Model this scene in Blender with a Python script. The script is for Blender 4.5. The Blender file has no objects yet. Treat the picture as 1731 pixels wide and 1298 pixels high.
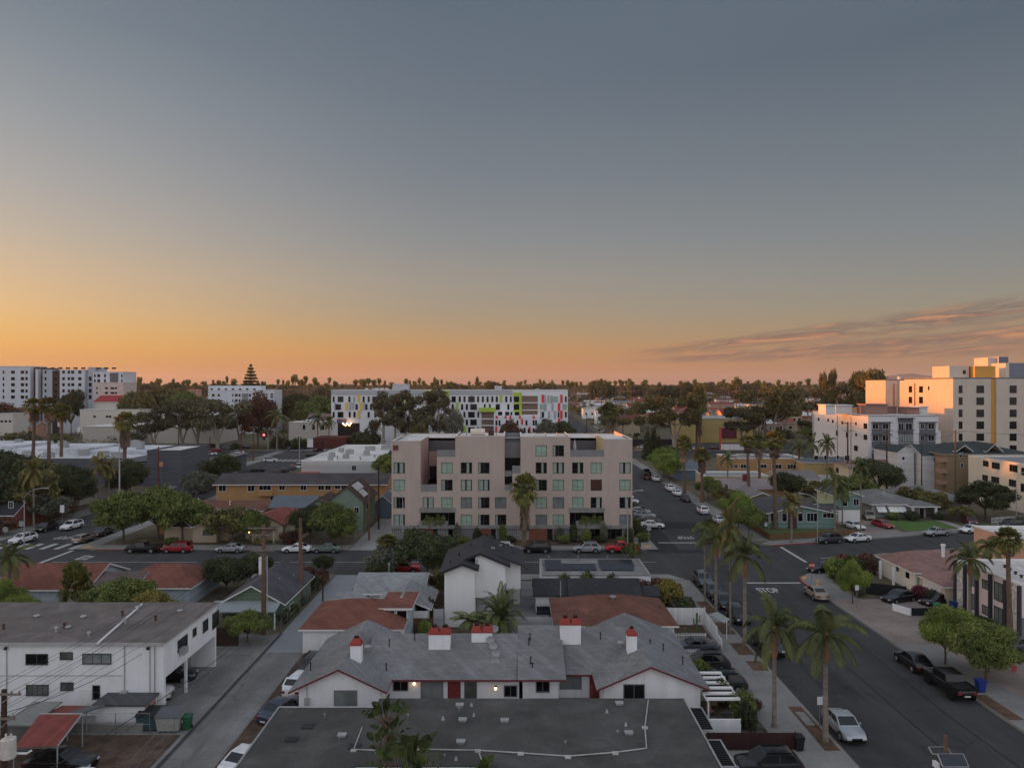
import bpy,math,random
import numpy as np
from math import sin,cos,pi,radians,hypot
from mathutils import Vector
RN=random.Random(11)
F,CX,CY,EYE=1240.0,865.5,650.0,27.0
sc=bpy.context.scene
COL=sc.collection
KIDS,ORG={},{}
def gp(px,py,z=0.0):
 d=(EYE-z)*F/(py-CY)
 return((px-CX)*d/F,d)
def xa(px,d):return(px-CX)*d/F
def za(py,d):return EYE-(py-CY)*d/F
# materials
def lin(c):
 return tuple(((v/255.0)/12.92 if v/255.0<=.04045 else((v/255.0+.055)/1.055)**2.4)for v in c)
def mute(c,k=.16):
 r,g,b=lin(c);y=.3*r+.59*g+.11*b
 return(r+(y-r)*k,g+(y-g)*k,b+(y-b)*k)
_M={}
class NT:
 def __init__(s,name):
  s.m=bpy.data.materials.new(name);s.m.use_nodes=True
  s.t=s.m.node_tree;s.b=s.t.nodes['Principled BSDF']
 def n(s,typ,ins=None,**kw):
  x=s.t.nodes.new(typ)
  for k,v in kw.items():setattr(x,k,v)
  for k,v in(ins or{}).items():
   if isinstance(v,bpy.types.NodeSocket):s.t.links.new(v,x.inputs[k])
   else:x.inputs[k].default_value=v
  return x
 def math(s,op,a,b=0.0):
  return s.n('ShaderNodeMath',{0:a,1:b},operation=op).outputs[0]
 def mix(s,f,a,b,blend='MIX'):
  x=s.n('ShaderNodeMix',None,data_type='RGBA',blend_type=blend)
  for i,v in((0,f),(6,a),(7,b)):
   if isinstance(v,bpy.types.NodeSocket):s.t.links.new(v,x.inputs[i])
   else:x.inputs[i].default_value=v if i==0 else(*v,1)[:4]
  return x.outputs[2]
 def rng(s,v,a,b,c=0.,d=1.):
  return s.n('ShaderNodeMapRange',{0:v,1:a,2:b,3:c,4:d}).outputs[0]
def mat(name,col,rough=.85,var=.16,scale=.6,pattern=None,spec=.25,metal=0.,grime=.0,emit=0.,p=(.3,.1),dark=.6,col2=None):
 key=(name,tuple(col),rough,pattern,emit,p)
 if key in _M:return _M[key]
 T=NT(name);c=mute(col)
 geo=T.n('ShaderNodeNewGeometry').outputs['Position']
 n1=T.n('ShaderNodeTexNoise',{'Vector':geo,'Scale':scale,'Detail':6.,'Roughness':.65}).outputs[0]
 v=T.rng(n1,.3,.7,1-var,1+var)
 n3=T.n('ShaderNodeTexNoise',{'Vector':geo,'Scale':scale*9,'Detail':3.}).outputs[0]
 v=T.math('MULTIPLY',v,T.rng(n3,.25,.75,1-var*.5,1+var*.5))
 base=tuple(c)
 colr=None
 if pattern:
  sp=T.n('ShaderNodeSeparateXYZ',{0:geo})
  u=T.math('ADD',sp.outputs[0],sp.outputs[1]);z=sp.outputs[2]
 if pattern=='shingle':
  uv=T.n('ShaderNodeCombineXYZ',{0:u,1:z}).outputs[0]
  b=T.n('ShaderNodeTexBrick',{'Vector':uv,'Color1':(*base,1),'Color2':(*[k*.8 for k in base],1),'Mortar':(*[k*dark for k in base],1),'Scale':1.,'Mortar Size':.012,'Brick Width':p[0],'Row Height':p[1]})
  colr=b.outputs[0]
  sv=T.n('ShaderNodeCombineXYZ',{0:T.math('MULTIPLY',u,1.1),1:T.math('MULTIPLY',z,.4)}).outputs[0]
  v=T.math('MULTIPLY',v,T.rng(T.n('ShaderNodeTexNoise',{'Vector':sv,'Scale':1.4,'Detail':4.}).outputs[0],.35,.7,.86,1.14))
  bl=T.n('ShaderNodeTexVoronoi',{'Vector':geo,'Scale':.33,'Randomness':1.}).outputs['Color']
  v=T.math('MULTIPLY',v,T.rng(T.n('ShaderNodeSeparateColor',{0:bl}).outputs[1],0.,1.,.9,1.1))
 elif pattern=='block':
  uv=T.n('ShaderNodeCombineXYZ',{0:u,1:z}).outputs[0]
  b=T.n('ShaderNodeTexBrick',{'Vector':uv,'Color1':(*[k*dark for k in base],1),'Color2':(*[k*dark*.7 for k in base],1),'Mortar':(*base,1),'Scale':1.,'Mortar Size':.07,'Mortar Smooth':.1,'Brick Width':p[0],'Row Height':p[1]},offset=0.)
  colr=b.outputs[0]
 elif pattern=='brick':
  uv=T.n('ShaderNodeCombineXYZ',{0:u,1:z}).outputs[0]
  b=T.n('ShaderNodeTexBrick',{'Vector':uv,'Color1':(*base,1),'Color2':(*[k*.72 for k in base],1),'Mortar':(*[k*1.25+.02 for k in base],1),'Scale':1.,'Mortar Size':.012,'Brick Width':p[0],'Row Height':p[1]})
  colr=b.outputs[0]
 elif pattern in('siding','boards','rib'):
  q=z if pattern=='siding' else(u if pattern=='boards' else sp.outputs[0])
  fr=T.math('FRACT',T.math('DIVIDE',q,p[0]))
  ln=T.rng(fr,0.,.16,dark,1.)
  cell=T.n('ShaderNodeTexWhiteNoise',{'W':T.math('FLOOR',T.math('DIVIDE',q,p[0]))},noise_dimensions='1D').outputs[0]
  v=T.math('MULTIPLY',v,T.math('MULTIPLY',ln,T.rng(cell,0.,1.,.86,1.1)))
 elif pattern=='patch':
  vo=T.n('ShaderNodeTexVoronoi',{'Vector':geo,'Scale':.22,'Randomness':1.}).outputs['Color']
  g=T.n('ShaderNodeSeparateColor',{0:vo}).outputs[0]
  v=T.math('MULTIPLY',v,T.rng(g,0.,1.,.86,1.12))
  pond=T.n('ShaderNodeTexNoise',{'Vector':geo,'Scale':.42,'Detail':5.,'Distortion':.6}).outputs[0];v=T.math('MULTIPLY',v,T.math('ADD',T.rng(pond,.54,.6,1.,1.16),T.rng(pond,.36,.42,-.14,0.)))
  fr=T.math('FRACT',T.math('DIVIDE',sp.outputs[1],1.0))
  wob=T.n('ShaderNodeTexNoise',{'Vector':geo,'Scale':.35}).outputs[0]
  seam=T.rng(fr,0.,.05,.82,1.)
  v=T.math('MULTIPLY',v,T.math('MAXIMUM',seam,T.rng(wob,.45,.55,0.,1.)))
 elif pattern=='paving':
  fx=T.math('FRACT',T.math('DIVIDE',sp.outputs[0],p[0]));fy=T.math('FRACT',T.math('DIVIDE',sp.outputs[1],p[1]))
  v=T.math('MULTIPLY',v,T.math('MINIMUM',T.rng(fx,0.,.03,dark,1.),T.rng(fy,0.,.03,dark,1.)))
  big=T.n('ShaderNodeTexNoise',{'Vector':geo,'Scale':.12,'Detail':4.}).outputs[0]
  v=T.math('MULTIPLY',v,T.rng(big,.35,.65,.8,1.12))
 elif pattern=='asphalt':
  st=T.n('ShaderNodeVectorMath',{0:geo,1:(1.,.12,1.)},operation='MULTIPLY').outputs[0]
  lane=T.n('ShaderNodeTexNoise',{'Vector':st,'Scale':.5,'Detail':5.}).outputs[0]
  v=T.math('MULTIPLY',v,T.rng(lane,.3,.7,.82,1.18))
  cr=T.n('ShaderNodeTexVoronoi',{'Vector':T.n('ShaderNodeVectorMath',{0:geo,1:T.n('ShaderNodeTexNoise',{'Vector':geo,'Scale':.8,'Detail':4.}).outputs['Color']},operation='ADD').outputs[0],'Scale':.16},feature='DISTANCE_TO_EDGE').outputs['Distance']
  gap=T.rng(T.n('ShaderNodeTexNoise',{'Vector':geo,'Scale':.09,'Detail':3.}).outputs[0],.48,.58,1.,0.);v=T.math('MULTIPLY',v,T.math('MAXIMUM',T.rng(cr,.0,.016,.7,1.),gap))
  oil=T.n('ShaderNodeTexNoise',{'Vector':st,'Scale':1.1,'Detail':2.}).outputs[0];v=T.math('MULTIPLY',v,T.rng(oil,.62,.72,1.,.74))
 elif pattern=='soil':
  big=T.n('ShaderNodeTexNoise',{'Vector':geo,'Scale':.5,'Detail':8.,'Roughness':.7}).outputs[0]
  colr=T.mix(T.rng(big,.4,.6,0.,1.),base,lin(col2)if col2 else[k*.6 for k in base])
 elif pattern=='stone':
  vo=T.n('ShaderNodeTexVoronoi',{'Vector':geo,'Scale':3.2})
  g=T.n('ShaderNodeSeparateColor',{0:vo.outputs['Color']}).outputs[0]
  ed=T.n('ShaderNodeTexVoronoi',{'Vector':geo,'Scale':3.2},feature='DISTANCE_TO_EDGE').outputs['Distance']
  v=T.math('MULTIPLY',v,T.math('MULTIPLY',T.rng(g,0.,1.,.6,1.15),T.rng(ed,0.,.06,.45,1.)))
 if grime:
  gz=T.n('ShaderNodeVectorMath',{0:geo,1:(1.6,1.6,.12)},operation='MULTIPLY').outputs[0]
  n2=T.n('ShaderNodeTexNoise',{'Vector':gz,'Scale':1.0,'Detail':5.,'Roughness':.6}).outputs[0]
  v=T.math('MULTIPLY',v,T.rng(n2,.42,.72,1.,1-grime))
 if colr is None:colr=(*base,1)
 vc=T.n('ShaderNodeCombineColor',{0:v,1:v,2:v}).outputs[0]
 x=T.n('ShaderNodeMix',None,data_type='RGBA',blend_type='MULTIPLY');x.inputs[0].default_value=1.
 if isinstance(colr,tuple):x.inputs[6].default_value=colr
 else:T.t.links.new(colr,x.inputs[6])
 T.t.links.new(vc,x.inputs[7])
 T.t.links.new(x.outputs[2],T.b.inputs['Base Color'])
 T.b.inputs['Roughness'].default_value=rough;T.b.inputs['Specular IOR Level'].default_value=spec;T.b.inputs['Metallic'].default_value=metal
 if emit:
  T.b.inputs['Emission Color'].default_value=(*base,1);T.b.inputs['Emission Strength'].default_value=emit
 _M[key]=T.m
 return T.m
def leafmat(name,c1,c2,rough=.7,trans=.15):
 if name in _M:return _M[name]
 T=NT(name)
 g=T.n('ShaderNodeNewGeometry');rnd=g.outputs['Random Per Island']
 oi=T.n('ShaderNodeObjectInfo').outputs['Random']
 nz=T.n('ShaderNodeTexNoise',{'Vector':g.outputs['Position'],'Scale':.55,'Detail':3.}).outputs[0]
 f=T.math('ADD',T.math('MULTIPLY',rnd,.6),T.rng(nz,.34,.66,-.12,.6))
 c=T.mix(f,mute(c1),mute(c2))
 k=T.rng(oi,0.,1.,.8,1.2)
 c=T.mix(1.,c,T.n('ShaderNodeCombineColor',{0:k,1:k,2:k}).outputs[0],'MULTIPLY')
 T.t.links.new(c,T.b.inputs['Base Color'])
 T.b.inputs['Roughness'].default_value=rough;T.b.inputs['Specular IOR Level'].default_value=.2
 if trans:
  tr=T.n('ShaderNodeBsdfTranslucent',{0:c})
  mx=T.n('ShaderNodeMixShader',{0:trans,1:T.b.outputs[0],2:tr.outputs[0]})
  T.t.links.new(mx.outputs[0],T.t.nodes['Material Output'].inputs[0])
 _M[name]=T.m
 return T.m
def paint(name,col,rough=.25,metal=.0,coat=.6):
 key=('paint',tuple(col),metal)
 if key in _M:return _M[key]
 T=NT(name);c=lin(col)
 g=T.n('ShaderNodeNewGeometry').outputs['Position']
 n=T.n('ShaderNodeTexNoise',{'Vector':g,'Scale':1.3,'Detail':4.}).outputs[0]
 T.t.links.new(T.mix(T.rng(n,.35,.65,0.,1.),[k*.86 for k in c],[min(1,k*1.06)for k in c]),T.b.inputs['Base Color'])
 T.t.links.new(T.rng(n,.3,.7,rough,rough+.18),T.b.inputs['Roughness'])
 T.b.inputs['Metallic'].default_value=metal;T.b.inputs['Coat Weight'].default_value=coat;T.b.inputs['Coat Roughness'].default_value=.12
 _M[key]=T.m
 return T.m
def glassmat(name,col,rough=.08,spec=.5,var=.3):
 key=('glass',name)
 if key in _M:return _M[key]
 T=NT(name);c=lin(col)
 g=T.n('ShaderNodeNewGeometry').outputs['Position']
 n=T.n('ShaderNodeTexNoise',{'Vector':g,'Scale':.7,'Detail':2.}).outputs[0]
 T.t.links.new(T.mix(T.rng(n,.35,.65,0.,1.),[k*(1-var)for k in c],[k*(1+var)for k in c]),T.b.inputs['Base Color'])
 T.b.inputs['Roughness'].default_value=rough;T.b.inputs['Specular IOR Level'].default_value=spec
 _M[key]=T.m
 return T.m
# mesh builder
class MB:
 def __init__(s):s.v=[];s.f=[];s.m=[]
 def face(s,pts,mi=0):
  i=len(s.v);s.v.extend(pts);s.f.append(tuple(range(i,i+len(pts))));s.m.append(mi);return s
 def box(s,x0,x1,y0,y1,z0,z1,mi=0,top=None):
  if x0>x1:x0,x1=x1,x0
  if y0>y1:y0,y1=y1,y0
  i=len(s.v)
  s.v+=[(x0,y0,z0),(x1,y0,z0),(x1,y1,z0),(x0,y1,z0),(x0,y0,z1),(x1,y0,z1),(x1,y1,z1),(x0,y1,z1)]
  s.f+=[(i,i+3,i+2,i+1),(i+4,i+5,i+6,i+7),(i,i+1,i+5,i+4),(i+1,i+2,i+6,i+5),(i+2,i+3,i+7,i+6),(i+3,i,i+4,i+7)]
  s.m+=[mi,mi if top is None else top,mi,mi,mi,mi];return s
 def obox(s,c,dx,dy,z0,z1,ang=0.,mi=0):
  ca,sa=cos(ang),sin(ang);P=[]
  for z in(z0,z1):
   for a,b in((-1,-1),(1,-1),(1,1),(-1,1)):
    x,y=a*dx/2,b*dy/2;P.append((c[0]+x*ca-y*sa,c[1]+x*sa+y*ca,z))
  i=len(s.v);s.v+=P
  s.f+=[(i,i+3,i+2,i+1),(i+4,i+5,i+6,i+7),(i,i+1,i+5,i+4),(i+1,i+2,i+6,i+5),(i+2,i+3,i+7,i+6),(i+3,i,i+4,i+7)]
  s.m+=[mi]*6;return s
 def prism(s,pts,z0,z1,mi=0,top=None):
  n=len(pts);i=len(s.v)
  s.v+=[(p[0],p[1],z0)for p in pts]+[(p[0],p[1],z1)for p in pts]
  s.f.append(tuple(range(i+n-1,i-1,-1)));s.m.append(mi)
  s.f.append(tuple(range(i+n,i+2*n)));s.m.append(mi if top is None else top)
  for k in range(n):
   j=(k+1)%n;s.f.append((i+k,i+j,i+n+j,i+n+k));s.m.append(mi)
  return s
 def tube(s,pts,rad,n=6,mi=0,caps=True):
  pts=[Vector(p)for p in pts];rad=rad if isinstance(rad,(list,tuple))else[rad]*len(pts)
  base=len(s.v)
  for k,p in enumerate(pts):
   d=(pts[min(k+1,len(pts)-1)]-pts[max(k-1,0)]).normalized()
   a=d.cross(Vector((0,0,1))if abs(d.z)<.95 else Vector((1,0,0))).normalized();b=d.cross(a)
   for q in range(n):
    t=2*pi*q/n;w=p+(a*cos(t)+b*sin(t))*rad[k];s.v.append(tuple(w))
  for k in range(len(pts)-1):
   for q in range(n):
    r=(q+1)%n
    s.f.append((base+k*n+q,base+(k+1)*n+q,base+(k+1)*n+r,base+k*n+r));s.m.append(mi)
  if caps:
   s.f.append(tuple(base+q for q in range(n)));s.m.append(mi)
   e=base+(len(pts)-1)*n
   s.f.append(tuple(e+q for q in range(n-1,-1,-1)));s.m.append(mi)
  return s
 def ball(s,c,r,mi=0,n=8,m=5,sz=1.):
  rings=[[(c[0]+r*sin(pi*j/m)*cos(2*pi*i/n),c[1]+r*sin(pi*j/m)*sin(2*pi*i/n),c[2]+r*sz*cos(pi*j/m))for i in range(n)]for j in range(m+1)]
  b=len(s.v)
  for q in rings:s.v+=q
  for j in range(m):
   for i in range(n):
    k=(i+1)%n;s.f.append((b+j*n+i,b+(j+1)*n+i,b+(j+1)*n+k,b+j*n+k));s.m.append(mi)
  return s
 def mesh(s,name,org=(0,0,0),smooth=None):
  me=bpy.data.meshes.new(name)
  me.from_pydata([(x-org[0],y-org[1],z-org[2])for x,y,z in s.v],[],s.f)
  if any(s.m):me.polygons.foreach_set('material_index',s.m)
  if smooth is not None:
   me.polygons.foreach_set('use_smooth',[True]*len(s.f));me.update()
   me.set_sharp_from_angle(angle=radians(smooth))
  me.update();return me
def link(name,me,mats,parent=None,smooth=None):
 o=bpy.data.objects.new(name,me);COL.objects.link(o)
 for m in(mats if isinstance(mats,(list,tuple))else[mats]):
  if len(me.materials)<(len(mats)if isinstance(mats,(list,tuple))else 1):me.materials.append(m)
 if parent is not None:
  o.parent=parent;KIDS.setdefault(parent.name,[]).append(o);ORG[o.name]=ORG.get(parent.name,(0,0,0))
 return o
def part(name,mb,mats,parent,smooth=None):
 return link(name,mb.mesh(name,ORG.get(parent.name,(0,0,0)),smooth),mats,parent)
def tag(o,label=None,cat=None,group=None,kind=None):
 if label:o['label']=label
 if cat:o['category']=cat
 if group:o['group']=group
 if kind:o['kind']=kind
 return o
def thing(name,label,cat,loc=(0,0,0),group=None):
 o=bpy.data.objects.new(name,None);o.empty_display_size=.2;COL.objects.link(o);o.location=loc
 ORG[o.name]=tuple(loc);return tag(o,label,cat,group)
def single(name,mb,mats,label,cat,group=None,smooth=None,base=None):
 if base is None:
  a=np.array(mb.v);base=(float((a[:,0].min()+a[:,0].max())/2),float((a[:,1].min()+a[:,1].max())/2),float(a[:,2].min()))
 o=link(name,mb.mesh(name,base,smooth),mats);o.location=base;return tag(o,label,cat,group)
def struct(name,mb,mats,kind='structure'):
 o=link(name,mb.mesh(name),mats);return tag(o,kind=kind)
def dup(root,loc,rotz=0.,label=None,group=None,cat=None,scale=None,swap=None):
 """a copy of a thing with copies of its parts and sub-parts; SWAP = {material: other material}"""
 def cp(o,par):
  c=o.copy();COL.objects.link(c)
  if par is not None:c.parent=par;KIDS.setdefault(par.name,[]).append(c)
  if swap and c.type=='MESH':
   for i,sl in enumerate(c.material_slots):
    if sl.material in swap:
     nm=swap[sl.material];sl.link='OBJECT';sl.material=nm
  for k in KIDS.get(o.name,()):cp(k,c)
  return c
 r=cp(root,None);r.location=loc;r.rotation_euler=(0,0,rotz)
 if scale is not None:r.scale=scale if isinstance(scale,tuple)else(scale,)*3
 return tag(r,label,cat,group)
_PROTO_USED={}
def place(proto,loc,rotz=0.,label=None,group=None,cat=None,scale=None,swap=None):
 """the first use moves the prototype itself, every later one copies it"""
 src=PROTO[proto]
 if proto not in _PROTO_USED:
  _PROTO_USED[proto]=src
  base=src
 return dup(src,loc,rotz,label,group,cat,scale,swap)
PROTO={}
def drop_protos():
 for o in list(PROTO.values()):
  stack=[o];alls=[]
  while stack:
   q=stack.pop();alls.append(q);stack+=[k for k in KIDS.get(q.name,())]
  for q in alls:bpy.data.objects.remove(q)
 PROTO.clear()
# faces, windows, roofs
def fpt(face,pos,a,n,z):
 if face=='f':return(a,pos-n,z)
 if face=='b':return(a,pos+n,z)
 if face=='l':return(pos-n,a,z)
 return(pos+n,a,z)
def fbox(mb,face,pos,a0,a1,n0,n1,z0,z1,mi=0):
 p,q=fpt(face,pos,a0,n0,z0),fpt(face,pos,a1,n1,z1)
 return mb.box(p[0],q[0],p[1],q[1],z0,z1,mi)
def fpix(face,pos,px0,py0,px1,py1):
 """photo rectangle on a wall -> (a0, a1, z0, z1) in metres"""
 if face in 'fb':
  return(xa(px0,pos),xa(px1,pos),za(py1,pos),za(py0,pos))
 da,db=pos*F/(px0-CX),pos*F/(px1-CX);dm=(da+db)/2
 return(min(da,db),max(da,db),za(py1,dm),za(py0,dm))
def window(parent,face,pos,a0,a1,z0,z1,fm,gm,bars=1,rows=0,fw=.07,out=.05,name='window',sill=False):
 a0,a1=min(a0,a1),max(a0,a1)
 m=MB()
 fbox(m,face,pos,a0-fw,a1+fw,-.02,out,z1,z1+fw);fbox(m,face,pos,a0-fw,a1+fw,-.02,out+(.05 if sill else 0),z0-fw,z0)
 fbox(m,face,pos,a0-fw,a0,-.02,out,z0,z1);fbox(m,face,pos,a1,a1+fw,-.02,out,z0,z1)
 w=fw*.6
 for k in range(bars):
  a=a0+(a1-a0)*(k+1)/(bars+1);fbox(m,face,pos,a-w/2,a+w/2,-.02,out-.012,z0,z1)
 for k in range(rows):
  z=z0+(z1-z0)*(k+1)/(rows+1);fbox(m,face,pos,a0,a1,-.02,out-.016,z-w/2,z+w/2)
 wn=part(name,m,fm,parent)
 g=MB();fbox(g,face,pos,a0+.002,a1-.002,-.02,.015,z0+.002,z1-.002)
 part('pane',g,gm,wn)
 return wn
def door(parent,face,pos,a0,a1,z0,z1,dm,fm,name='door',knob=True):
 m=MB();fbox(m,face,pos,a0,a1,-.02,.03,z0,z1)
 d=part(name,m,dm,parent)
 m=MB();f=.08
 fbox(m,face,pos,a0-f,a0,-.02,.05,z0,z1);fbox(m,face,pos,a1,a1+f,-.02,.05,z0,z1);fbox(m,face,pos,a0-f,a1+f,-.02,.05,z1,z1+f)
 part('door_frame',m,fm,d)
 if knob:
  m=MB();m.ball(fpt(face,pos,a1-.12,.08,z0+1.0),.045,n=6,m=4);part('handle',m,STEEL,d)
 return d
def wall_holes(mb,face,pos,a0,a1,z0,z1,holes,depth=.2,mi=0,mr=0):
 hs=[(max(h[0],a0),min(h[1],a1),max(h[2],z0),min(h[3],z1))for h in holes]
 hs=[h for h in hs if h[1]-h[0]>.01 and h[3]-h[2]>.01]
 A=sorted({a0,a1,*[h[0]for h in hs],*[h[1]for h in hs]});Z=sorted({z0,z1,*[h[2]for h in hs],*[h[3]for h in hs]})
 for i in range(len(A)-1):
  for j in range(len(Z)-1):
   am,zm=(A[i]+A[i+1])/2,(Z[j]+Z[j+1])/2
   if any(h[0]<am<h[1]and h[2]<zm<h[3]for h in hs):continue
   q=[(A[i],Z[j]),(A[i+1],Z[j]),(A[i+1],Z[j+1]),(A[i],Z[j+1])]
   if face in 'lb':q.reverse()
   mb.face([fpt(face,pos,a,0,z)for a,z in q],mi)
 for h in hs:
  e=[]
  if h[0]>a0:e.append(((h[0],h[2]),(h[0],h[3])))
  if h[1]<a1:e.append(((h[1],h[3]),(h[1],h[2])))
  if h[2]>z0:e.append(((h[1],h[2]),(h[0],h[2])))
  if h[3]<z1:e.append(((h[0],h[3]),(h[1],h[3])))
  for p,q in e:
   mb.face([fpt(face,pos,p[0],0,p[1]),fpt(face,pos,p[0],-depth,p[1]),fpt(face,pos,q[0],-depth,q[1]),fpt(face,pos,q[0],0,q[1])],mr)
def gable_roof(mb,x0,x1,y0,y1,ze,zr,ax='y',oh=.45,t=.16,xr=None,ohe=None):
 """ridge along AX; material 0 covering, 1 trim"""
 ohe=oh if ohe is None else ohe
 if ax=='y':
  lo,hi,e0,e1=x0,x1,y0-ohe,y1+ohe;c=(lo+hi)/2 if xr is None else xr
 else:
  lo,hi,e0,e1=y0,y1,x0-ohe,x1+ohe;c=(lo+hi)/2 if xr is None else xr
 s0,s1=(zr-ze)/(c-lo),(zr-ze)/(hi-c)
 prof=[(lo-oh,ze-oh*s0),(c,zr),(hi+oh,ze-oh*s1)]
 P=(lambda a,e,z:(a,e,z))if ax=='y' else(lambda a,e,z:(e,a,z))
 up=.12
 for(a,za_),(b,zb_)in((prof[0],prof[1]),(prof[1],prof[2])):
  q=[P(a,e0,za_+up),P(b,e0,zb_+up),P(b,e1,zb_+up),P(a,e1,za_+up)]
  mb.face(q if ax=='x' else q[::-1],0)
  q=[P(a,e0,za_+up-t),P(b,e0,zb_+up-t),P(b,e1,zb_+up-t),P(a,e1,za_+up-t)]
  mb.face(q,1)
  for e in(e0,e1):mb.face([P(a,e,za_+up-t),P(b,e,zb_+up-t),P(b,e,zb_+up),P(a,e,za_+up)],1)
 for a,z in(prof[0],prof[2]):mb.face([P(a,e0,z+up-t),P(a,e1,z+up-t),P(a,e1,z+up),P(a,e0,z+up)],1)
def hip_roof(mb,x0,x1,y0,y1,ze,zr,ax='x',oh=.45,t=.16,inset=None):
 x0-=oh;x1+=oh;y0-=oh;y1+=oh
 w=min(x1-x0,y1-y0)/2 if inset is None else inset
 cx,cy=(x0+x1)/2,(y0+y1)/2
 if ax=='x':r0,r1=(min(x0+w,cx),cy,zr),(max(x1-w,cx),cy,zr)
 else:r0,r1=(cx,min(y0+w,cy),zr),(cx,max(y1-w,cy),zr)
 a,b,c,d=(x0,y0,ze),(x1,y0,ze),(x1,y1,ze),(x0,y1,ze)
 if ax=='x':
  for q in([a,b,r1,r0],[c,d,r0,r1],[b,c,r1],[d,a,r0]):mb.face(q,0)
 else:
  for q in([b,c,r1,r0],[d,a,r0,r1],[a,b,r0],[c,d,r1]):mb.face(q,0)
 lo=[(p[0],p[1],ze-t)for p in(a,b,c,d)];up=[a,b,c,d]
 for k in range(4):mb.face([lo[k],lo[(k+1)%4],up[(k+1)%4],up[k]],1)
 mb.face(lo[::-1],1)
def walls(mb,x0,x1,y0,y1,z0,z1,mi=0,gable=None,zr=None,xr=None):
 """four wall sheets and, with GABLE = ridge axis, the two triangles"""
 mb.face([(x0,y0,z0),(x1,y0,z0),(x1,y0,z1),(x0,y0,z1)],mi);mb.face([(x1,y0,z0),(x1,y1,z0),(x1,y1,z1),(x1,y0,z1)],mi)
 mb.face([(x1,y1,z0),(x0,y1,z0),(x0,y1,z1),(x1,y1,z1)],mi);mb.face([(x0,y1,z0),(x0,y0,z0),(x0,y0,z1),(x0,y1,z1)],mi)
 if gable=='y':
  c=(x0+x1)/2 if xr is None else xr
  mb.face([(x0,y0,z1),(x1,y0,z1),(c,y0,zr)],mi);mb.face([(x1,y1,z1),(x0,y1,z1),(c,y1,zr)],mi)
 elif gable=='x':
  c=(y0+y1)/2 if xr is None else xr
  mb.face([(x1,y0,z1),(x1,y1,z1),(x1,c,zr)],mi);mb.face([(x0,y1,z1),(x0,y0,z1),(x0,c,zr)],mi)
def add_wins(root,x0,x1,y0,y1,wins,fm,gm):
 """wins: (face, px0, py0, px1, py1[, bars[, rows[, glass]]]) in photo pixels"""
 for w in wins:
  face=w[0];pos={'f':y0,'b':y1,'l':x0,'r':x1}[face]
  a0,a1,z0,z1=fpix(face,pos,*w[1:5])
  window(root,face,pos,a0,a1,z0,z1,fm,w[7]if len(w)>7 else gm,w[5]if len(w)>5 else 1,w[6]if len(w)>6 else 0)
def house(label,x0,x1,y0,y1,ze,zr,ax,wall,roof,trim,kind='gable',oh=.45,wins=(),name='house',cat='house',group=None,xr=None,fm=None,gm=None,z0=0.,par=.35,roofpart=True,ohe=None,inset=None):
 root=thing(name,label,cat,((x0+x1)/2,(y0+y1)/2,z0),group)
 m=MB()
 walls(m,x0,x1,y0,y1,z0,ze,0,ax if kind=='gable' else None,zr,xr)
 wl=part('wall',m,wall,root)
 m=MB()
 if kind=='gable':gable_roof(m,x0,x1,y0,y1,ze,zr,ax,oh,xr=xr,ohe=ohe)
 elif kind=='hip':hip_roof(m,x0,x1,y0,y1,ze+.05,zr,ax,oh,inset=inset)
 else:
  m.box(x0+.2,x1-.2,y0+.2,y1-.2,ze-.6,ze-par,0)
  for q in((x0-.03,x1+.03,y0-.03,y0+.22),(x0-.03,x1+.03,y1-.22,y1+.03),(x0-.03,x0+.22,y0+.22,y1-.22),(x1-.22,x1+.03,y0+.22,y1-.22)):
   m.box(*q,ze-.12,ze+.06,1)
  m.box(x0+.02,x1-.02,y0+.05,y0+.2,ze-.6,ze-.121,1);m.box(x0+.02,x1-.02,y1-.2,y1-.05,ze-.6,ze-.121,1)
  m.box(x0+.05,x0+.2,y0+.2,y1-.2,ze-.6,ze-.121,1);m.box(x1-.2,x1-.05,y0+.2,y1-.2,ze-.6,ze-.121,1)
 rf=part('roof',m,[roof,trim],root)
 add_wins(root,x0,x1,y0,y1,wins,fm or trim,gm or GLASS)
 root_parts[root.name]=(wl,rf)
 return root
root_parts={}
def vent(root,x,y,z,h=.45,r=.06,m=None,name='roof_vent',cap=True):
 b=MB();b.tube([(x,y,z-.15),(x,y,z+h)],r,7)
 if cap:b.tube([(x,y,z+h),(x,y,z+h+.08)],[r*2,r*1.6],8)
 return part(name,b,m or STEEL,root)
def hvac(root,x,y,z,w=1.2,d=1.0,h=.9,m=None):
 b=MB();b.box(x-w/2,x+w/2,y-d/2,y+d/2,z,z+h);b.box(x-w/2-.04,x+w/2+.04,y-d/2-.04,y+d/2+.04,z+h,z+h+.06)
 b.tube([(x,y,z+h+.06),(x,y,z+h+.16)],w*.32,10)
 for k in range(4):b.box(x-w/2+.06,x+w/2-.06,y-d/2-.015,y-d/2,z+.12+k*.18,z+.2+k*.18)
 return part('air_conditioner',b,m or GALV,root)
STEEL=mat('galvanised steel',(150,150,150),.4,metal=.7,spec=.5)
GALV=mat('sheet metal',(165,166,164),.5,metal=.2,grime=.2)
DARKMETAL=mat('dark metal',(45,45,47),.5,metal=.3)
GLASS=glassmat('window glass',(18,22,26),.08,.32)
GLASS2=glassmat('window glass with blind',(92,96,92),.15)
GLASSG=glassmat('window glass with pale green curtain',(150,172,155),.2,var=.1)
GLASSW=glassmat('window glass with grey curtain',(118,124,122),.15,var=.2)
CARGLASS=glassmat('car window glass',(14,17,20),.05,.6)
WHITE=mat('white paint',(226,224,220),.7,.05)
STUCCO_W=mat('white stucco',(230,230,230),.9,.07,.5,grime=.1)
CONC=mat('concrete paving',(134,131,127),.9,.14,.4,'paving',p=(1.5,1.5),dark=.72)
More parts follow.
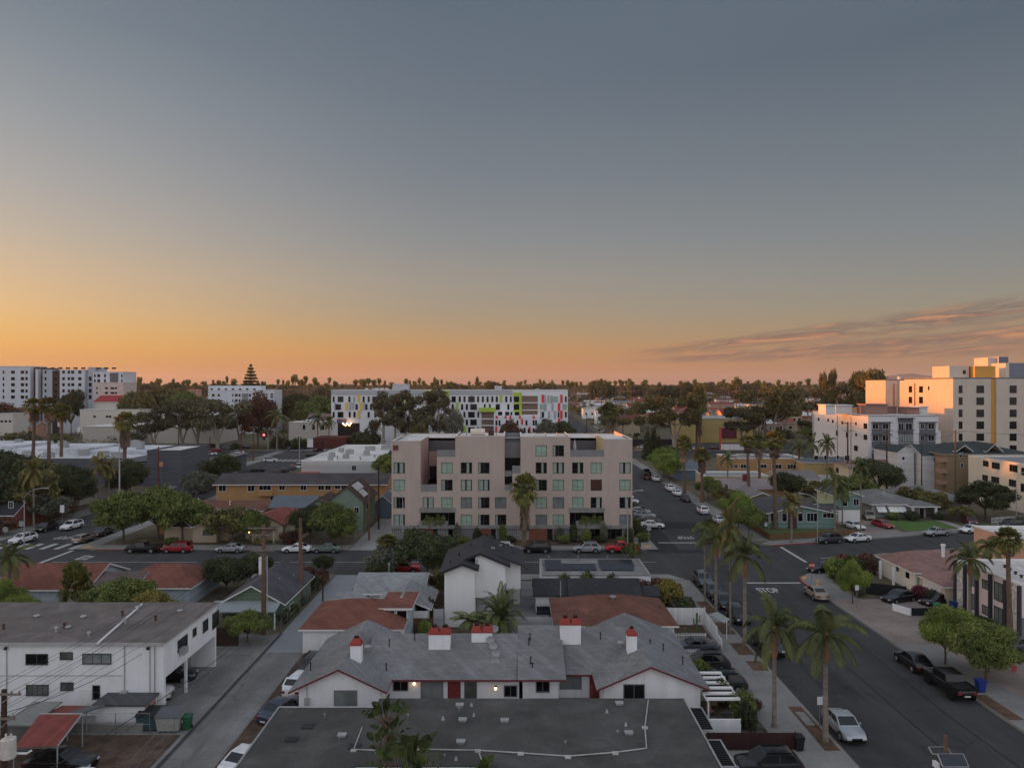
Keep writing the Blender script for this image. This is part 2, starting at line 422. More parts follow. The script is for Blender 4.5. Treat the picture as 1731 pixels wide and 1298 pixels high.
CONC2=mat('worn concrete',(122,120,117),.92,.2,.3,'asphalt')
CONCWALL=mat('bare concrete wall',(140,137,132),.9,.12,.6,grime=.25)
ASPH=mat('asphalt',(66,65,66),.9,.14,.35,'asphalt')
ASPH_D=mat('fresh asphalt',(48,48,50),.9,.1,.35,'asphalt')
PAINTW=mat('road paint',(176,174,170),.8,.3,2.5)
PAINTR=mat('red kerb paint',(150,48,48),.8,.2,2.)
TACT=mat('yellow tactile paving',(205,140,50),.8,.1)
SOIL=mat('bare soil',(104,84,68),.95,.3,1.2,'soil',col2=(74,60,50))
DRY=mat('dry ground',(112,100,82),.95,.25,.2,'soil',col2=(80,78,55))
GRASS=mat('lawn grass',(74,92,44),.95,.25,1.5,'soil',col2=(92,96,52))
WOODPOLE=mat('weathered pole timber',(116,88,68),.9,.25,2.,grime=.3)
WOODPOLE_D=mat('dark pole timber',(72,52,44),.9,.25,2.)
BROWNFENCE=mat('brown fence boards',(70,52,46),.9,.2,1.,'boards',p=(.15,0))
WHITEFENCE=mat('white fence boards',(214,214,212),.8,.06,1.,'boards',p=(.2,0),dark=.8)
BARK=mat('tree bark',(92,80,68),.95,.3,2.)
BARK_PALE=mat('pale eucalyptus bark',(160,148,134),.9,.25,1.5)
PALMBARK=mat('grey palm trunk',(128,118,106),.95,.2,2.,'siding',p=(.22,0),dark=.75)
PALMBARK_B=mat('brown palm trunk',(112,90,72),.95,.25,2.,'siding',p=(.18,0),dark=.65)
LAMP=mat('lit warm lamp',(255,190,110),emit=9.)
LAMPR=mat('lit red lamp',(255,40,30),emit=6.)
RUBBER=mat('tyre rubber',(24,24,25),.9,.1)
# plants
LEAF_GREEN=leafmat('ficus leaves',(130,140,56),(74,88,36))
LEAF_BRIGHT=leafmat('bright green leaves',(142,158,46),(86,106,34))
LEAF_DARK=leafmat('dark green leaves',(86,94,52),(52,60,36))
LEAF_EUC=leafmat('eucalyptus leaves',(112,106,74),(68,68,48),trans=.08)
LEAF_OLIVE=leafmat('olive green leaves',(132,122,62),(80,80,44))
LEAF_YELLOW=leafmat('yellow green leaves',(160,138,44),(98,98,36))
LEAF_RED=leafmat('red brown leaves',(124,78,60),(80,58,46))
LEAF_MAG=leafmat('magenta bougainvillea',(150,50,84),(84,40,50))
LEAF_GREY=leafmat('grey green leaves',(124,124,104),(84,88,72))
LEAF_PALM=leafmat('palm leaves',(138,132,56),(78,84,38))
LEAF_QUEEN=leafmat('queen palm leaves',(124,130,62),(72,82,46),trans=.12)
LEAF_PALMY=leafmat('yellowing palm leaves',(152,130,58),(96,98,46))
LEAF_DEAD=leafmat('dead palm leaves',(160,132,108),(108,88,74),trans=.05)
LEAF_BANANA=leafmat('paddle leaves',(92,110,46),(38,50,30),trans=.1)
CROWNSHAFT=mat('palm crownshaft',(128,120,70),.7,.2,2.)
BOOT=mat('palm boots',(150,110,78),.9,.3,3.)
def leaf_cloud(lobes,n,leaf,rs,inner=.35,flat=1.0,up=.25):
 """n leaf quads spread through LOBES ((x, y, z, rx, ry, rz)), most of them near each lobe's skin"""
 lob=np.array(lobes);vol=np.cbrt(lob[:,3]*lob[:,4]*lob[:,5])**2
 k=rs.choice(len(lob),n,p=vol/vol.sum())
 d=rs.normal(size=(n,3));d/=np.linalg.norm(d,axis=1)[:,None]
 r=inner+(1-inner)*rs.random(n)**.5
 r=r*(1+.16*np.sin(d[:,0]*5+k)*np.sin(d[:,1]*6+k*2)+.1*rs.normal(size=n))
 c=lob[k,:3]+d*r[:,None]*lob[k,3:]
 nrm=d*.6+rs.normal(size=(n,3))*.6+np.array([0,0,up]);nrm/=np.linalg.norm(nrm,axis=1)[:,None]
 t=np.cross(nrm,rs.normal(size=(n,3)));t/=np.linalg.norm(t,axis=1)[:,None]
 b=np.cross(nrm,t);s=leaf*(.6+.8*rs.random(n))[:,None]
 q=np.stack([c-t*s*.5-b*s*.12,c+b*s*.45*flat,c+t*s*.55,c-b*s*.45*flat],1)
 return q.reshape(-1,3)
def quads_mesh(name,v,mi=None):
 n=len(v)//4;me=bpy.data.meshes.new(name)
 me.vertices.add(len(v));me.vertices.foreach_set('co',np.asarray(v,dtype=np.float32).ravel())
 me.loops.add(n*4);me.loops.foreach_set('vertex_index',np.arange(n*4,dtype=np.int32))
 me.polygons.add(n);me.polygons.foreach_set('loop_start',np.arange(0,n*4,4,dtype=np.int32));me.polygons.foreach_set('loop_total',np.full(n,4,dtype=np.int32))
 if mi is not None:me.polygons.foreach_set('material_index',np.asarray(mi,dtype=np.int32))
 me.update(calc_edges=True);return me
def make_tree(key,h,r,leafm,barkm,n,leaf,seed,style='round',name='tree'):
 rs=np.random.default_rng(seed);rr=random.Random(seed)
 root=thing(name,None,None)
 tr=MB();lobes=[]
 if style=='round':
  th=h*.34;tops=[]
  tr.tube([(0,0,-.1),(.05,.02,th*.5),(.0,.05,th)],[.045*h*.62,.034*h*.62,.03*h*.62],7)
  nl=15
  for i in range(nl):
   a=2*pi*i/nl*2+rr.uniform(-.4,.4);q=r*rr.uniform(.42,.84);z=h*rr.uniform(.44,.8)
   tr.tube([(0,0,th*.85),(q*.5*cos(a),q*.5*sin(a),th+(z-th)*.6),(q*cos(a),q*sin(a),z)],[.016*h,.011*h,.004*h],5)
   s=r*rr.uniform(.22,.4);lobes.append((q*cos(a),q*sin(a),z,s,s,s*.7))
  for i in range(6):
   a=rr.uniform(0,6.3);q=r*rr.uniform(0,.45);s=r*rr.uniform(.26,.42);lobes.append((q*cos(a),q*sin(a),h*rr.uniform(.7,.92),s,s,s*.62))
 elif style=='euc':
  forks=[]
  for i in range(3):
   a=2*pi*i/3+rr.uniform(-.4,.4);q=r*rr.uniform(.25,.4)
   p=[(0,0,-.1),(q*.15*cos(a),q*.15*sin(a),h*.2),(q*.6*cos(a),q*.6*sin(a),h*.42),(q*cos(a),q*sin(a),h*.68)]
   tr.tube(p,[.03*h,.023*h,.016*h,.008*h],7);forks.append((p[2],a));forks.append((p[3],a))
  for p,a in forks:
   for j in range(3):
    b=a+rr.uniform(-1.5,1.5);q=r*rr.uniform(.35,.65);z=p[2]+h*rr.uniform(.08,.24);e=(p[0]+q*cos(b),p[1]+q*sin(b),min(z,h*.9))
    tr.tube([p,((p[0]+e[0])/2,(p[1]+e[1])/2,p[2]+(e[2]-p[2])*.35),e],[.011*h,.008*h,.003*h],5)
    s=r*rr.uniform(.24,.36);lobes.append((*e,s,s,s*.6))
 elif style=='tall':
  tr.tube([(0,0,-.1),(.1,0,h*.35),(.02,.1,h*.7),(0,0,h*.9)],[.026*h,.02*h,.013*h,.005*h],7)
  for i in range(15):
   z=h*(.4+.55*i/14);a=rr.uniform(0,6.3);q=r*rr.uniform(.25,.7)*(1.1-.5*i/14)
   e=(q*cos(a),q*sin(a),z);tr.tube([(0,0,z-h*.1),e],[.008*h,.003*h],5)
   s=r*rr.uniform(.22,.36);lobes.append((*e,s,s,s*.9))
 elif style=='bush':
  for i in range(5):a=2*pi*i/5;tr.tube([(0,0,-.05),(r*.3*cos(a),r*.3*sin(a),h*.5)],[.03*h,.01*h],5)
  for i in range(8):
   a=2*pi*i/8;q=r*rr.uniform(.3,.6);s=r*rr.uniform(.35,.5);lobes.append((q*cos(a),q*sin(a),h*rr.uniform(.35,.6),s,s,h*.33))
  lobes.append((0,0,h*.62,r*.5,r*.5,h*.36))
 elif style=='cone':
  tr.tube([(0,0,-.1),(0,0,h*.5)],[.02*h,.01*h],6)
  for i in range(9):
   t=i/8;s=r*(1-t)**.6*.9+.08*r;lobes.append((rr.uniform(-.1,.1)*r,rr.uniform(-.1,.1)*r,h*(.1+.86*t),s,s,h*.09))
 elif style=='tiers':
  tr.tube([(0,0,-.1),(0,0,h*.6),(0,0,h)],[.018*h,.01*h,.002*h],7)
  for i in range(15):
   t=i/14;z=h*(.3+.68*t);q=(r*(1-t)**.8+.06*r)*rr.uniform(.8,1.1)
   for j in range(6):
    a=2*pi*j/6+i*.5;tr.tube([(0,0,z),(q*cos(a),q*sin(a),z+.04*h*(1-t))],[.005*h,.002*h],4)
    lobes.append((q*.6*cos(a),q*.6*sin(a),z+.02*h,q*.42+.12,q*.42+.12,.012*h))
 part('trunk',tr,barkm,root,60)
 v=leaf_cloud(lobes,n,leaf,rs,inner=.3)
 link('crown',quads_mesh('crown',v),leafm,root)
 PROTO[key]=root
make_tree('ficus_a',7.5,5.,LEAF_GREEN,BARK,14000,.32,1)
make_tree('ficus_b',7.0,5.,LEAF_GREEN,BARK,16000,.3,2)
make_tree('bright',6.5,4.2,LEAF_BRIGHT,BARK,24000,.19,3)
make_tree('near',6.5,4.6,LEAF_GREEN,BARK,26000,.2,23)
make_tree('dark',7.0,5.,LEAF_DARK,BARK,15000,.28,4)
make_tree('dark_b',7.5,4.6,LEAF_DARK,BARK,13000,.3,14)
make_tree('olive',6.,4.,LEAF_OLIVE,BARK,6500,.36,5)
make_tree('grey',5.,3.6,LEAF_GREY,BARK,5000,.3,6)
make_tree('yellow',4.5,3.,LEAF_YELLOW,BARK,11000,.17,7)
make_tree('red',7.,4.6,LEAF_RED,BARK,5500,.4,8)
make_tree('euc_a',14.,8.,LEAF_EUC,BARK_PALE,7000,.55,9,'euc')
make_tree('euc_b',15.,7.5,LEAF_EUC,BARK_PALE,7000,.55,10,'euc')
make_tree('euc_c',15.,8.,LEAF_OLIVE,BARK_PALE,7500,.5,19,'euc')
make_tree('gum',21.,6.5,LEAF_EUC,BARK_PALE,5500,.55,11,'tall')
make_tree('cypress',9.,1.6,LEAF_DARK,BARK,4000,.3,12,'cone')
make_tree('pine',22.,5.,LEAF_DARK,BARK,6500,.6,13,'tiers')
make_tree('bush',2.,1.6,LEAF_GREEN,BARK,2600,.2,15,'bush','shrub')
make_tree('bush_dark',2.,1.6,LEAF_DARK,BARK,2600,.2,16,'bush','shrub')
make_tree('bush_red',2.,1.6,LEAF_RED,BARK,2200,.2,17,'bush','shrub')
make_tree('bush_mag',2.,1.6,LEAF_MAG,BARK,2600,.2,18,'bush','shrub')
make_tree('bush_yellow',2.,1.6,LEAF_YELLOW,BARK,2600,.2,20,'bush','shrub')
make_tree('bush_bright',2.,1.6,LEAF_BRIGHT,BARK,2600,.2,21,'bush','shrub')
make_tree('bush_grey',2.,1.6,LEAF_GREY,BARK,2200,.2,22,'bush','shrub')
def frond(v,base,az,elev,L,droop,lw,ll,n,rr,hang=.6,vee=.5):
 """a feather leaf: curved midrib with leaflets on both sides (quads appended to v)"""
 p=Vector(base);d=Vector((cos(az)*cos(elev),sin(az)*cos(elev),sin(elev)));pts=[p.copy()];step=L/n
 for i in range(n):
  p=p+d*step;pts.append(p.copy());d=(d+Vector((0,0,-droop*step/L*(1+i/n)))).normalized()
 for i in range(n):
  a,b=pts[i],pts[i+1];t=(b-a).normalized();s=t.cross(Vector((0,0,1)));s=s.normalized()if s.length>.01 else Vector((-sin(az),cos(az),0))
  w=.035*(1-i/n)+.01
  v+=[a-s*w,b-s*w,b+s*w,a+s*w]
  if i<1:continue
  f=sin(pi*min(1.,(i+.6)/(n+.4)))**.6
  for sg in(-1,1):
   for q in(.15,.5,.85):
    o=a.lerp(b,q);l=ll*f*rr.uniform(.75,1.15)
    dr=(s*sg*(1-hang*.55)+t*.5+Vector((0,0,vee*(1-hang)-hang*rr.uniform(.7,1.2)))).normalized()
    e=o+dr*l;m=o.lerp(e,.55)+Vector((0,0,.05*l));wd=t*lw*.5
    v+=[o-wd*.5,m-wd,e,m+wd]
 return pts
def fan_leaf(v,base,az,elev,pet,R,rr,droop=.3):
 d=Vector((cos(az)*cos(elev),sin(az)*cos(elev),sin(elev)));s=Vector((-sin(az),cos(az),0));u=s.cross(d)
 c=Vector(base)+d*pet;w=s*.03
 v+=[Vector(base)-w,Vector(base)+w,c+w,c-w]
 k=11
 for i in range(k):
  a=-2.0+4.0*i/(k-1);dr=(d*cos(a)+s*sin(a)).normalized();l=R*(1-.12*abs(a))*rr.uniform(.85,1.1)
  q=(dr.cross(u)).normalized()*(R*.15);m=c+dr*l*.6+u*.03;e=c+dr*l+Vector((0,0,-droop*l*rr.uniform(.5,1.3)))
  v+=[c,m-q,e,m+q]
def make_fan(key,h,seed,n=46,R=.85,pet=.9,skirt=0.,lm=None,tr0=.3):
 rr=random.Random(seed);root=thing('palm_tree',None,None)
 m=MB();pts=[(rr.uniform(-.04,.04)*h*t*.5,rr.uniform(-.04,.04)*h*t*.3,h*t-.1*(t==0))for t in(0,.1,.35,.7,1.)];pts[-1]=(pts[-2][0],pts[-2][1],h)
 m.tube(pts,[tr0*1.35,tr0,tr0*.8,tr0*.68,tr0*.7],8)
 part('trunk',m,PALMBARK_B,root,60)
 tp=(pts[-1][0],pts[-1][1],h-.1);v=[]
 for i in range(n):
  t=i/(n-1);el=1.45-2.35*t**.9+rr.uniform(-.12,.12)
  fan_leaf(v,(tp[0],tp[1],tp[2]+.35*(1-t)),i*2.399+rr.uniform(-.2,.2),el,pet*rr.uniform(.85,1.15),R*rr.uniform(.85,1.1),rr,.25+.5*t)
 link('crown',quads_mesh('crown',np.array([tuple(q)for q in v])),lm or LEAF_PALM,root)
 if skirt:
  v=[]
  for i in range(int(38+skirt*20)):
   z=tp[2]-.3-skirt*rr.random()**1.3
   fan_leaf(v,(tp[0],tp[1],z),rr.uniform(0,6.3),-1.15-rr.uniform(0,.3),.75,.75,rr,.3)
  link('dead_leaf_skirt',quads_mesh('skirt',np.array([tuple(q)for q in v])),LEAF_DEAD,root)
 PROTO[key]=root
def make_queen(key,h,seed,n=15,L=3.7,el0=1.42,lm=None,boots=True,tr0=.2):
 rr=random.Random(seed);root=thing('palm_tree',None,None)
 m=MB();m.tube([(0,0,-.1),(0,0,.4),(.02,.01,h*.5),(0,0,h)],[tr0*1.35,tr0,tr0*.85,tr0*.8],9)
 part('trunk',m,PALMBARK,root,60)
 if boots:
  m=MB();m.tube([(0,0,h-2.1),(0,0,h-1.6),(0,0,h-.8),(0,0,h+.5)],[tr0*.8,tr0*1.5,tr0*1.3,tr0*.8],8)
  for i in range(10):
   a=i*2.4;z=h-1.8+.2*i;m.tube([(tr0*cos(a),tr0*sin(a),z),(tr0*1.8*cos(a),tr0*1.8*sin(a),z+.35)],[.06,.02],4)
  part('leaf_base',m,BOOT,root)
 v=[]
 for i in range(n):
  t=i/(n-1);el=el0-1.85*t**1.15+rr.uniform(-.25,.25)
  frond(v,(0,0,h+.5-.35*t),i*2.399+rr.uniform(-.25,.25),el,L*rr.uniform(.85,1.1)*(.7+.3*min(1,t*4)),rr.uniform(1.5,2.2),.1,.8,24,rr,.66,.4)
 link('crown',quads_mesh('crown',np.array([tuple(q)for q in v])),lm or LEAF_QUEEN,root)
 PROTO[key]=root
def make_date(key,h,seed,n=52,L=2.5,lm=None):
 rr=random.Random(seed);root=thing('palm_tree',None,None)
 m=MB();m.tube([(0,0,-.1),(0,0,h*.6),(0,0,h)],[.34,.3,.36],9);part('trunk',m,PALMBARK_B,root,60)
 v=[]
 for i in range(n):
  t=i/(n-1);el=1.35-1.75*t+rr.uniform(-.1,.1)
  frond(v,(0,0,h+.15),i*2.399,el,L*rr.uniform(.85,1.1),rr.uniform(.9,1.4),.07,.5,17,rr,.3,.5)
 link('crown',quads_mesh('crown',np.array([tuple(q)for q in v])),lm or LEAF_PALM,root);PROTO[key]=root
make_fan('fan_tall',16.,31,skirt=1.6);make_fan('fan_mid',11.,32,skirt=2.6);make_fan('fan_short',6.5,33,50,1.0,1.0,skirt=3.0,tr0=.25)
make_fan('fan_clean',14.,34,skirt=.5)
make_queen('queen_a',7.5,41);make_queen('queen_b',9.0,42);make_queen('queen_thin',9.5,43,12,2.6,tr0=.13)
make_queen('queen_yellow',8.,44,18,3.2,lm=LEAF_PALMY)
make_queen('queen_small',6.,47,15,2.6,tr0=.15)
make_fan('fan_bush',1.5,45,90,1.0,1.1,lm=LEAF_PALM,tr0=.3);make_date('date_dark',1.2,46,46,3.0,LEAF_QUEEN)
def make_paddle(key,stems,seed):
 """clumping plant with big upright paddle leaves"""
 rr=random.Random(seed);root=thing('bird_of_paradise_plant',None,None);tm=MB();v=[]
 for(sx,sy,h,n,L)in stems:
  tm.tube([(sx,sy,-.1),(sx*1.05,sy,h*.5),(sx,sy,h)],[.13,.1,.11],7)
  for i in range(n):
   az=(0.25 if i%2 else pi+.25)+rr.uniform(-.9,.9);el=1.5-.95*i/n+rr.uniform(-.1,.1)
   p=Vector((sx,sy,h-.1));d=Vector((cos(az)*cos(el),sin(az)*cos(el),sin(el)));e=p+d*L*rr.uniform(.45,.7)
   tm.tube([p,e],[.05,.025],5)
   w=d.cross(Vector((rr.uniform(-1,1),rr.uniform(-1,1),.4))).normalized();K=8;pr=None;nn=w.cross(d)
   for k in range(K+1):
    t=k/K;c=e+d*L*.62*t+Vector((0,0,-.5*L*.3*t*t));hw=.32*L*.5*sin(pi*(t*.9+.07))**.7*(1 if i<n-2 else .7)
    cur=(c-w*hw+nn*hw*.35,c,c+w*hw+nn*hw*.35)
    if pr and not(rr.random()<.08):
     v+=[pr[0],cur[0],cur[1],pr[1]];v+=[pr[1],cur[1],cur[2],pr[2]]
    pr=cur
 part('stem',tm,PALMBARK_B,root,60)
 link('foliage',quads_mesh('foliage',np.array([tuple(q)for q in v])),LEAF_BANANA,root);PROTO[key]=root
make_paddle('paddle_tall',[(0,0,5.3,14,1.5),(.35,.1,4.4,12,1.3),(-.3,.2,3.8,8,1.2)],51)
make_paddle('paddle_clump',[(-.5,0,2.6,7,2.2),(.3,.2,3.0,8,2.3),(.9,-.1,2.2,7,2.0),(0,-.4,1.8,6,1.8)],52)
make_paddle('paddle_low',[(-.4,0,.6,6,1.8),(.5,.1,.9,7,2.0),(0,.4,.5,6,1.6)],53)
def far_palm(key,h,seed,r=1.6):
 rr=random.Random(seed);m=MB();m.tube([(0,0,-.2),(rr.uniform(-.3,.3),0,h*.6),(0,0,h)],[.3,.24,.22],5)
 rs=np.random.default_rng(seed);v=leaf_cloud([(0,0,h+.2,r,r,r*.8),(0,0,h-.9,r*.6,r*.6,r*.9)],220,.8,rs,inner=.2,up=.1)
 i=len(m.v);m.v+=[tuple(q)for q in v];n=len(v)//4
 m.f+=[(i+4*k,i+4*k+1,i+4*k+2,i+4*k+3)for k in range(n)];m.m=[0]*(len(m.f)-n)+[1]*n
 PROTO[key]=link('palm_tree',m.mesh('far_palm'),[PALMBARK_B,LEAF_PALM])
def far_tree(key,h,r,seed,lm):
 rr=random.Random(seed);m=MB();m.tube([(0,0,-.5),(0,0,h*.5)],[.4,.25],5);lob=[]
 for i in range(8):
  a=rr.uniform(0,6.3);q=r*rr.uniform(.2,.65);s=r*rr.uniform(.35,.5);lob.append((q*cos(a),q*sin(a),h*rr.uniform(.4,.8),s,s,s*.7))
 v=leaf_cloud(lob,900,.85,np.random.default_rng(seed),inner=.4)
 i=len(m.v);m.v+=[tuple(q)for q in v];n=len(v)//4
 m.f+=[(i+4*k,i+4*k+1,i+4*k+2,i+4*k+3)for k in range(n)];m.m=[0]*(len(m.f)-n)+[1]*n
 PROTO[key]=link('tree',m.mesh('far_tree'),[BARK,lm])
for i in range(4):far_palm('fp%d'%i,20,60+i,(1.7,2.0,1.5,1.9)[i])
FT=[LEAF_DARK,LEAF_OLIVE,LEAF_EUC,LEAF_GREEN,LEAF_DARK,LEAF_OLIVE]
for i in range(6):far_tree('ft%d'%i,9,5.5,70+i,FT[i])
# vehicles (front along +X, ground z = 0)
BODY=paint('car body paint',(120,120,120))
TRIMB=mat('black car trim',(20,20,21),.6,.1)
RIM=mat('alloy rim',(150,150,152),.35,.1,metal=.6,spec=.5)
HEADL=mat('headlamp lens',(205,208,212),.15,.1,spec=.6)
TAILL=mat('tail lamp lens',(140,20,22),.25,.1,spec=.6)
PLATE=mat('number plate',(205,205,200),.5,.05)
def quad_panel(mb,q,inset,out,th=.02):
 """a pane lying on quad q, shrunk by INSET (fraction per side) and proud by OUT"""
 a=[Vector(p)for p in q];n=(a[1]-a[0]).cross(a[3]-a[0]).normalized()
 if n.dot(sum(a,Vector())/4-Vector((0,0,.7)))<0:n=-n
 def at(u,w):return a[0].lerp(a[1],u).lerp(a[3].lerp(a[2],u),w)
 u0,u1,w0,w1=inset
 c=[at(u0,w0),at(u1,w0),at(u1,w1),at(u0,w1)]
 t=[tuple(p+n*out)for p in c];b=[tuple(p+n*(out-th))for p in c]
 mb.face(t);[mb.face([b[k],b[(k+1)%4],t[(k+1)%4],t[k]])for k in range(4)]
def make_car(key,L,W,prof,cab,wheels,wr=.33,name='parked_car',bed=None,zb=.24,rails=False,flare=False,cabw=.78,spare=False):
 """prof: (x, z) of the lower body's top line front to rear; cab: (x_wb, x_wt, x_rt, x_rb, z_belt_front, z_belt_rear, z_roof)"""
 root=thing(name,None,None);hw=W/2
 fine=[prof[0]]
 for(xa_,za_),(xb_,zb_)in zip(prof,prof[1:]):fine+=[(xa_*.78+xb_*.22,za_*.78+zb_*.22),(xa_*.22+xb_*.78,za_*.22+zb_*.78)]
 fine.append(prof[-1]);m=MB();N=len(fine);rings=[]
 for i,(x,z)in enumerate(fine):
  e=abs(x)/(L/2);w=hw*(1-.2*(max(0,e-.66)/.34)**2)
  b=zb+(.1 if e>.9 else 0)
  zm=b+(z-b)*.55
  rings.append([(x,-w*.9,b),(x,-w*.99,b+.1),(x,-w,zm),(x,-w*.965,z-.07),(x,-w*.86,z),(x,w*.86,z),(x,w*.965,z-.07),(x,w,zm),(x,w*.99,b+.1),(x,w*.9,b)])
 base=len(m.v)
 for r in rings:m.v+=r
 for i in range(N-1):
  for j in range(10):
   k=(j+1)%10;m.f.append((base+i*10+j,base+i*10+k,base+(i+1)*10+k,base+(i+1)*10+j));m.m.append(1 if j in(0,8,9)else 0)
 m.f.append(tuple(base+j for j in range(9,-1,-1)));m.m.append(0);m.f.append(tuple(base+(N-1)*10+j for j in range(10)));m.m.append(0)
 wb,wt,rt,rbk,zf,zr_,zt=cab;cb,ct=hw*.9,hw*cabw
 B=[(wb,-cb,zf),(rbk,-cb,zr_),(rbk,cb,zr_),(wb,cb,zf)];T=[(wt,-ct,zt-.04),(rt,-ct,zt-.05),(rt,ct,zt-.05),(wt,ct,zt-.04)]
 C=[((wt*.8+rt*.2),-ct*.8,zt),((wt*.2+rt*.8),-ct*.8,zt),((wt*.2+rt*.8),ct*.8,zt),((wt*.8+rt*.2),ct*.8,zt)]
 i=len(m.v);m.v+=B+T+C
 for k in range(4):
  j=(k+1)%4
  m.f.append((i+k,i+4+k,i+4+j,i+j));m.f.append((i+4+k,i+8+k,i+8+j,i+4+j));m.m+=[0,0]
 m.f.append((i+11,i+10,i+9,i+8));m.m.append(0)
 if rails:
  for s in(-1,1):m.box(min(wt,rt)+.1,max(wt,rt)-.1,s*ct*.82-.02,s*ct*.82+.02,zt,zt+.06,1)
 for(wx)in wheels:
  for s in(-1,1):
   m.tube([(wx,s*(hw-.06),wr+.02),(wx,s*(hw+(.06 if flare else .004)),wr+.02)],wr+.075,14,1)
 m.box(L/2-.09,L/2+.012,-hw*.42,hw*.42,zb+.2,zb+.36,1);m.box(L/2-.09,L/2+.01,-hw*.7,hw*.7,zb+.02,zb+.12,1)
 bm=m
 if bed:
  x0,x1,z0=bed;bm.box(x1,x0,-hw*.82,hw*.82,z0,z0+.03,1)
  for s in(-1,1):bm.box(x1,x0,s*hw*.82,s*hw*.965,z0-.3,z0+.12,0)
  bm.box(x1-.02,x1+.06,-hw*.9,hw*.9,z0-.3,z0+.12,0)
 part('body',bm,[BODY,TRIMB],root,42)
 def pane(nm,q,inset):
  g=MB();quad_panel(g,q,inset,.008);part(nm,g,CARGLASS,root)
 pane('windscreen',[B[3],B[0],T[0],T[3]],(.06,.94,.12,.95))
 pane('rear_window',[B[1],B[2],T[2],T[1]],(.08,.92,.2,.93))
 for s in(0,1):
  q=[B[1],B[0],T[0],T[1]]if s else[B[3],B[2],T[2],T[3]]
  q=[B[0],B[1],T[1],T[0]]if s else[B[2],B[3],T[3],T[2]]
  if s:pane('side_window',q,(.08,.5,.12,.92));pane('side_window',q,(.54,.92,.12,.92))
  else:pane('side_window',q,(.08,.46,.12,.92));pane('side_window',q,(.5,.92,.12,.92))
 for wx in wheels:
  for s in(-1,1):
   w=MB();y=s*(hw-.05);t=.12 if not flare else .17
   w.tube([(wx,y-s*t,wr),(wx,y-s*t*.8,wr),(wx,y+s*t*.4,wr),(wx,y+s*.07,wr)],[wr*.9,wr,wr,wr*.9],16)
   wh=part('wheel',w,RUBBER,root,50)
   w=MB();w.tube([(wx,y+s*.055,wr),(wx,y+s*.082,wr),(wx,y+s*.078,wr)],[wr*.66,wr*.62,wr*.2],12)
   part('rim',w,RIM,wh)
 zf0,zr0=prof[1][1],prof[-2][1]
 for s in(-1,1):
  g=MB();g.box(L/2-.2,L/2+.012,s*hw*.46,s*hw*.79,zf0-.13,zf0+.01);part('headlight',g,HEADL,root)
  g=MB();g.box(-L/2-.015,-L/2+.16,s*hw*.5,s*hw*.83,zr0-.22,zr0-.02);part('tail_light',g,TAILL,root)
  g=MB();g.box(wb-.42,wb-.25,s*hw*.98,s*hw*1.12,zf+.02,zf+.15);part('wing_mirror',g,BODY,root)
 g=MB();g.box(-L/2-.005,-L/2+.06,-.26,.26,zr0-.42,zr0-.3);part('number_plate',g,PLATE,root)
 PROTO[key]=root
make_car('sedan',4.6,1.8,[(2.3,.42),(2.29,.64),(2.16,.77),(1.75,.86),(1.05,.95),(.2,.97),(-1.,.98),(-1.6,1.0),(-2.15,.98),(-2.27,.84),(-2.3,.5)],(1.08,.3,-.85,-1.78,.94,.99,1.46),(1.38,-1.36))
make_car('suv',4.55,1.85,[(2.27,.5),(2.26,.76),(2.14,.92),(1.8,.99),(1.15,1.05),(0,1.05),(-1.2,1.08),(-1.9,1.1),(-2.2,1.05),(-2.26,.8),(-2.27,.5)],(1.18,.45,-1.55,-2.1,1.02,1.08,1.66),(1.38,-1.32),.36,rails=True)
make_car('wagon',4.7,1.78,[(2.35,.42),(2.34,.64),(2.2,.78),(1.8,.87),(1.1,.95),(0,.97),(-1.4,.97),(-2.1,.98),(-2.28,.92),(-2.33,.75),(-2.35,.5)],(1.1,.35,-1.75,-2.2,.92,.97,1.45),(1.38,-1.36))
make_car('pickup',5.5,1.95,[(2.75,.55),(2.74,.88),(2.62,1.03),(2.2,1.08),(1.35,1.13),(.4,1.1),(-.55,1.1),(-1.6,1.08),(-2.6,1.08),(-2.72,.9),(-2.75,.6)],(1.35,.75,-.35,-.6,1.08,1.08,1.78),(1.75,-1.6),.4,bed=(-.65,-2.68,1.09),zb=.36)
make_car('small_pickup',5.0,1.75,[(2.5,.55),(2.46,.78),(2.1,.88),(1.1,.95),(.3,.97),(-.3,.97),(-1.4,.96),(-2.35,.96),(-2.47,.8),(-2.5,.55)],(1.12,.55,-.15,-.35,.94,.96,1.6),(1.5,-1.5),.35,bed=(-.4,-2.44,.97),zb=.3)
make_car('offroader',5.3,1.9,[(2.62,.7),(2.61,1.05),(2.55,1.17),(2.3,1.19),(1.2,1.2),(.3,1.2),(-.8,1.2),(-1.7,1.18),(-2.55,1.18),(-2.63,1.0),(-2.65,.7)],(1.15,.95,-.85,-1.0,1.18,1.18,1.86),(1.75,-1.7),.46,bed=(-1.05,-2.58,1.19),zb=.5,flare=True,cabw=.86)
make_car('coupe',4.75,1.88,[(2.37,.42),(2.36,.62),(2.2,.73),(1.8,.8),(.75,.9),(-.2,.92),(-1.2,.97),(-1.8,.98),(-2.25,.94),(-2.35,.8),(-2.37,.5)],(.8,0,-.85,-1.75,.88,.98,1.32),(1.42,-1.4),.35)
make_car('van',4.9,1.9,[(2.45,.55),(2.4,.8),(2.1,.95),(1.6,1.05),(0,1.06),(-1.4,1.06),(-2.2,1.06),(-2.4,1.0),(-2.44,.8),(-2.45,.5)],(1.65,.9,-2.0,-2.3,1.04,1.06,1.78),(1.5,-1.45),.34)
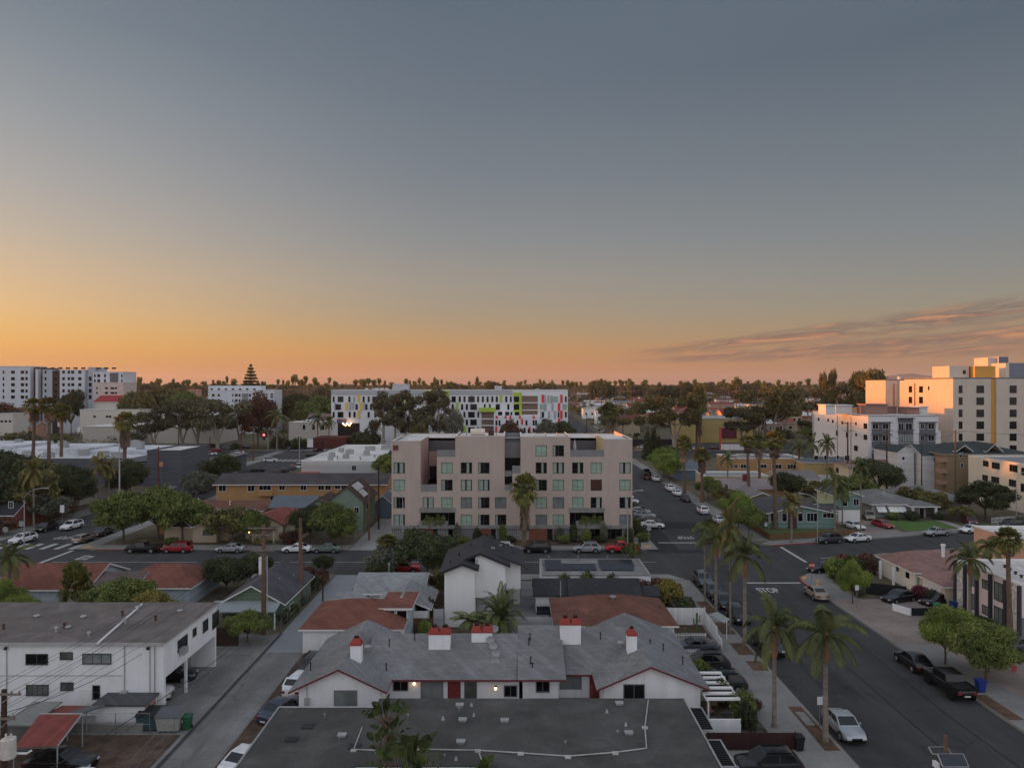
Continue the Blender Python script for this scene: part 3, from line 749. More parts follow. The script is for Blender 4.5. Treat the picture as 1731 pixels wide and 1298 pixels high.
PAINTS=dict(white=paint('car paint',(226,226,226)),black=paint('car paint',(16,16,18)),silver=paint('car paint',(168,172,175),metal=.4),red=paint('car paint',(150,18,32)),bright=paint('car paint',(190,22,34)),maroon=paint('car paint',(84,20,30)),grey=paint('car paint',(84,88,94),metal=.3),slate=paint('car paint',(54,60,68)),gold=paint('car paint',(168,132,92),metal=.3),tan=paint('car paint',(150,138,122),metal=.2),sage=paint('car paint',(112,124,116),metal=.2),navy=paint('car paint',(30,40,66)),teal=paint('car paint',(40,74,80)),darkgreen=paint('car paint',(28,40,38)))
def car(kind,colour,x,y,heading,label,group=None,z=.012,scale=1.0,cat='car'):
 """HEADING in degrees, 0 along +X, 90 away from the viewer"""
 return place(kind,(x,y,z),radians(heading),label,group,cat,scale,{BODY:PAINTS[colour]})
def carp(kind,colour,px,py,heading,label,group=None,cat='car',z=.012):
 x,y=gp(px,py,z);return car(kind,colour,x,y,heading,label,group,z,cat=cat)
def far_car():
 m=MB();m.box(-2.2,2.2,-.9,.9,.25,.85,0)
 i=len(m.v);m.v+=[(1.1,-.85,.85),(-1.7,-.85,.85),(-1.7,.85,.85),(1.1,.85,.85),(.4,-.7,1.45),(-1.2,-.7,1.45),(-1.2,.7,1.45),(.4,.7,1.45)]
 for k in range(4):
  j=(k+1)%4;m.f.append((i+k,i+4+k,i+4+j,i+j));m.m.append(1)
 m.f.append((i+7,i+6,i+5,i+4));m.m.append(0)
 for x in(-1.35,1.35):
  for s in(-1,1):m.tube([(x,s*.7,.32),(x,s*.92,.32)],.32,8,2)
 PROTO['far_car']=link('distant_car',m.mesh('distant_car'),[BODY,CARGLASS,RUBBER])
far_car()
# ground, roads, pavements
def tz(d):return 0. if d<350 else(d-350)/1650.*11. if d<2000 else 11.
m=MB();rows=[-150,0,350,600,1000,1500,2000,3200,9500]
for a,b in zip(rows,rows[1:]):
 m.face([(-6500,a,tz(a)-.06),(6500,a,tz(a)-.06),(6500,b,tz(b)-.06),(-6500,b,tz(b)-.06)])
struct('ground',m,DRY)
m=MB();m.face([(-260,-40,0),(260,-40,0),(260,300,0),(-260,300,0)]);struct('road',m,ASPH)
m=MB()
for x0,x1 in((-90,-77),(34,46)):
 for a,b in((300,350),(350,620)):
  m.face([(x0,a,tz(a)+.03),(x1,a,tz(a)+.03),(x1+(b-a)*.01,b,tz(b)+.03),(x0+(b-a)*.01,b,tz(b)+.03)])
struct('road',m,ASPH)
KERB=mat('concrete kerb',(140,137,132),.9,.15,.6)
def block(pts,m):struct('ground',MB().prism(pts,-.05,.12,0,1),[KERB,m])
block([(-20.9,-20),(24.5,-20),(24.5,100.8),(23.6,103.2),(21.6,104.2),(-20.9,104.2)],SOIL)
block([(-72,-20),(-25,-20),(-25,104.2),(-68.5,104.2),(-71,103),(-72,100)],DRY)
block([(-72,123),(-71,120.8),(-68.5,119.7),(-26.6,119.7),(-26.6,268),(-72,268)],DRY)
block([(-21.2,119.7),(21.6,119.7),(23.3,120.7),(24,123),(24,268),(-21.2,268)],SOIL)
block([(41.2,126.5),(42,123.8),(44,122.9),(52,125),(96,138),(180,162),(180,268),(41.2,268)],DRY)
block([(39.6,-20),(180,-20),(180,143.5),(100,121),(46,106.2),(42,104.6),(40,102.4),(39.6,100)],DRY)
block([(-250,120),(-92,120),(-89,121),(-88,124),(-88,268),(-250,268)],DRY)
block([(-250,-20),(-88,-20),(-88,102),(-90,104.2),(-250,104.2)],DRY)
def sheet(name,quads,mt,z):
 m=MB()
 for q in quads:m.face([(x,y,z)for x,y in q])
 return struct(name,m,mt)
def rc(x0,x1,y0,y1):return[(x0,y0),(x1,y0),(x1,y1),(x0,y1)]
sheet('pavement',[rc(19.6,24.42,30,101)],CONC,.126)
sheet('pavement',[[(-20.8,101.2),(24,101.2),(22.2,104),(-20.8,104.1)]],CONC,.131)
sheet('pavement',[rc(-21,23.9,119.8,122.6),rc(20.9,23.9,122.6,266)],CONC,.126)
sheet('pavement',[rc(-71.9,-26.7,119.8,123.2),rc(-71.9,-69,123.2,266),rc(-71.5,-25.1,101.4,104.1)],CONC,.126)
sheet('pavement',[rc(41.3,44.4,126.4,266),[(42.2,124),(44,123.1),(52,125.2),(96,138.2),(180,162.2),(180,165),(96,141),(52,128),(44.4,126.4)]],CONC,.126)
sheet('pavement',[rc(39.7,43.6,30,100),[(39.7,100),(43.6,100),(46,103),(100,118),(180,140),(180,143.2),(100,120.8),(46,106),(42.1,104.4),(40.1,102.3)]],CONC,.126)
sheet('pavement',[rc(-92,-88.2,124,266)],CONC,.126)
sheet('alley',[rc(-25,-20.9,30,104.2)],CONC2,.004)
sheet('alley',[rc(-26.6,-21.2,119.7,268)],mat('pale alley concrete',(146,144,140),.9,.18,.35,'asphalt'),.004)
sheet('alley',[rc(-25.4,-21.1,74,104)],mat('smooth grey concrete',(142,144,146),.9,.1,.35),.009)
sheet('driveway',[rc(-41.5,-25,40,79)],CONC2,.126)
for y0,y1,x0,x1 in((53.9,61.3,23.0,24.15),(69,71.4,22.7,24.2),(73,76.3,22.6,24.2),(79,83,22.7,24.2),(86,91,22.8,24.2)):
 sheet('planting_strip',[rc(x0,x1,y0,y1)],mat('reddish soil',(104,74,58),.95,.3,1.5,'soil',col2=(82,66,50)),.135)
sheet('planting_strip',[rc(39.8,41.1,58.8,63.6),rc(39.8,41.0,50,54)],mat('reddish soil',(104,74,58),.95,.3,1.5,'soil',col2=(82,66,50)),.135)
sheet('gutter',[rc(-25.06,-24.86,40,79.5)],ASPH,.14)
sheet('utility_cover',[rc(23.25,23.95,57.9,60.3)],CONCWALL,.142)
DRV=mat('driveway concrete',(146,142,136),.9,.16,.4,'paving',p=(2.4,2.4),dark=.8)
DRVP=mat('pinkish driveway',(142,126,118),.9,.2,.35,'paving',p=(3.,3.),dark=.8)
sheet('driveway',[rc(15.2,19.6,62.3,76.3),rc(13.5,19.6,44,53.9)],DRV,.131)
sheet('yard',[rc(15.8,19.8,54.3,60.6)],mat('dark garden soil',(66,54,46),.95,.3,2.,'soil',col2=(110,104,98)),.133)
sheet('yard',[rc(13.6,21.2,76.6,82)],mat('brown bare soil',(92,68,52),.95,.25,1.5,'soil',col2=(76,58,46)),.136)
sheet('yard',[rc(-4,4.3,78,92)],mat('grey deck',(128,128,130),.8,.12,.6,'siding',p=(.2,0)),.134)
sheet('driveway',[[(43.6,62),(60,74),(60,92),(43.6,92)],[(40,76),(43.6,76),(43.6,92),(40,92)]],DRVP,.131)
sheet('lawn',[rc(44.2,49.5,95.5,103)],GRASS,.133)
sheet('lawn',[rc(44.4,52,44,62)],mat('patchy lawn',(84,84,50),.95,.3,1.2,'soil',col2=(96,78,58)),.133)
sheet('lawn',[[(44.8,127.4),(54.5,129.8),(62,131.5),(62,134),(44.8,139.5)]],GRASS,.133)
sheet('driveway',[[(63,131.4),(71.2,133.6),(71.2,146),(63,146)]],DRVP,.133)
sheet('lawn',[[(73,134.6),(83.5,137.6),(83.5,144.5),(73,145)]],mat('fresh lawn',(70,104,40),.95,.2,1.5,'soil',col2=(84,108,46)),.133)
sheet('path',[[(83.8,137.8),(85.3,138.2),(85.3,150),(83.8,150)]],DRV,.137)
sheet('lawn',[rc(-66,-46,124,130)],mat('dry lawn',(96,92,54),.95,.25,1.2,'soil',col2=(86,70,50)),.133)
sheet('lawn',[rc(-110,-92.4,120.4,150)],mat('shaded lawn',(88,88,52),.95,.25,1.2,'soil',col2=(70,74,44)),.133)  # two olive greens mixed by noise
sheet('road_patch',[rc(24.2,39.4,137.5,144),rc(24.2,27.4,120.2,137.5),rc(22,31,117.6,120.2)],ASPH_D,.004)
SEAL=mat('tar sealed seam',(40,40,42),.8,.2,1.)
sheet('road_patch',[rc(27.6,30.4,64,71),rc(35.2,37.6,82,86.5),rc(30,32.6,104.5,110),rc(-45,-38,105.5,109),rc(8,15,108.4,111)],mat('weathered asphalt patch',(58,57,58),.9,.18,.6,'asphalt'),.004)
def seam(pts,w=.07):sheet('tar_seam',[[(a-w,b-w),(a+w,b-w),(c+w,d+w),(c-w,d+w)]for(a,b),(c,d)in zip(pts,pts[1:])],SEAL,.006)
seam([(32.1,40),(31.9,58),(32.2,75),(31.8,98)]);seam([(26.4,62),(29,63.4),(33,62.8),(38.6,64)]);seam([(25,88),(30,89.2),(36,88.4)]);seam([(36,45),(35.6,60),(36.3,78)]);seam([(33,128),(32.6,160),(33.2,200)])
def strip(q,z=.008,mt=None):return sheet('road_marking',[q],mt or PAINTW,z)
strip(rc(25,32.2,125.1,125.6));strip(rc(32,39.3,99.7,100.2));strip([(44.5,111.6),(45,111.6),(45,122.1),(44.5,122.1)])
strip([(-71.8,108),(-71.2,108),(-71.2,119.4),(-71.8,119.4)])
for k in range(7):strip(rc(-88+.6+k*2.4,-88+1.5+k*2.4,120.4,124.6))
strip(rc(-70,-48,111.6,111.75));strip(rc(-46,-22,111.6,111.75));strip(rc(-20,22,111.6,111.75))
strip([(48,114.0),(110,131.0),(110,131.2),(48,114.2)])
strip(rc(-88,-75,264.5,265));strip(rc(-100,60,282.9,283.2),mt=mat('yellow road paint',(190,150,60),.8,.15,2.))
for k in range(8):strip(rc(-89+k*1.9,-88+k*1.9,258,263.5))
for k in range(8):strip(rc(-76-.5,-73,270+k*3.4,271.6+k*3.4))
for k in range(8):strip(rc(-95,-91.5,270+k*3.4,271.6+k*3.4))
for k in range(9):strip(rc(-91+k*1.9,-90+k*1.9,299.5,305),z=.05)
for q in(rc(24.0,24.52,30,50),):pass
m=MB();m.prism([(43.6,122.6),(44.1,122.86),(52.1,124.86),(52,125.05),(44,123.0),(43.4,122.8)],.0,.14);struct('red_kerb',m,PAINTR)
m=MB();m.prism([(39.5,96),(39.68,96),(39.68,100.0),(40.2,102.2),(40.0,102.45),(39.5,100.1)],0,.14);struct('red_kerb',m,PAINTR)
m=MB();m.box(-68,-52,119.55,119.8,0,.14);struct('red_kerb',m,mat('faded red kerb paint',(128,66,60),.85,.2,1.5))
for q in([(22.0,121.2),(23.3,121.6),(23.0,122.6),(21.6,122.3)],[(40.4,101.2),(41.4,102.6),(40.9,103.1),(40.1,101.8)],[(-71.3,121.6),(-69.6,120.6),(-69,121.4),(-70.8,122.4)]):
 sheet('tactile_paving',[q],TACT,.141)
def text(name,s,loc,size,rot,mt,stretch=1.,parent=None,ext=.001,rx=0.):
 cu=bpy.data.curves.new(name,'FONT');cu.body=s;cu.size=size;cu.align_x='CENTER';cu.align_y='CENTER';cu.extrude=ext;cu.offset=.03*size
 tmp=bpy.data.objects.new('tmp',cu);COL.objects.link(tmp);bpy.context.view_layer.update()
 me=bpy.data.meshes.new_from_object(tmp.evaluated_get(bpy.context.evaluated_depsgraph_get()));bpy.data.objects.remove(tmp);me.materials.clear();me.materials.append(mt)
 o=bpy.data.objects.new(name,me);COL.objects.link(o);o.scale=(1,stretch,1)
 o.rotation_euler=(rx,0,rot)
 if parent is not None:
  g=ORG.get(parent.name,(0,0,0));o.parent=parent;KIDS.setdefault(parent.name,[]).append(o);ORG[o.name]=g;o.location=tuple(a-b for a,b in zip(loc,g))
 else:o.location=loc
 return o
tag(text('road_marking','STOP',(33.6,96.2,.012),1.15,0,PAINTW,2.5),kind='structure')
tag(text('road_marking','STOP',(30.6,129.6,.012),1.2,pi,PAINTW,2.4),kind='structure')
tag(text('road_marking','STOP',(-66.5,114.5,.012),1.2,pi/2,PAINTW,2.2),kind='structure')
tag(text('road_marking','STOP',(-79,129.5,.012),1.2,pi,PAINTW,2.4),kind='structure')
def ridge(name,pts,depth,mt):
 m=MB()
 for(a,b)in zip(pts,pts[1:]):
  m.face([(a[0],a[1],0),(b[0],b[1],0),(b[0],b[1],b[2]),(a[0],a[1],a[2])])
  m.face([(a[0],a[1],a[2]),(b[0],b[1],b[2]),(b[0]+depth[0],b[1]+depth[1],0),(a[0]+depth[0],a[1]+depth[1],0)])
 return struct(name,m,mt)
HILL=mat('far hillside',(104,96,100),1.,.15,.002)
def hp(px,py,d):return(xa(px,d),d,za(py,d))
ridge('hills',[hp(x,y,8500)for x,y in((1180,660),(1225,652),(1260,650),(1300,654),(1360,650),(1420,645),(1470,639),(1500,636),(1525,632),(1545,631),(1560,634),(1590,637),(1640,640),(1731,642),(1800,644))],(0,700),HILL)
# the beige apartment block in the middle
TAUPE=mat('taupe stucco',(186,166,152),.9,.06,.25,grime=.08)
PINKST=mat('pinkish stucco',(184,150,138),.9,.06,.3,grime=.08)
GREYST=mat('grey stucco band',(132,130,130),.9,.07,.4,grime=.1)
DGREYST=mat('dark grey stucco',(96,94,96),.9,.08,.4)
YELST=mat('ochre stucco',(196,170,118),.9,.06,.4)
BRICKR=mat('red clay brick',(140,78,58),.9,.12,.6,'brick',p=(.4,.2))
BREEZE=mat('breeze blocks',(150,150,148),.9,.1,.6,'block',p=(.33,.33),dark=.3)
FRAME_B=mat('bronze window frame',(92,84,76),.6,.1)
WROOF=mat('white roof membrane',(206,202,196),.8,.08,.4,'patch')
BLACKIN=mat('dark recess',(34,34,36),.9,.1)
def build_main():
 D=127.;X=lambda p:xa(p,D);Z=lambda p:za(p,D)
 root=thing('apartment_building','five storey beige stucco apartment block with two dark recessed entrances on the cross street','apartment building',(0,D,0))
 win=[]
 def col(px,rows,kinds):
  for r,k in zip(rows,kinds):win.append((px,r,k))
 col(674.8,(2,3,4,5),'hcdh');col(724,(4,),'h');col(755.6,(2,3,4),'cdc');col(788.4,(2,3,4,5),'dhgc');col(818,(2,3,4,5),'dhdd');col(846.4,(4,5),'gd')
 col(885.8,(3,),'g');col(915,(1,2,3,4,5),'cddcg');col(944,(1,2,3,4,5),'dhcgc');col(976.7,(2,3,4),'dcc');col(1008,(2,3,4),'clh');col(1056.7,(2,3,4,5),'hcdg')
 RY={1:762,2:791,3:820,4:849.7,5:879}
 hw=.98
 H={}
 for px,r,k in win:H[(px,r)]=(X(px)-hw,X(px)+hw,Z(RY[r])-.97,Z(RY[r])+.97)
 zb=Z(891)
 voids=[(X(711),X(758),Z(893),Z(866)),(X(757.9),X(769.4),0,Z(866)),(X(973),X(1021),Z(893),Z(866)),(X(963),X(973.1),0,Z(866))]
 holes=list(H.values())+voids
 m=MB()
 rects=[(662,711,745),(711,738.6,831),(738.6,769.6,772),(769.6,853,737),(853,866,829),(866,880,800),(880,964,738),(964,1021,772),(1021,1069,742)]
 for a,b,t in rects:
  wall_holes(m,'f',D,X(a),X(b),zb,Z(t),holes,.22)
 back=139.;zt1,zt2,zt3,zt4=Z(745),Z(737),Z(738),Z(742)
 def side(x,z0,z1,y1,mi,flip=False):
  q=[(x,D,z0),(x,y1,z0),(x,y1,z1),(x,D,z1)];m.face(q if not flip else q[::-1],mi)
 side(X(662),0,zt1,150,0,True);side(X(1069),0,zt4,150,0)
 side(X(711),Z(831),zt1,back,1);side(X(738.6),Z(831),Z(772),back,1,True);side(X(769.6),Z(772),zt2,back,1,True)
 side(X(853),Z(829),zt2,back,1);side(X(880),Z(800),zt3,back,1,True);side(X(866),Z(829),Z(800),back,1,True)
 side(X(964),Z(772),zt3,back,1);side(X(1021),Z(772),zt4,back,2,True)
 part('wall',m,[TAUPE,PINKST,YELST],root)
 m=MB()
 m.face([(X(662),back,9),(X(1069),back,9),(X(1069),back,16.9),(X(662),back,16.9)],0)
 m.face([(X(712),back-.02,9),(X(738),back-.02,9),(X(738),back-.02,14.4),(X(712),back-.02,14.4)],1)
 m.face([(X(713),back-.04,9),(X(726),back-.04,9),(X(726),back-.04,11.6),(X(713),back-.04,11.6)],2)
 part('rear_wall',m,[DGREYST,PINKST,BLACKIN],root)
 m=MB()
 for a,b,t in rects:
  z=Z(t);y1=back if t>760 else back+.01
  m.box(X(a)+.24,X(b)-.24,D+.24,y1,z-.5,z-.28,0)
  m.box(X(a),X(b),D,D+.22,z,z+.05,1)if t<760 else None
  if t<760:
   m.box(X(a),X(a)+.22,D+.22,back,z,z+.05,1);m.box(X(b)-.22,X(b),D+.22,back,z,z+.05,1)
   m.face([(X(a)+.22,D+.22,z-.3),(X(a)+.22,D+.22,z),(X(b)-.22,D+.22,z),(X(b)-.22,D+.22,z-.3)],1)
 m.box(X(662),X(1069),back,150,16.4,16.9,0);m.box(X(662),X(1069),back,back+.2,16.9,17.05,1);m.box(X(662),X(1069),149.8,150,0,17.05,2)
 m.box(X(711),X(853),back+.2,back+.4,16.9,17.6,1);m.box(X(964),X(1030),back+.2,back+.4,16.9,17.5,1)
 part('roof',m,[WROOF,WHITE,TAUPE],root)
 for a,b,t,bt in((711,738.6,819,831),(738.6,769.6,760.5,772),(853,866,819.5,829),(866,880,787,800),(964,1021,760.5,772)):
  part('parapet',MB().box(X(a)+.01,X(b)-.01,D+.004,D+.2,Z(bt),Z(t)),GREYST,root)
 m=MB();m.box(X(662)-.02,X(1069)+.02,D-.12,D+.2,Z(893.5),Z(887.5))
 m.box(X(709),X(770.5),D-.14,D-.002,Z(866),Z(858));m.box(X(961.5),X(1022.5),D-.14,D-.002,Z(866),Z(858))
 part('concrete_band',m,CONCWALL,root)
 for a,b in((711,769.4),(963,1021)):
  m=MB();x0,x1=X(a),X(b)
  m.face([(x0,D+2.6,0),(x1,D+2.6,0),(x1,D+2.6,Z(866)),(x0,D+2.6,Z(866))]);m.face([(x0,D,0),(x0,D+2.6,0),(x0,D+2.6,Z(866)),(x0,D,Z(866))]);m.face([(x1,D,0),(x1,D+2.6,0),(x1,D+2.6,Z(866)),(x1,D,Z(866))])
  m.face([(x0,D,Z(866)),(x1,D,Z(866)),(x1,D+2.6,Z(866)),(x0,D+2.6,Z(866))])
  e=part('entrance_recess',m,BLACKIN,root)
 for a,b,s in((709.5,757.5,1),(973.4,1022,2)):
  m=MB();m.box(X(a),X(b),D-.35,D-.2,Z(893),Z(879.5));m.box(X(a),X(b),D-.2,D+2.4,Z(893),Z(892));bal=part('balcony',m,CONCWALL,root)
  v=leaf_cloud([(xa(a+8+i*4.6,D),D-.3,Z(880)+(.25 if i%2 else-.2),.42,.32,.5+.3*(i%3))for i in range(8)],1500,.17,np.random.default_rng(s))
  v[:,1]-=0
  g=ORG[root.name];o=link('trailing_plant',quads_mesh('trailing_plant',v-np.array(g)),LEAF_GREEN,bal)
 m=MB();y=D+.1;z1=Z(893.5)
 segs=[(662,702,'b'),(702,732,'r'),(732,740,'d'),(740,757.9,'b'),(769.4,801,'b'),(801,830,'r'),(830,838,'d'),(838,876,'b'),(876,894,'g'),(894,925,'r'),(925,934,'d'),(934,963,'b'),(973,996,'g'),(1052,1069,'b')]
 mi={'b':0,'r':1,'g':2}
 for a,b,k in segs:
  if k=='d':door(root,'f',y+.3,X(a)+.05,X(b)-.05,.1,z1-.1,BLACKIN,FRAME_B);continue
  part('ground_floor_wall',MB().face([(X(a),y,0),(X(b),y,0),(X(b),y,z1),(X(a),y,z1)]),(BREEZE,BRICKR,CONCWALL)[mi[k]],root)
 for k in range(3):window(root,'f',y+.3,X(997+18*k),X(1014+18*k),.25,z1-.1,FRAME_B,GLASS,1,0,.08,name='shop_window')
 for px,r,k in win:
  a0,a1,z0,z1=H[(px,r)]
  if k=='l':
   m=MB();fbox(m,'f',D+.2,a0,a1,-.05,0,z0,z1)
   for q in range(9):fbox(m,'f',D+.2,a0,a1,0,.06,z0+.1+q*.21,z0+.2+q*.21)
   part('louvre_panel',m,mat('brown louvre',(86,56,46),.8,.12,1.),root);continue
  w=window(root,'f',D+.2,a0+.08,a1-.08,z0+.08,z1-.08,FRAME_B,{'c':GLASSG,'g':GLASSW,'h':GLASS,'d':GLASS}[k],1,0,.08,name='window')
  m=MB();mid=(a0+a1)/2;fbox(m,'f',D+.2,a0+.1,a1-.1,.02,.035,z0+.72,z0+.75)
  part('guard_rail',m,FRAME_B,w)
  if k in 'hd':
   m=MB();q=random.Random(int(px*7+r));n=1 if k=='d' else 2
   for s in range(n):
    c0=(a0+.1)if(s==0)==(q.random()<.5)else(mid+.05);wd=(mid-a0-.15)*(q.uniform(.35,.6)if k=='d' else q.uniform(.6,1.))
    fbox(m,'f',D+.2,c0,c0+wd,.016,.018+.004*s,z0+.1,z1-.1)
   part('curtain',m,mat('grey green curtain',(150,162,152),.9,.12,3.,'boards',p=(.12,0),dark=.75),w)
 m=MB();m.box(X(664.5),X(673.5),D-.03,D-.003,Z(761),Z(752.5))
 for q in range(6):m.box(X(664.5),X(673.5),D-.07,D-.03,Z(761)+q*.15,Z(761)+q*.15+.07)
 part('louvre_panel',m,mat('rust louvre',(122,70,56),.8,.12,1.),root)
 for py0,py1 in((775.5,797),(805,819.3)):
  m=MB();m.box(X(853.3),X(879.7 if py0<790 else 865.8),D+2,D+2.1,Z(py1),Z(py0));part('dark_glazing',m,GLASS,root)
 m=MB();m.box(X(853.3),X(866),D+.3,D+2.2,Z(805),Z(797));m.box(X(853.1),X(879.8),D+2.2,D+2.3,Z(829),zt1-.5);part('balcony',m,GREYST,root)
 m=MB();m.box(X(853.2),X(879.9),D+10.5,D+11,8,Z(738.5));m.box(X(853.2),X(879.9),D+10.2,D+10.5,Z(748),Z(746.5),1);part('stair_tower',m,[mat('blue grey panel',(126,136,140),.8,.1,.5),WHITE],root)
 m=MB();c=X(806);m.tube([(X(793),D+4,zt2+.45),(X(793.6),D+4,zt2+.45),(X(818),D+4,zt2+.45),(X(818.6),D+4,zt2+.45)],[.3,.62,.62,.3],12)
 part('roof_duct',m,mat('cream duct',(214,196,180),.7,.08),root,40)
 for p in(785,797,812,826,838,905,925,945):vent(root,X(p),D+6,(zt2 if p<860 else zt3)-.3,.55,.1)
 hvac(root,X(829),D+5,zt2-.3,1.0,.9,.85,mat('rust unit',(96,52,46),.8))
 for x,z in((770.6,805),(857,805),(872,805),(930,804.5),(929,834.5),(929,863.5),(773,833)):
  m=MB();m.box(X(x)-.12,X(x)+.12,D-.12,D-.004,Z(z)-.06,Z(z)+.06);part('wall_lamp',m,GALV,root)
 um=MB();um.tube([(X(974),D+3,Z(772)-.3),(X(974),D+3,Z(744))],.04,6);um.tube([(X(974),D+3,Z(762)),(X(974),D+3,Z(757)),(X(974),D+3,Z(744.5))],[.28,.3,.04],10,1)
 single('folded_parasol',um,[DARKMETAL,mat('pale parasol cloth',(196,172,168),.9)],'folded pale parasol standing on the roof terrace of the beige apartment block','parasol')
build_main()
# foreground: dark flat roof
FELT=mat('dark roofing felt',(78,76,73),.9,.2,.35,'patch')
def build_flat():
 z=2.9;root=thing('flat_roofed_building','low building with wide dark felt roof and white pipes across it','building',(-2,48,0))
 pts=[(-17.2,30),(-10,30),(-10,46.3),(-1.3,46.3),(-1.3,30),(13,30),(13,56.2),(-10.0,56.2),(-10.0,54.6),(-17.2,54.6)]
 part('wall',MB().prism(pts,0,z-.12),STUCCO_W,root)
 big=[(-17.4,30),(-9.9,30),(-9.9,46.45),(-1.4,46.45),(-1.4,30),(13.2,30),(13.2,56.4),(-10.2,56.4),(-10.2,54.8),(-17.4,54.8)]
 part('roof',MB().prism(big,z-.1,z),FELT,root)
 m=MB();E=[((-17.4,30),(-17.4,54.8)),((-17.4,54.8),(-10.2,54.8)),((13.2,30),(13.2,56.4))]
 for(a,b),(c,d)in E:m.tube([(a,b,z+.03),(c,d,z+.03)],.07,5)
 part('roof_edging',m,GALV,root)
 def pipe(px):
  m=MB();P=[gp(x,y,z)for x,y in px];m.tube([(a,b,z+.08)for a,b in P],.042,7)
  for a,b in P[1:-1]:m.box(a-.2,a+.2,b-.2,b+.2,z+.004,z+.06)
  return part('roof_pipe',m,mat('white plastic pipe',(176,172,166),.7,.25,1.2),root)
 pipe([(612,1231),(598,1268),(640,1270),(720,1268),(808,1269.5),(880,1274),(960,1279.5),(1040,1273),(1093,1266)]);pipe([(1093,1266),(1090,1230),(1096,1184)]);pipe([(808,1269.5),(816,1291)])
 vents=[(578,1244),(574,1253),(749,1216),(777,1193),(776,1204),(801,1210),(779,1255),(752,1284),(771,1284),(853,1219),(956,1261),(1026,1204),(1047,1190),(1044,1243),(1058,1226),(1063,1240),(549,1214),(797,1193),(782,1218),(690,1215)]
 for i,(px,py)in enumerate(vents):
  x,y=gp(px,py,z)
  if i%3==0:m=MB();m.box(x-.25,x+.25,y-.2,y+.2,z-.05,z+.12);m.box(x-.3,x+.3,y-.25,y+.25,z+.12,z+.16);part('roof_vent',m,GALV,root)
  elif i%3==1:vent(root,x,y,z,.3,.05)
  else:m=MB();m.tube([(x,y,z-.05),(x,y,z+.25)],[.14,.03],8);part('roof_vent',m,GALV,root)
 for k,(px,py)in enumerate(((521,1228),(493,1250),(600,1262))):
  x,y=gp(px,py,z);m=MB();m.box(x-.4,x+.4,y-.35,y+.35,z-.05,z+.07);part('roof_hatch',m,mat('black hatch',(52,52,54),.8),root)
 for y0,y1 in((51.5,55.2),(46.6,50.2),(42.5,45.4)):
  m=MB();m.box(13.2,14.3,y0,y0+.1,z-.3,z-.15);m.box(13.2,14.3,y1-.1,y1,z-.3,z-.15);m.box(14.2,14.3,y0+.1,y1-.1,z-.3,z-.15);m.box(13.2,13.28,y0+.1,y1-.1,z-.3,z-.15)
  for k in range(12):m.box(13.28,14.2,y0+.2+k*(y1-y0-.4)/11,y0+.3+k*(y1-y0-.4)/11,z-.28,z-.18,1)
  part('awning_grille',m,[GALV,DARKMETAL],root)
build_flat()
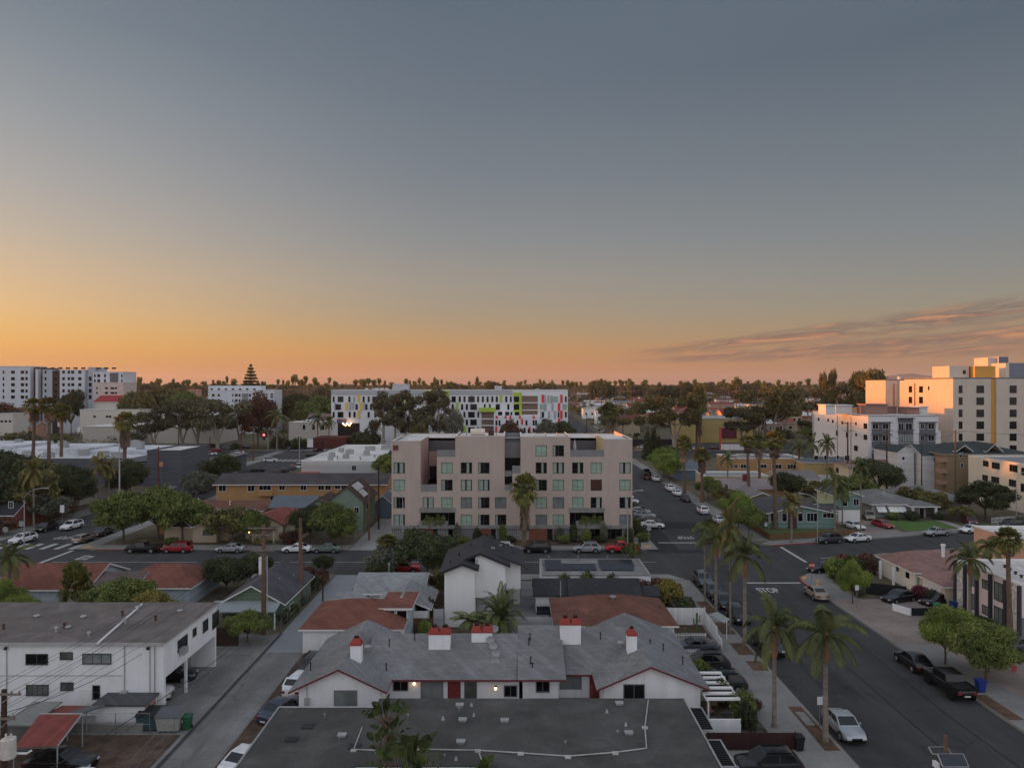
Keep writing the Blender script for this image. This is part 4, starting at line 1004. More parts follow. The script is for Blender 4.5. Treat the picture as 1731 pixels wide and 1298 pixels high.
# white bungalow court with grey shingles
SHINGLE=mat('grey asphalt shingles',(128,128,128),.92,.13,.5,'shingle',p=(.7,.09),dark=.82)
REDTRIM=mat('dark red trim',(112,42,44),.7,.1)
REDCAP=mat('red chimney cap',(160,58,46),.8,.1)
REDDOOR=mat('red door paint',(130,42,42),.6,.1)
def build_court():
 root=thing('bungalow','long white bungalow court with grey shingle roofs, dark red trim and red capped chimneys','house',(0,62,0))
 m=MB();ze=2.45
 walls(m,-17.2,-10.6,59.2,70.5,0,ze,0,'y',4.05,-13.9);walls(m,7.5,15.3,59.6,72.5,0,ze,0,'y',4.1,11.2)
 walls(m,-10.6,.6,61.9,70,0,ze);walls(m,.9,3.9,61.6,71,0,ze+.05);walls(m,3.9,7.5,63,71,0,ze)
 wl=part('wall',m,STUCCO_W,root)
 def roofp(f):m=MB();f(m);part('roof',m,[SHINGLE,REDTRIM],root)
 roofp(lambda m:gable_roof(m,-17.5,-10.4,59.2,70.5,2.5,4.15,'y',.4,xr=-13.9,ohe=.6));roofp(lambda m:gable_roof(m,7.2,15.6,59.6,72.5,2.5,4.2,'y',.4,xr=11.2,ohe=.6))
 roofp(lambda m:gable_roof(m,-12.5,.55,61.9,71,2.5,4.45,'x',.6,ohe=.0,xr=66.2));roofp(lambda m:gable_roof(m,.6,4.4,61.3,72,2.6,4.75,'x',.5,ohe=.1,xr=67.5));roofp(lambda m:gable_roof(m,4.5,10.5,63,72,2.5,4.55,'x',.6,ohe=.0,xr=67.6))
 fm=mat('grey aluminium frame',(120,122,124),.5,.08)
 W=lambda pos,*q,**k:window(root,'f',pos,*[*fpix('f',pos,*q)],k.pop('fm',fm),k.pop('gm',GLASS),**k)
 W(59.2,566,1167.5,602.5,1196,gm=GLASSW);W(61.9,665.5,1151.5,689,1166);W(61.9,712.5,1152,748,1180,gm=GLASSW);W(61.9,786,1152,805,1181,gm=GLASS2,bars=0)
 W(61.6,907,1144,928,1168,sill=True);W(63,947.5,1138,982,1163,gm=GLASSW);W(59.6,1055,1157,1088.5,1181);W(61.9,853,1159,873,1176)
 a0,a1,z0,z1=fpix('f',61.9,758.5,1152,777,1182);door(root,'f',61.9,a0,a1,.05,z1,REDDOOR,REDTRIM)
 a0,a1,z0,z1=fpix('f',63,998,1138,1016,1178);door(root,'f',63,a0,a1,.05,2.2,REDDOOR,REDTRIM)
 def chimney(px0,px1,py0,py1,d,caps):
  x0,x1=xa(px0,d),xa(px1,d);zt=za(py0,d);zb=za(py1,d)-.6;w=1.0 if caps>1 else .8
  m=MB();m.box(x0,x1,d,d+w,zb,zt-.55);c=part('chimney',m,STUCCO_W,root)
  m=MB();m.box(x0-.05,x1+.05,d-.05,d+w+.05,zt-.55,zt-.4)
  step=(x1-x0)/caps
  for k in range(caps):
   a,b=x0+k*step+.05,x0+(k+1)*step-.05
   i=len(m.v);m.v+=[(a,d,zt-.4),(b,d,zt-.4),(b,d+w,zt-.4),(a,d+w,zt-.4),(a+.15,d+.15,zt),(b-.15,d+.15,zt),(b-.15,d+w-.15,zt),(a+.15,d+w-.15,zt)]
   m.f+=[(i,i+1,i+5,i+4),(i+1,i+2,i+6,i+5),(i+2,i+3,i+7,i+6),(i+3,i,i+4,i+7),(i+4,i+5,i+6,i+7)];m.m+=[0]*5
   m.box(a+.22,b-.22,d+.25,d+w-.25,zt,zt+.14,1)
  part('chimney_cap',m,[REDCAP,mat('soot',(40,28,26),.9)],c)
 chimney(592,610,1080,1112,61.4,1);chimney(724.5,761,1062,1096,64.4,2);chimney(797,832,1059,1087,65.2,2);chimney(947.5,982,1046,1078,65.6,2);chimney(1061,1077,1064,1098,63.2,1)
 def on_roof(px,py,dd):return xa(px,dd),dd,za(py,dd)
 for px,py,dd in((658,1090,64.3),(701,1080,65.2),(653,1131,62.2),(1015,1078,65.8),(1099,1090,65.5),(1121,1098,64.8),(1154,1120,62.8),(894,1088,64.6),(897,1120,62.6),(900,1130,62.2),(896,1080,65.2),(525,1130,61.6)):vent(root,*on_roof(px,py,dd),h=.45,r=.05,m=DARKMETAL)
 for px,py,dd in((622,1096,63.9),(1049,1089,65.)):vent(root,*on_roof(px,py,dd),h=.2,r=.16,m=GALV)
 for px,py,dd in((836,1062,66.6),(829,1081,65.2),(834,1091,64.7),(838,1104,63.9),(837,1117,63.2)):
  x,y,z=on_roof(px,py,dd);m=MB();m.tube([(x,y,z-.7),(x,y,z)],.03,5)
  K=12;c=(x,y-.05,z+.05)
  for k in range(K):
   a,b=2*pi*k/K,2*pi*(k+1)/K;r=.38
   P=lambda t:(x+r*cos(t),y-.18+.1*sin(t),z+.05+r*.85*sin(t))
   m.face([c,P(a),P(b)],1)
  part('satellite_dish',m,[STEEL,mat('dish grey',(150,150,152),.5,.08)],root)
 for x,y,z in((xa(700.5,61.8),61.7,za(1154,61.8)),(xa(838,61.8),61.2,za(1158.5,61.8))):
  m=MB();m.ball((x,y,z),.11,0,8,6);m.box(x-.1,x+.1,y,y+.2,z-.02,z+.2,1);part('porch_lamp',m,[LAMP,DARKMETAL],root)
 x=xa(1000,59.9);part('porch_post',MB().box(x-.08,x+.08,59.9,60.06,0,2.4),REDTRIM,root);x=xa(645,60.5);part('porch_post',MB().box(x-.06,x+.06,60.4,60.55,0,2.4),REDTRIM,root)
build_court()
# rest of the near block
TERRA=mat('red brown shingles',(132,78,62),.92,.16,.6,'shingle',p=(.6,.09),dark=.75)
TERRA2=mat('orange brown shingles',(122,78,62),.92,.16,.6,'shingle',p=(.6,.09),dark=.75)
LGREY=mat('pale grey shingles',(146,148,148),.92,.1,.6,'shingle',p=(.7,.1),dark=.85)
CHAR=mat('charcoal shingles',(62,62,66),.9,.12,.6,'shingle',p=(.6,.09),dark=.7)
DKGREY=mat('dark grey shingles',(84,84,88),.9,.12,.6,'shingle',p=(.6,.09),dark=.75)
SIDEW=mat('white siding',(218,218,216),.8,.05,.6,'siding',p=(.22,0),dark=.85,grime=.08)
SIDEB=mat('pale blue siding',(170,184,192),.8,.06,.6,'siding',p=(.2,0),dark=.82,grime=.1)
h=house('white cottage with a red brown hip roof and pale blue rear wing beside the alley',-21,-11.2,73.6,82.5,2.5,4.3,'x',STUCCO_W,TERRA,WHITE,'hip',.35,inset=4.2)
m=MB();walls(m,-13.7,-10.65,76.6,82,0,3.55);part('wing',m,[SIDEB],h);m=MB();m.box(-13.9,-10.4,76.3,82.4,3.55,3.75,1,0);part('wing_roof',m,[TERRA,WHITE],h)
window(h,'f',76.6,-13.3,-12.3,2.35,3.4,WHITE,GLASS,0);window(h,'f',76.6,-12.0,-11.0,2.2,3.4,WHITE,GLASS,0)
window(h,'f',73.6,-17.4,-16.6,1.5,2.2,WHITE,GLASS,0);vent(h,-15,78,4.1,.4)
h=house('small house with a pale grey gabled roof behind the red brown cottage',-18.2,-10.6,86,93,2.7,4.0,'x',SIDEW,LGREY,WHITE,oh=.5)
m=MB();walls(m,-14.9,-9.2,79.5,86,0,2.5,0);part('wing',m,SIDEW,h)
m=MB();gable_roof(m,-15,-9.2,80.6,87.5,2.5,3.7,'y',.4,ohe=.4);part('roof',m,[LGREY,WHITE],h)
m=MB();m.box(-15.6,-15,88.4,88.9,3.4,3.55);part('skylight',m,GLASS,h);m=MB();m.box(-12.6,-12,88.4,88.9,3.4,3.55);part('skylight',m,GLASS,h);vent(h,-15.1,90,3.8,1.2,.09)
house('garden shed with a pale grey hip roof beside the alley',-20.6,-16.6,84,87.5,2.1,2.9,'x',SIDEW,LGREY,WHITE,'hip',.3,name='shed',cat='shed')
def build_modern():
 root=thing('house','tall white modern two storey house with stepped charcoal gable roof','house',(-3,83,0))
 W2=mat('bright white stucco',(228,227,224),.9,.04,.5,grime=.07);xr=-3.6
 zr=7.9;sl=lambda x:zr-abs(x-xr)*.42
 m=MB()
 def face(x0,x1,y,z0,peak=True):
  q=[(x0,y,z0),(x1,y,z0),(x1,y,sl(x1))]+([(xr,y,zr)]if x0<xr<x1 else[])+[(x0,y,sl(x0))];m.face(q)
 def zfl(x,o):return zr-o-abs(x-xr)*.42
 m.face([(-7.5,81.4,0),(-4.15,81.4,0),(-4.15,81.4,6.75),(-5.5,81.4,7.1),(-7.5,81.4,6.25)])
 m.face([(-4.15,81.4,0),(-4.15,85,0),(-4.15,85,7.2),(-4.15,81.4,6.75)]);m.face([(-7.5,92,0),(-7.5,81.4,0),(-7.5,81.4,6.25),(-7.5,92,6.25)])
 m.face([(-4.15,83,2.9),(-.75,83,2.9),(-.75,83,6.6),(-3.6,83,7.8),(-4.15,83,7.5)]);m.face([(-.75,83,2.9),(-.75,92,2.9),(-.75,92,6.7),(-.75,83,6.6)]);m.face([(-4.15,83,2.9),(-4.15,86,2.9),(-.75,86,2.9),(-.75,83,2.9)])
 m.face([(-4.15,86,0),(-1.4,86,0),(-1.4,86,2.9),(-4.15,86,2.9)]);m.face([(-1.4,86,0),(-1.4,92,0),(-1.4,92,2.9),(-1.4,86,2.9)])
 m.face([(-.75,85.2,3.3),(1.0,85.2,3.3),(1.0,85.2,6.0),(-.75,85.2,6.7)]);m.face([(1.0,85.2,3.3),(1.0,92,3.3),(1.0,92,6.0),(1.0,85.2,6.0)]);m.face([(-.75,85.2,3.3),(-.75,92,3.3),(1,92,3.3),(1,85.2,3.3)])
 m.face([(1,92,0),(-7.5,92,0),(-7.5,92,6.25),(xr,92,zr),(1,92,6.0)]);m.face([(.2,90,0),(1,90,0),(1,90,3.3),(.2,90,3.3)])
 part('wall',m,W2,root)
 RF=mat('charcoal modern shingles',(66,64,68),.9,.1,.6,'shingle',p=(.6,.08),dark=.78);FA=mat('charcoal fascia',(46,46,50),.7,.1)
 m=MB();gable_roof(m,-7.6,.95,84.6,92,6.25,7.95,'y',.5,xr=xr,ohe=.3)
 def slab(q,t=.28):
  lo=[(x,y,z-t)for x,y,z in q];m.face(q,0);m.face(lo[::-1],1)
  for k in range(4):m.face([lo[k],lo[(k+1)%4],q[(k+1)%4],q[k]],1)
 slab([(-8.1,80.9,6.25),(-5.5,80.9,7.3),(-5.5,84.3,7.3),(-8.1,84.3,6.25)]);slab([(-5.5,80.9,7.3),(-3.7,80.9,6.65),(-3.7,84.3,6.65),(-5.5,84.3,7.3)])
 slab([(-5.5,82.6,7.34),(xr,82.6,8.08),(xr,84.3,8.08),(-5.5,84.3,7.34)]);slab([(xr,82.6,8.08),(-.2,82.6,6.65),(-.2,84.32,6.65),(xr,84.32,8.08)])
 part('roof',m,[RF,FA],root)
 for x,y in((-6.2,86),(-5,89),(-2,88),(-1,90.5),(-7,83.5),(.2,89)):vent(root,x,y,sl(x)+.1,.3,.07,DARKMETAL)
 for x,y in((-2.4,87),(-1.6,90)):
  m=MB();z=sl(x)+.2;m.box(x-.4,x+.4,y-.5,y+.5,z-.3,z+.06);part('skylight',m,GLASS2,root)
 window(root,'r',1.0,86.2,88.5,4,5.2,DARKMETAL,GLASS,1)
 m=MB();m.box(-1.38,-.4,86.05,86.15,0,2.8);part('glass_door',m,GLASS,root)
 m=MB();m.box(xa(805,82.9),xa(808,82.9),82.9,82.98,6.9,7.2);part('gable_vent',m,GALV,root)
build_modern()
h=house('long low white house with a charcoal shingle roof behind the red roofed cottage',7.0,14.8,86,90,2.5,3.7,'x',mat('clean white stucco',(222,222,220),.9,.05,.5),CHAR,mat('black fascia',(40,40,42),.7),oh=.4,wins=[('f',949,1011,961,1027,0,1),('f',1005,1011,1020,1018,1,0)])
m=MB();walls(m,2.8,5.4,86.6,90,0,2.4);part('wing',m,SIDEW,h);m=MB();gable_roof(m,2.5,7.2,86.6,90,2.4,3.6,'x',.4,ohe=.05);part('roof',m,[CHAR,CHAR],h)
m=MB();gable_roof(m,14.9,17.4,86.4,89,2.3,2.9,'x',.4,ohe=.05);part('porch_roof',m,[CHAR,CHAR],h)
a0,a1,z0,z1=fpix('f',86,970,1010,986,1028);door(h,'f',86,a0,a1,.1,2.1,BLACKIN,DARKMETAL)
m=MB();m.tube([(5.7,86.0,0),(5.7,86.0,4.0)],.07,6);part('drain_pipe',m,GALV,h);m=MB();m.box(7.8,8.2,85.7,85.98,.9,1.6);part('meter_box',m,GALV,h)
m=MB();m.ball((9.25,85.8,2.0),.09);part('porch_lamp',m,LAMP,h)
m=MB();m.box(2.9,5.3,86.3,86.55,.1,1.0);single('bench',MB().box(2.9,5.2,85.6,86.2,.38,.46).box(2.9,5.2,86.2,86.3,.46,.95).box(2.95,3.05,85.7,86.2,.13,.38).box(5.05,5.15,85.7,86.2,.13,.38),mat('navy cushion',(40,46,62),.9),'navy outdoor bench against the white house wing','bench')
h=house('flat pale grey roofed house front with dark panels facing the cross street',3.8,17.5,92.5,101,3.0,3,'x',STUCCO_W,mat('pale grey roof coating',(128,128,127),.85,.14,.4,'patch'),mat('grey roof rim',(142,142,140),.8),'flat',par=.12)
for x0,x1,y0,y1 in((4.4,6.6,97.6,99.4),(4.4,11,95,97.3),(11.6,16.2,97,99.6),(11.6,15.8,95,96.8)):
 m=MB();i=len(m.v);m.v+=[(x0,y0,2.95),(x1,y0,2.95),(x1,y1,3.25),(x0,y1,3.25),(x0,y0,3.0),(x1,y0,3.0),(x1,y1,3.3),(x0,y1,3.3)]
 m.f+=[(4,5,6,7),(0,1,5,4),(1,2,6,5),(2,3,7,6),(3,0,4,7)];m.m+=[0]*5
 part('solar_panel',m,mat('dark solar panel',(38,42,54),.25,.2,2.,'paving',p=(1.,1.),spec=.5),h)
for x in(5,9,13):vent(h,x,99.9,2.9,.7,.06)
h=house('low cottage with a red brown hip roof and white gable behind the grey court',4.6,16.6,75,84,2.4,4.3,'x',STUCCO_W,TERRA2,WHITE,'hip',.4,inset=5)
m=MB();walls(m,9,12.6,73.2,76,0,2.5,0,'y',3.4);part('gable_wing',m,STUCCO_W,h);m=MB();gable_roof(m,9,12.6,73.4,79,2.5,3.4,'y',.35);part('roof',m,[TERRA2,WHITE],h)
vent(h,10.8,78.5,4.0,.35,.2);vent(h,11.3,73.4,3.2,.6,.12,WHITE);window(h,'f',75,15,15.9,.8,2.1,WHITE,GLASS,1)
# left near block
SLATF=mat('grey slat fence',(176,178,178),.8,.06,.6,'siding',p=(.25,0),dark=.7)
def fence(name,label,pts,h,mt,t=.06,post=2.4,cap=None,cat='fence',group=None,z0=.1,rail=None):
 root=thing(name,label,cat,(pts[0][0],pts[0][1],z0),group);m=MB();pm=MB()
 for(a,b),(c,d)in zip(pts,pts[1:]):
  L=hypot(c-a,d-b);ang=math.atan2(d-b,c-a);m.obox(((a+c)/2,(b+d)/2),L,t,z0,z0+h,ang)
  n=max(1,int(L/post))
  for k in range(n+1):
   x,y=a+(c-a)*k/n,b+(d-b)*k/n;pm.obox((x,y),.11,.11,z0,z0+h+.06,ang)
 part('panel',m,mt,root);part('post',pm,cap or mt,root)['kind']='stuff'
 return root
def picket(label,pts,h,z0=.12,gap=.16):
 root=thing('picket_fence',label,'fence',(*pts[0],z0));m=MB();r=MB()
 for(a,b),(c,d)in zip(pts,pts[1:]):
  L=hypot(c-a,d-b);ang=math.atan2(d-b,c-a);n=int(L/gap)
  for k in range(n+1):
   x,y=a+(c-a)*k/n,b+(d-b)*k/n;m.obox((x,y),.08,.025,z0,z0+h,ang)
  for z in(.25,.75):r.obox(((a+c)/2,(b+d)/2),L,.04,z0+h*z,z0+h*z+.07,ang)
 part('slats',m,WHITEFENCE,root);part('rail',r,WHITE,root);return root
fence('fence','white solid board fence behind the cactus yard',[(17.4,82.2),(21.6,82.2)],1.9,WHITEFENCE)
fence('fence','white solid fence stepping down along the sidewalk by the cactus yard',[(21.6,82.1),(21.5,77)],1.5,WHITEFENCE)
fence('fence','short white fence end piece by the parked dark sedan',[(21.5,76.9),(21.4,74.9)],.9,WHITEFENCE)
picket('white picket fence between cactus yard and grey sedan',[(17.0,76.5),(20.2,76.5)],1.0);picket('white picket fence between the grey sedan and the black hatchback',[(16.2,71.9),(20.2,71.9)],1.0)
fence('fence','pale horizontal slat fence behind the bungalow court',[(-3.6,79.6),(4.4,79.6)],1.7,SLATF);fence('fence','grey horizontal slat fence on the deck beside the white modern house',[(1.2,92.2),(3.6,92.2)],2.2,SLATF)
fence('fence','small white slat gate beside the modern house',[(-8.6,80.8),(-7.6,80.8)],2.2,SLATF);fence('fence','brown board fence between cottage and modern house',[(-10.8,79.2),(-8.6,79.2)],1.7,mat('warm fence boards',(112,76,56),.9,.2,1.,'boards',p=(.15,0)))
fence('fence','dark red brown board fence in front of the rock garden',[(14.4,54.1),(20.9,54.1)],1.25,mat('dark red fence boards',(66,40,38),.9,.15,1.,'boards',p=(.15,0)),cap=mat('dark post',(60,40,38),.9))
fence('garden_wall','low white garden wall beside the dark roofed building',[(14.3,56.6),(17.6,56.6)],1.1,STUCCO_W,.18,cat='wall')
root=thing('pergola','white slatted pergola beside the bungalow and the ivy hedge','pergola',(16,60,.12))
for k in range(6):part('slat',MB().box(15.5,18.2,58.3+k*1.05,58.7+k*1.05,1.9,2.02),WHITE,root)
for x in(15.55,18.1):
 for y in(58.2,63.9):part('post',MB().box(x,x+.1,y,y+.1,.1,1.9),WHITE,root)
part('beam',MB().box(15.5,15.62,58.2,64,1.78,1.9),WHITE,root);part('beam',MB().box(18.1,18.22,58.2,64,1.78,1.9),WHITE,root)
def build_white():
 root=thing('apartment_building','long white two storey apartment house with flat grey roof over open carports','apartment building',(-45,59.6,0))
 x0,x1,y0,y1,zt=-75.,-28.3,59.6,70.2,6.0;zf=3.1
 m=MB();walls(m,x0,x1,y0,y1,zf,zt);walls(m,x0,-33.2,y0,y1,0,zf);m.face([(-33.2,y0,zf),(-33.2,y1,zf),(x1,y1,zf),(x1,y0,zf)])
 m.face([(-33.2,y0,0),(x1,y0,0),(x1,y0,zf),(-33.2,y0,zf)]);m.face([(x1,y0,0),(x1,y0+.35,0),(x1,y0+.35,zf),(x1,y0,zf)]);m.face([(x1,y0+.35,0),(-33.2,y0+.35,0),(-33.2,y0+.35,zf),(x1,y0+.35,zf)])
 part('wall',m,STUCCO_W,root)
 part('carport_pier',MB().box(-30.6,x1,y1-.3,y1-.02,0,zf),STUCCO_W,root);part('carport_pier',MB().box(-28.6,-28.4,64,64.2,0,zf),STUCCO_W,root)
 GR=mat('grey gravel roof',(112,104,100),.95,.16,.5,'patch')
 m=MB();m.box(x0-.2,x1+.25,y0-.25,y1+.25,zt,zt+.12,1,0);m.box(x0,x1,y0-.3,y0-.25,zt-.1,zt+.14,1);part('roof',m,[GR,mat('pale roof edge',(168,166,162),.7)],root)
 m=MB();P=[gp(165,1087,zt+.2),gp(240,1021,zt+.2)];m.tube([(a,b,zt+.2)for a,b in P],.09,6);part('roof_pipe',m,WHITE,root)
 for px,py,k in((207,1043,1),(263,1051,1),(141,1046,0),(62,1045,0),(6,1066,1),(109,1064,1),(115,1064,0),(304,1036,0),(233,1030,0),(212,1056,2),(150,1079,2),(95,1071,2)):
  x,y=gp(px,py,zt);vent(root,x,y,zt,.5 if k else .25,.09 if k else .14,mat('rusty vent',(88,52,44),.8)if k==1 else GALV)
 fm=mat('dark aluminium frame',(74,72,70),.5)
 def W(*q,gm=GLASS,bars=1,**k):a=fpix('f',y0,*q);window(root,'f',y0,*a,fm,gm,bars,sill=True,**k)
 W(45,1106,80,1121.5,gm=GLASS);W(103,1103,122,1113,gm=GLASS2);W(141,1105.5,187,1120.5,gm=GLASSW,bars=2);W(46,1158,81,1173.5,gm=GLASS2,bars=3);W(104,1154,123,1165,gm=GLASS2);W(158,1159,168,1180,gm=GLASS,bars=0,rows=1)
 for q in((300.5,1078,316,1096),(326,1062.5,331,1074),(343,1048.5,351,1066),(359,1035,369,1059)):
  a=fpix('r',x1,*q);window(root,'r',x1,*a,fm,GLASS,1)
 a=fpix('f',y0,137,1158,152,1196);door(root,'f',y0,a[0],a[1],.1,2.2,WHITE,WHITE)
 m=MB()
 for px in(12,211,254,262):m.tube([(xa(px,y0),y0-.06,1.),(xa(px,y0),y0-.06,zt-.1)],.04,5)
 m.tube([(x0,y0-.05,3.4),(xa(208,y0),y0-.05,3.4)],.025,5);part('wall_conduit',m,GALV,root)
 hv=MB();a=fpix('r',x1,302,1095,309,1104);hv.box(x1,x1+.5,a[0],a[0]+.8,a[2],a[2]+.5);part('air_conditioner',hv,GALV,root)
 for px in(12,252):m=MB();m.ball((xa(px,y0),y0-.2,zt-.35),.14,0,8,5);part('flood_lamp',m,DARKMETAL,root)
 m=MB();m.box(xa(206,y0),xa(217,y0),y0-.4,y0-.03,1.2,2.2);part('meter_box',m,GALV,root)
build_white()
root=thing('storage_shed','small white lean to shed with grey roof against the white apartment house','shed',(-30.3,58.3,0))
part('wall',MB().box(-32.6,-28.8,57.4,59.5,0,1.9),STUCCO_W,root);m=MB();i=0;m.prism([(-32.8,57.2),(-28.6,57.2),(-28.6,59.5),(-32.8,59.5)],1.9,2.05);part('roof',m,DKGREY,root);part('side_door',MB().box(-28.8,-28.74,57.6,59.2,.1,1.7),mat('faded pink paint',(176,120,104),.8),root)
fence('garden_wall','low bare concrete block wall behind the dirt yard',[(-41,57),(-28.6,56.8)],.7,CONCWALL,.2,cat='wall')
def chain(label,pts,h):
 root=thing('chain_link_fence',label,'fence',(*pts[0],.1));pm=MB();rm=MB()
 for(a,b),(c,d)in zip(pts,pts[1:]):
  L=hypot(c-a,d-b);n=max(1,int(L/2.4))
  for k in range(n+1):x,y=a+(c-a)*k/n,b+(d-b)*k/n;pm.tube([(x,y,.1),(x,y,.1+h)],.03,5)
  for z in(.1,h*.5,h):rm.tube([(a,b,.1+z),(c,d,.1+z)],.016,4)
  for k in range(int(L/.3)):
   t0,t1=k*.3/L,min(1,(k*.3+h)/L)
   if k%2==0:rm.tube([(a+(c-a)*t0,b+(d-b)*t0,.12),(a+(c-a)*t1,b+(d-b)*t1,.1+h)],.005,3,caps=False)
 part('post',pm,STEEL,root)['kind']='stuff';part('mesh',rm,STEEL,root);return root
chain('chain link fence in front of the white apartment house',[(-41,56.4),(-27.8,56.3)],1.7);chain('chain link fence along the alley beside the dirt yard',[(-25.8,56),(-25.6,49)],1.7)
sheet('yard',[rc(-44,-25.4,44,56.3)],SOIL,.136)
def dumpster(label,x,y,c,lid):
 root=thing('dumpster',label,'dumpster',(x,y,.13));m=MB();i=0
 m.v+=[(x-.8,y-.55,.25),(x+.8,y-.55,.25),(x+.8,y+.55,.25),(x-.8,y+.55,.25),(x-.95,y-.65,1.35),(x+.95,y-.65,1.35),(x+.95,y+.65,1.6),(x-.95,y+.65,1.6)]
 m.f+=[(3,2,1,0),(0,1,5,4),(1,2,6,5),(2,3,7,6),(3,0,4,7),(4,5,6,7)];m.m+=[0]*6
 for s in(-1,1):m.box(x+s*.98-.06,x+s*.98+.06,y-.3,y+.3,.8,.95)
 part('bin_body',m,c,root)
 m=MB();m.face([(x-1,y-.72,1.37),(x+1,y-.72,1.37),(x+1,y+.68,1.66),(x-1,y+.68,1.66)]);m.face([(x-1,y-.72,1.31),(x+1,y-.72,1.31),(x+1,y-.72,1.37),(x-1,y-.72,1.37)]);part('lid',m,lid,root)
 for a in(-.6,.6):
  for b in(-.4,.4):part('caster',MB().tube([(x+a-.04,y+b,.18),(x+a+.04,y+b,.18)],.08,8),RUBBER,root)
 return root
dumpster('teal metal dumpster with dark lid beside the alley',-28.2,57.4,mat('teal bin paint',(54,84,90),.7,.2,2.),DARKMETAL);dumpster('pale worn dumpster with grey lid beside the teal one',-26.6,57.2,mat('pale bin paint',(160,158,152),.8,.2,2.),mat('grey lid',(92,94,96),.7))
def wheelie(label,x,y,col,rot=0.):
 root=thing('wheelie_bin',label,'bin',(x,y,.13));c=mat('plastic bin',col,.6,.12,3.);z=.13
 m=MB();m.v+=[(x-.25,y-.27,z+.06),(x+.25,y-.27,z+.06),(x+.25,y+.27,z+.06),(x-.25,y+.27,z+.06),(x-.33,y-.36,z+.95),(x+.33,y-.36,z+.95),(x+.33,y+.36,z+1.0),(x-.33,y+.36,z+1.0)]
 m.f+=[(3,2,1,0),(0,1,5,4),(1,2,6,5),(2,3,7,6),(3,0,4,7),(4,5,6,7)];m.m+=[0]*6;part('bin_body',m,c,root)
 m=MB();m.box(x-.36,x+.36,y-.4,y+.4,z+1.0,z+1.07);m.box(x-.3,x+.3,y+.4,y+.46,z+.94,z+1.0);part('lid',m,c,root)
 for s in(-1,1):part('wheel',MB().tube([(x+s*.27,y+.24,z+.12),(x+s*.33,y+.24,z+.12)],.12,9),RUBBER,root)
 return root
wheelie('green wheelie bin beside the pale dumpster in the alley',-25.4,57.3,(36,96,62))
wheelie('green wheelie bin beside the black car in the driveway',50.2,86.6,(38,128,80));wheelie('blue wheelie bin beside the green one and the garage',52.6,87.4,(36,62,128));wheelie('blue wheelie bin on the kerb behind the black off road truck',41.0,64.2,(34,58,140))
wheelie('black wheelie bin lying by the dark red fence on the sidewalk',21.1,54.0,(34,34,36))
RIB=mat('corrugated red roof',(136,64,54),.8,.2,1.2,'rib',p=(.24,0),dark=.45)
root=thing('carport','red corrugated carport roof over the black car in the dirt yard','carport',(-33,50,0))
m=MB();P=[(*gp(68,1206,2.6),2.6),(*gp(139,1206,2.6),2.6),(*gp(97,1261,2.1),2.1),(*gp(23,1264,2.1),2.1)]
m.face([P[3],P[2],P[1],P[0]]);m.face([(x,y,z-.08)for x,y,z in P],1);part('roof',m,[RIB,GALV],root)
m=MB();m.tube([P[1],P[2]],.06,5);m.tube([P[0],P[1]],.06,5);part('roof_edging',m,GALV,root)
for p in P:part('post',MB().tube([(p[0],p[1],.1),(p[0],p[1],p[2]-.08)],.05,6),GALV,root)
root=thing('carport','flat rust red roof panel with grey strip behind the corrugated carport','carport',(-33,54,0))
m=MB();q=[gp(80,1205,2.2),gp(114,1205,2.2),gp(146,1192,2.2),gp(104,1192,2.2)];m.prism(q,2.1,2.2);m.prism([gp(114.6,1205,2.2),gp(138,1205,2.2),gp(178,1191,2.2),gp(146.6,1192,2.2)],2.1,2.2,1)
part('roof',m,[mat('rust red roof',(130,66,56),.8,.15),mat('old grey roof',(98,98,100),.8,.15)],root)
for p in q:part('post',MB().tube([(p[0],p[1],.1),(p[0],p[1],2.1)],.05,6),GALV,root)
root=thing('shed','old grey board shed with a slanting roof by the lower edge','shed',(-36,52,0))
a,b,c,d=gp(12,1222,2.4),gp(50,1222,2.4),gp(92,1183,2.6),gp(62,1183,2.6)
part('wall',MB().prism([a,b,c,d],0,2.3),mat('grey boards',(110,110,108),.9,.2,1.,'boards',p=(.2,0)),root);m=MB();m.prism([(a[0]-.3,a[1]-.3),(b[0]+.3,b[1]-.3),(c[0]+.5,c[1]+.2),(d[0]-.3,d[1]+.2)],2.3,2.42);part('roof',m,mat('tarp grey roof',(132,130,126),.85,.16),root)
root=thing('house','low house with dark grey shingles and yellow fascia at the lower edge','house',(-36,44,0))
m=MB();walls(m,-42,-27.3,38,47,0,2.0);part('wall',m,mat('mustard wall',(150,138,70),.9,.1),root)
m=MB();gable_roof(m,-43,-27.3,39,46.6,2.0,3.3,'x',.5,ohe=.3);part('roof',m,[DKGREY,mat('mustard fascia',(170,164,96),.8)],root)
fence('fence','dark board fence with an orange end beside the alley at the lower edge',[(-27,47.6),(-22.9-2.4,47.6)],1.9,BROWNFENCE)
SIDEG=mat('sage green siding',(104,122,98),.8,.06,.6,'siding',p=(.2,0),dark=.8)
h=house('green house with a dark grey gable roof and pale porch roof beside the alley',-32.6,-25.8,82.5,94,2.55,4.4,'y',SIDEG,DKGREY,WHITE,oh=.45,xr=-29.2,wins=[('f',398,1041,409,1048,1),('f',429,1040,441,1049,1),('r',490,1020,496,1034,0)])
m=MB();P=[(-33.4,80.3,2.15),(-25.9,80.3,2.15),(-25.9,82.45,2.75),(-33.4,82.45,2.75)];m.face(P);m.face([(x,y,z-.12)for x,y,z in P[::-1]]);m.face([(-33.4,80.3,2.03),(-25.9,80.3,2.03),P[1],P[0]]);part('porch_roof',m,mat('pale sheet roof',(140,146,148),.7,.08,.5),h)
for x in(-33.2,-29.6,-26.1):part('porch_post',MB().box(x,x+.12,80.4,80.52,0,2.03),WHITE,h)
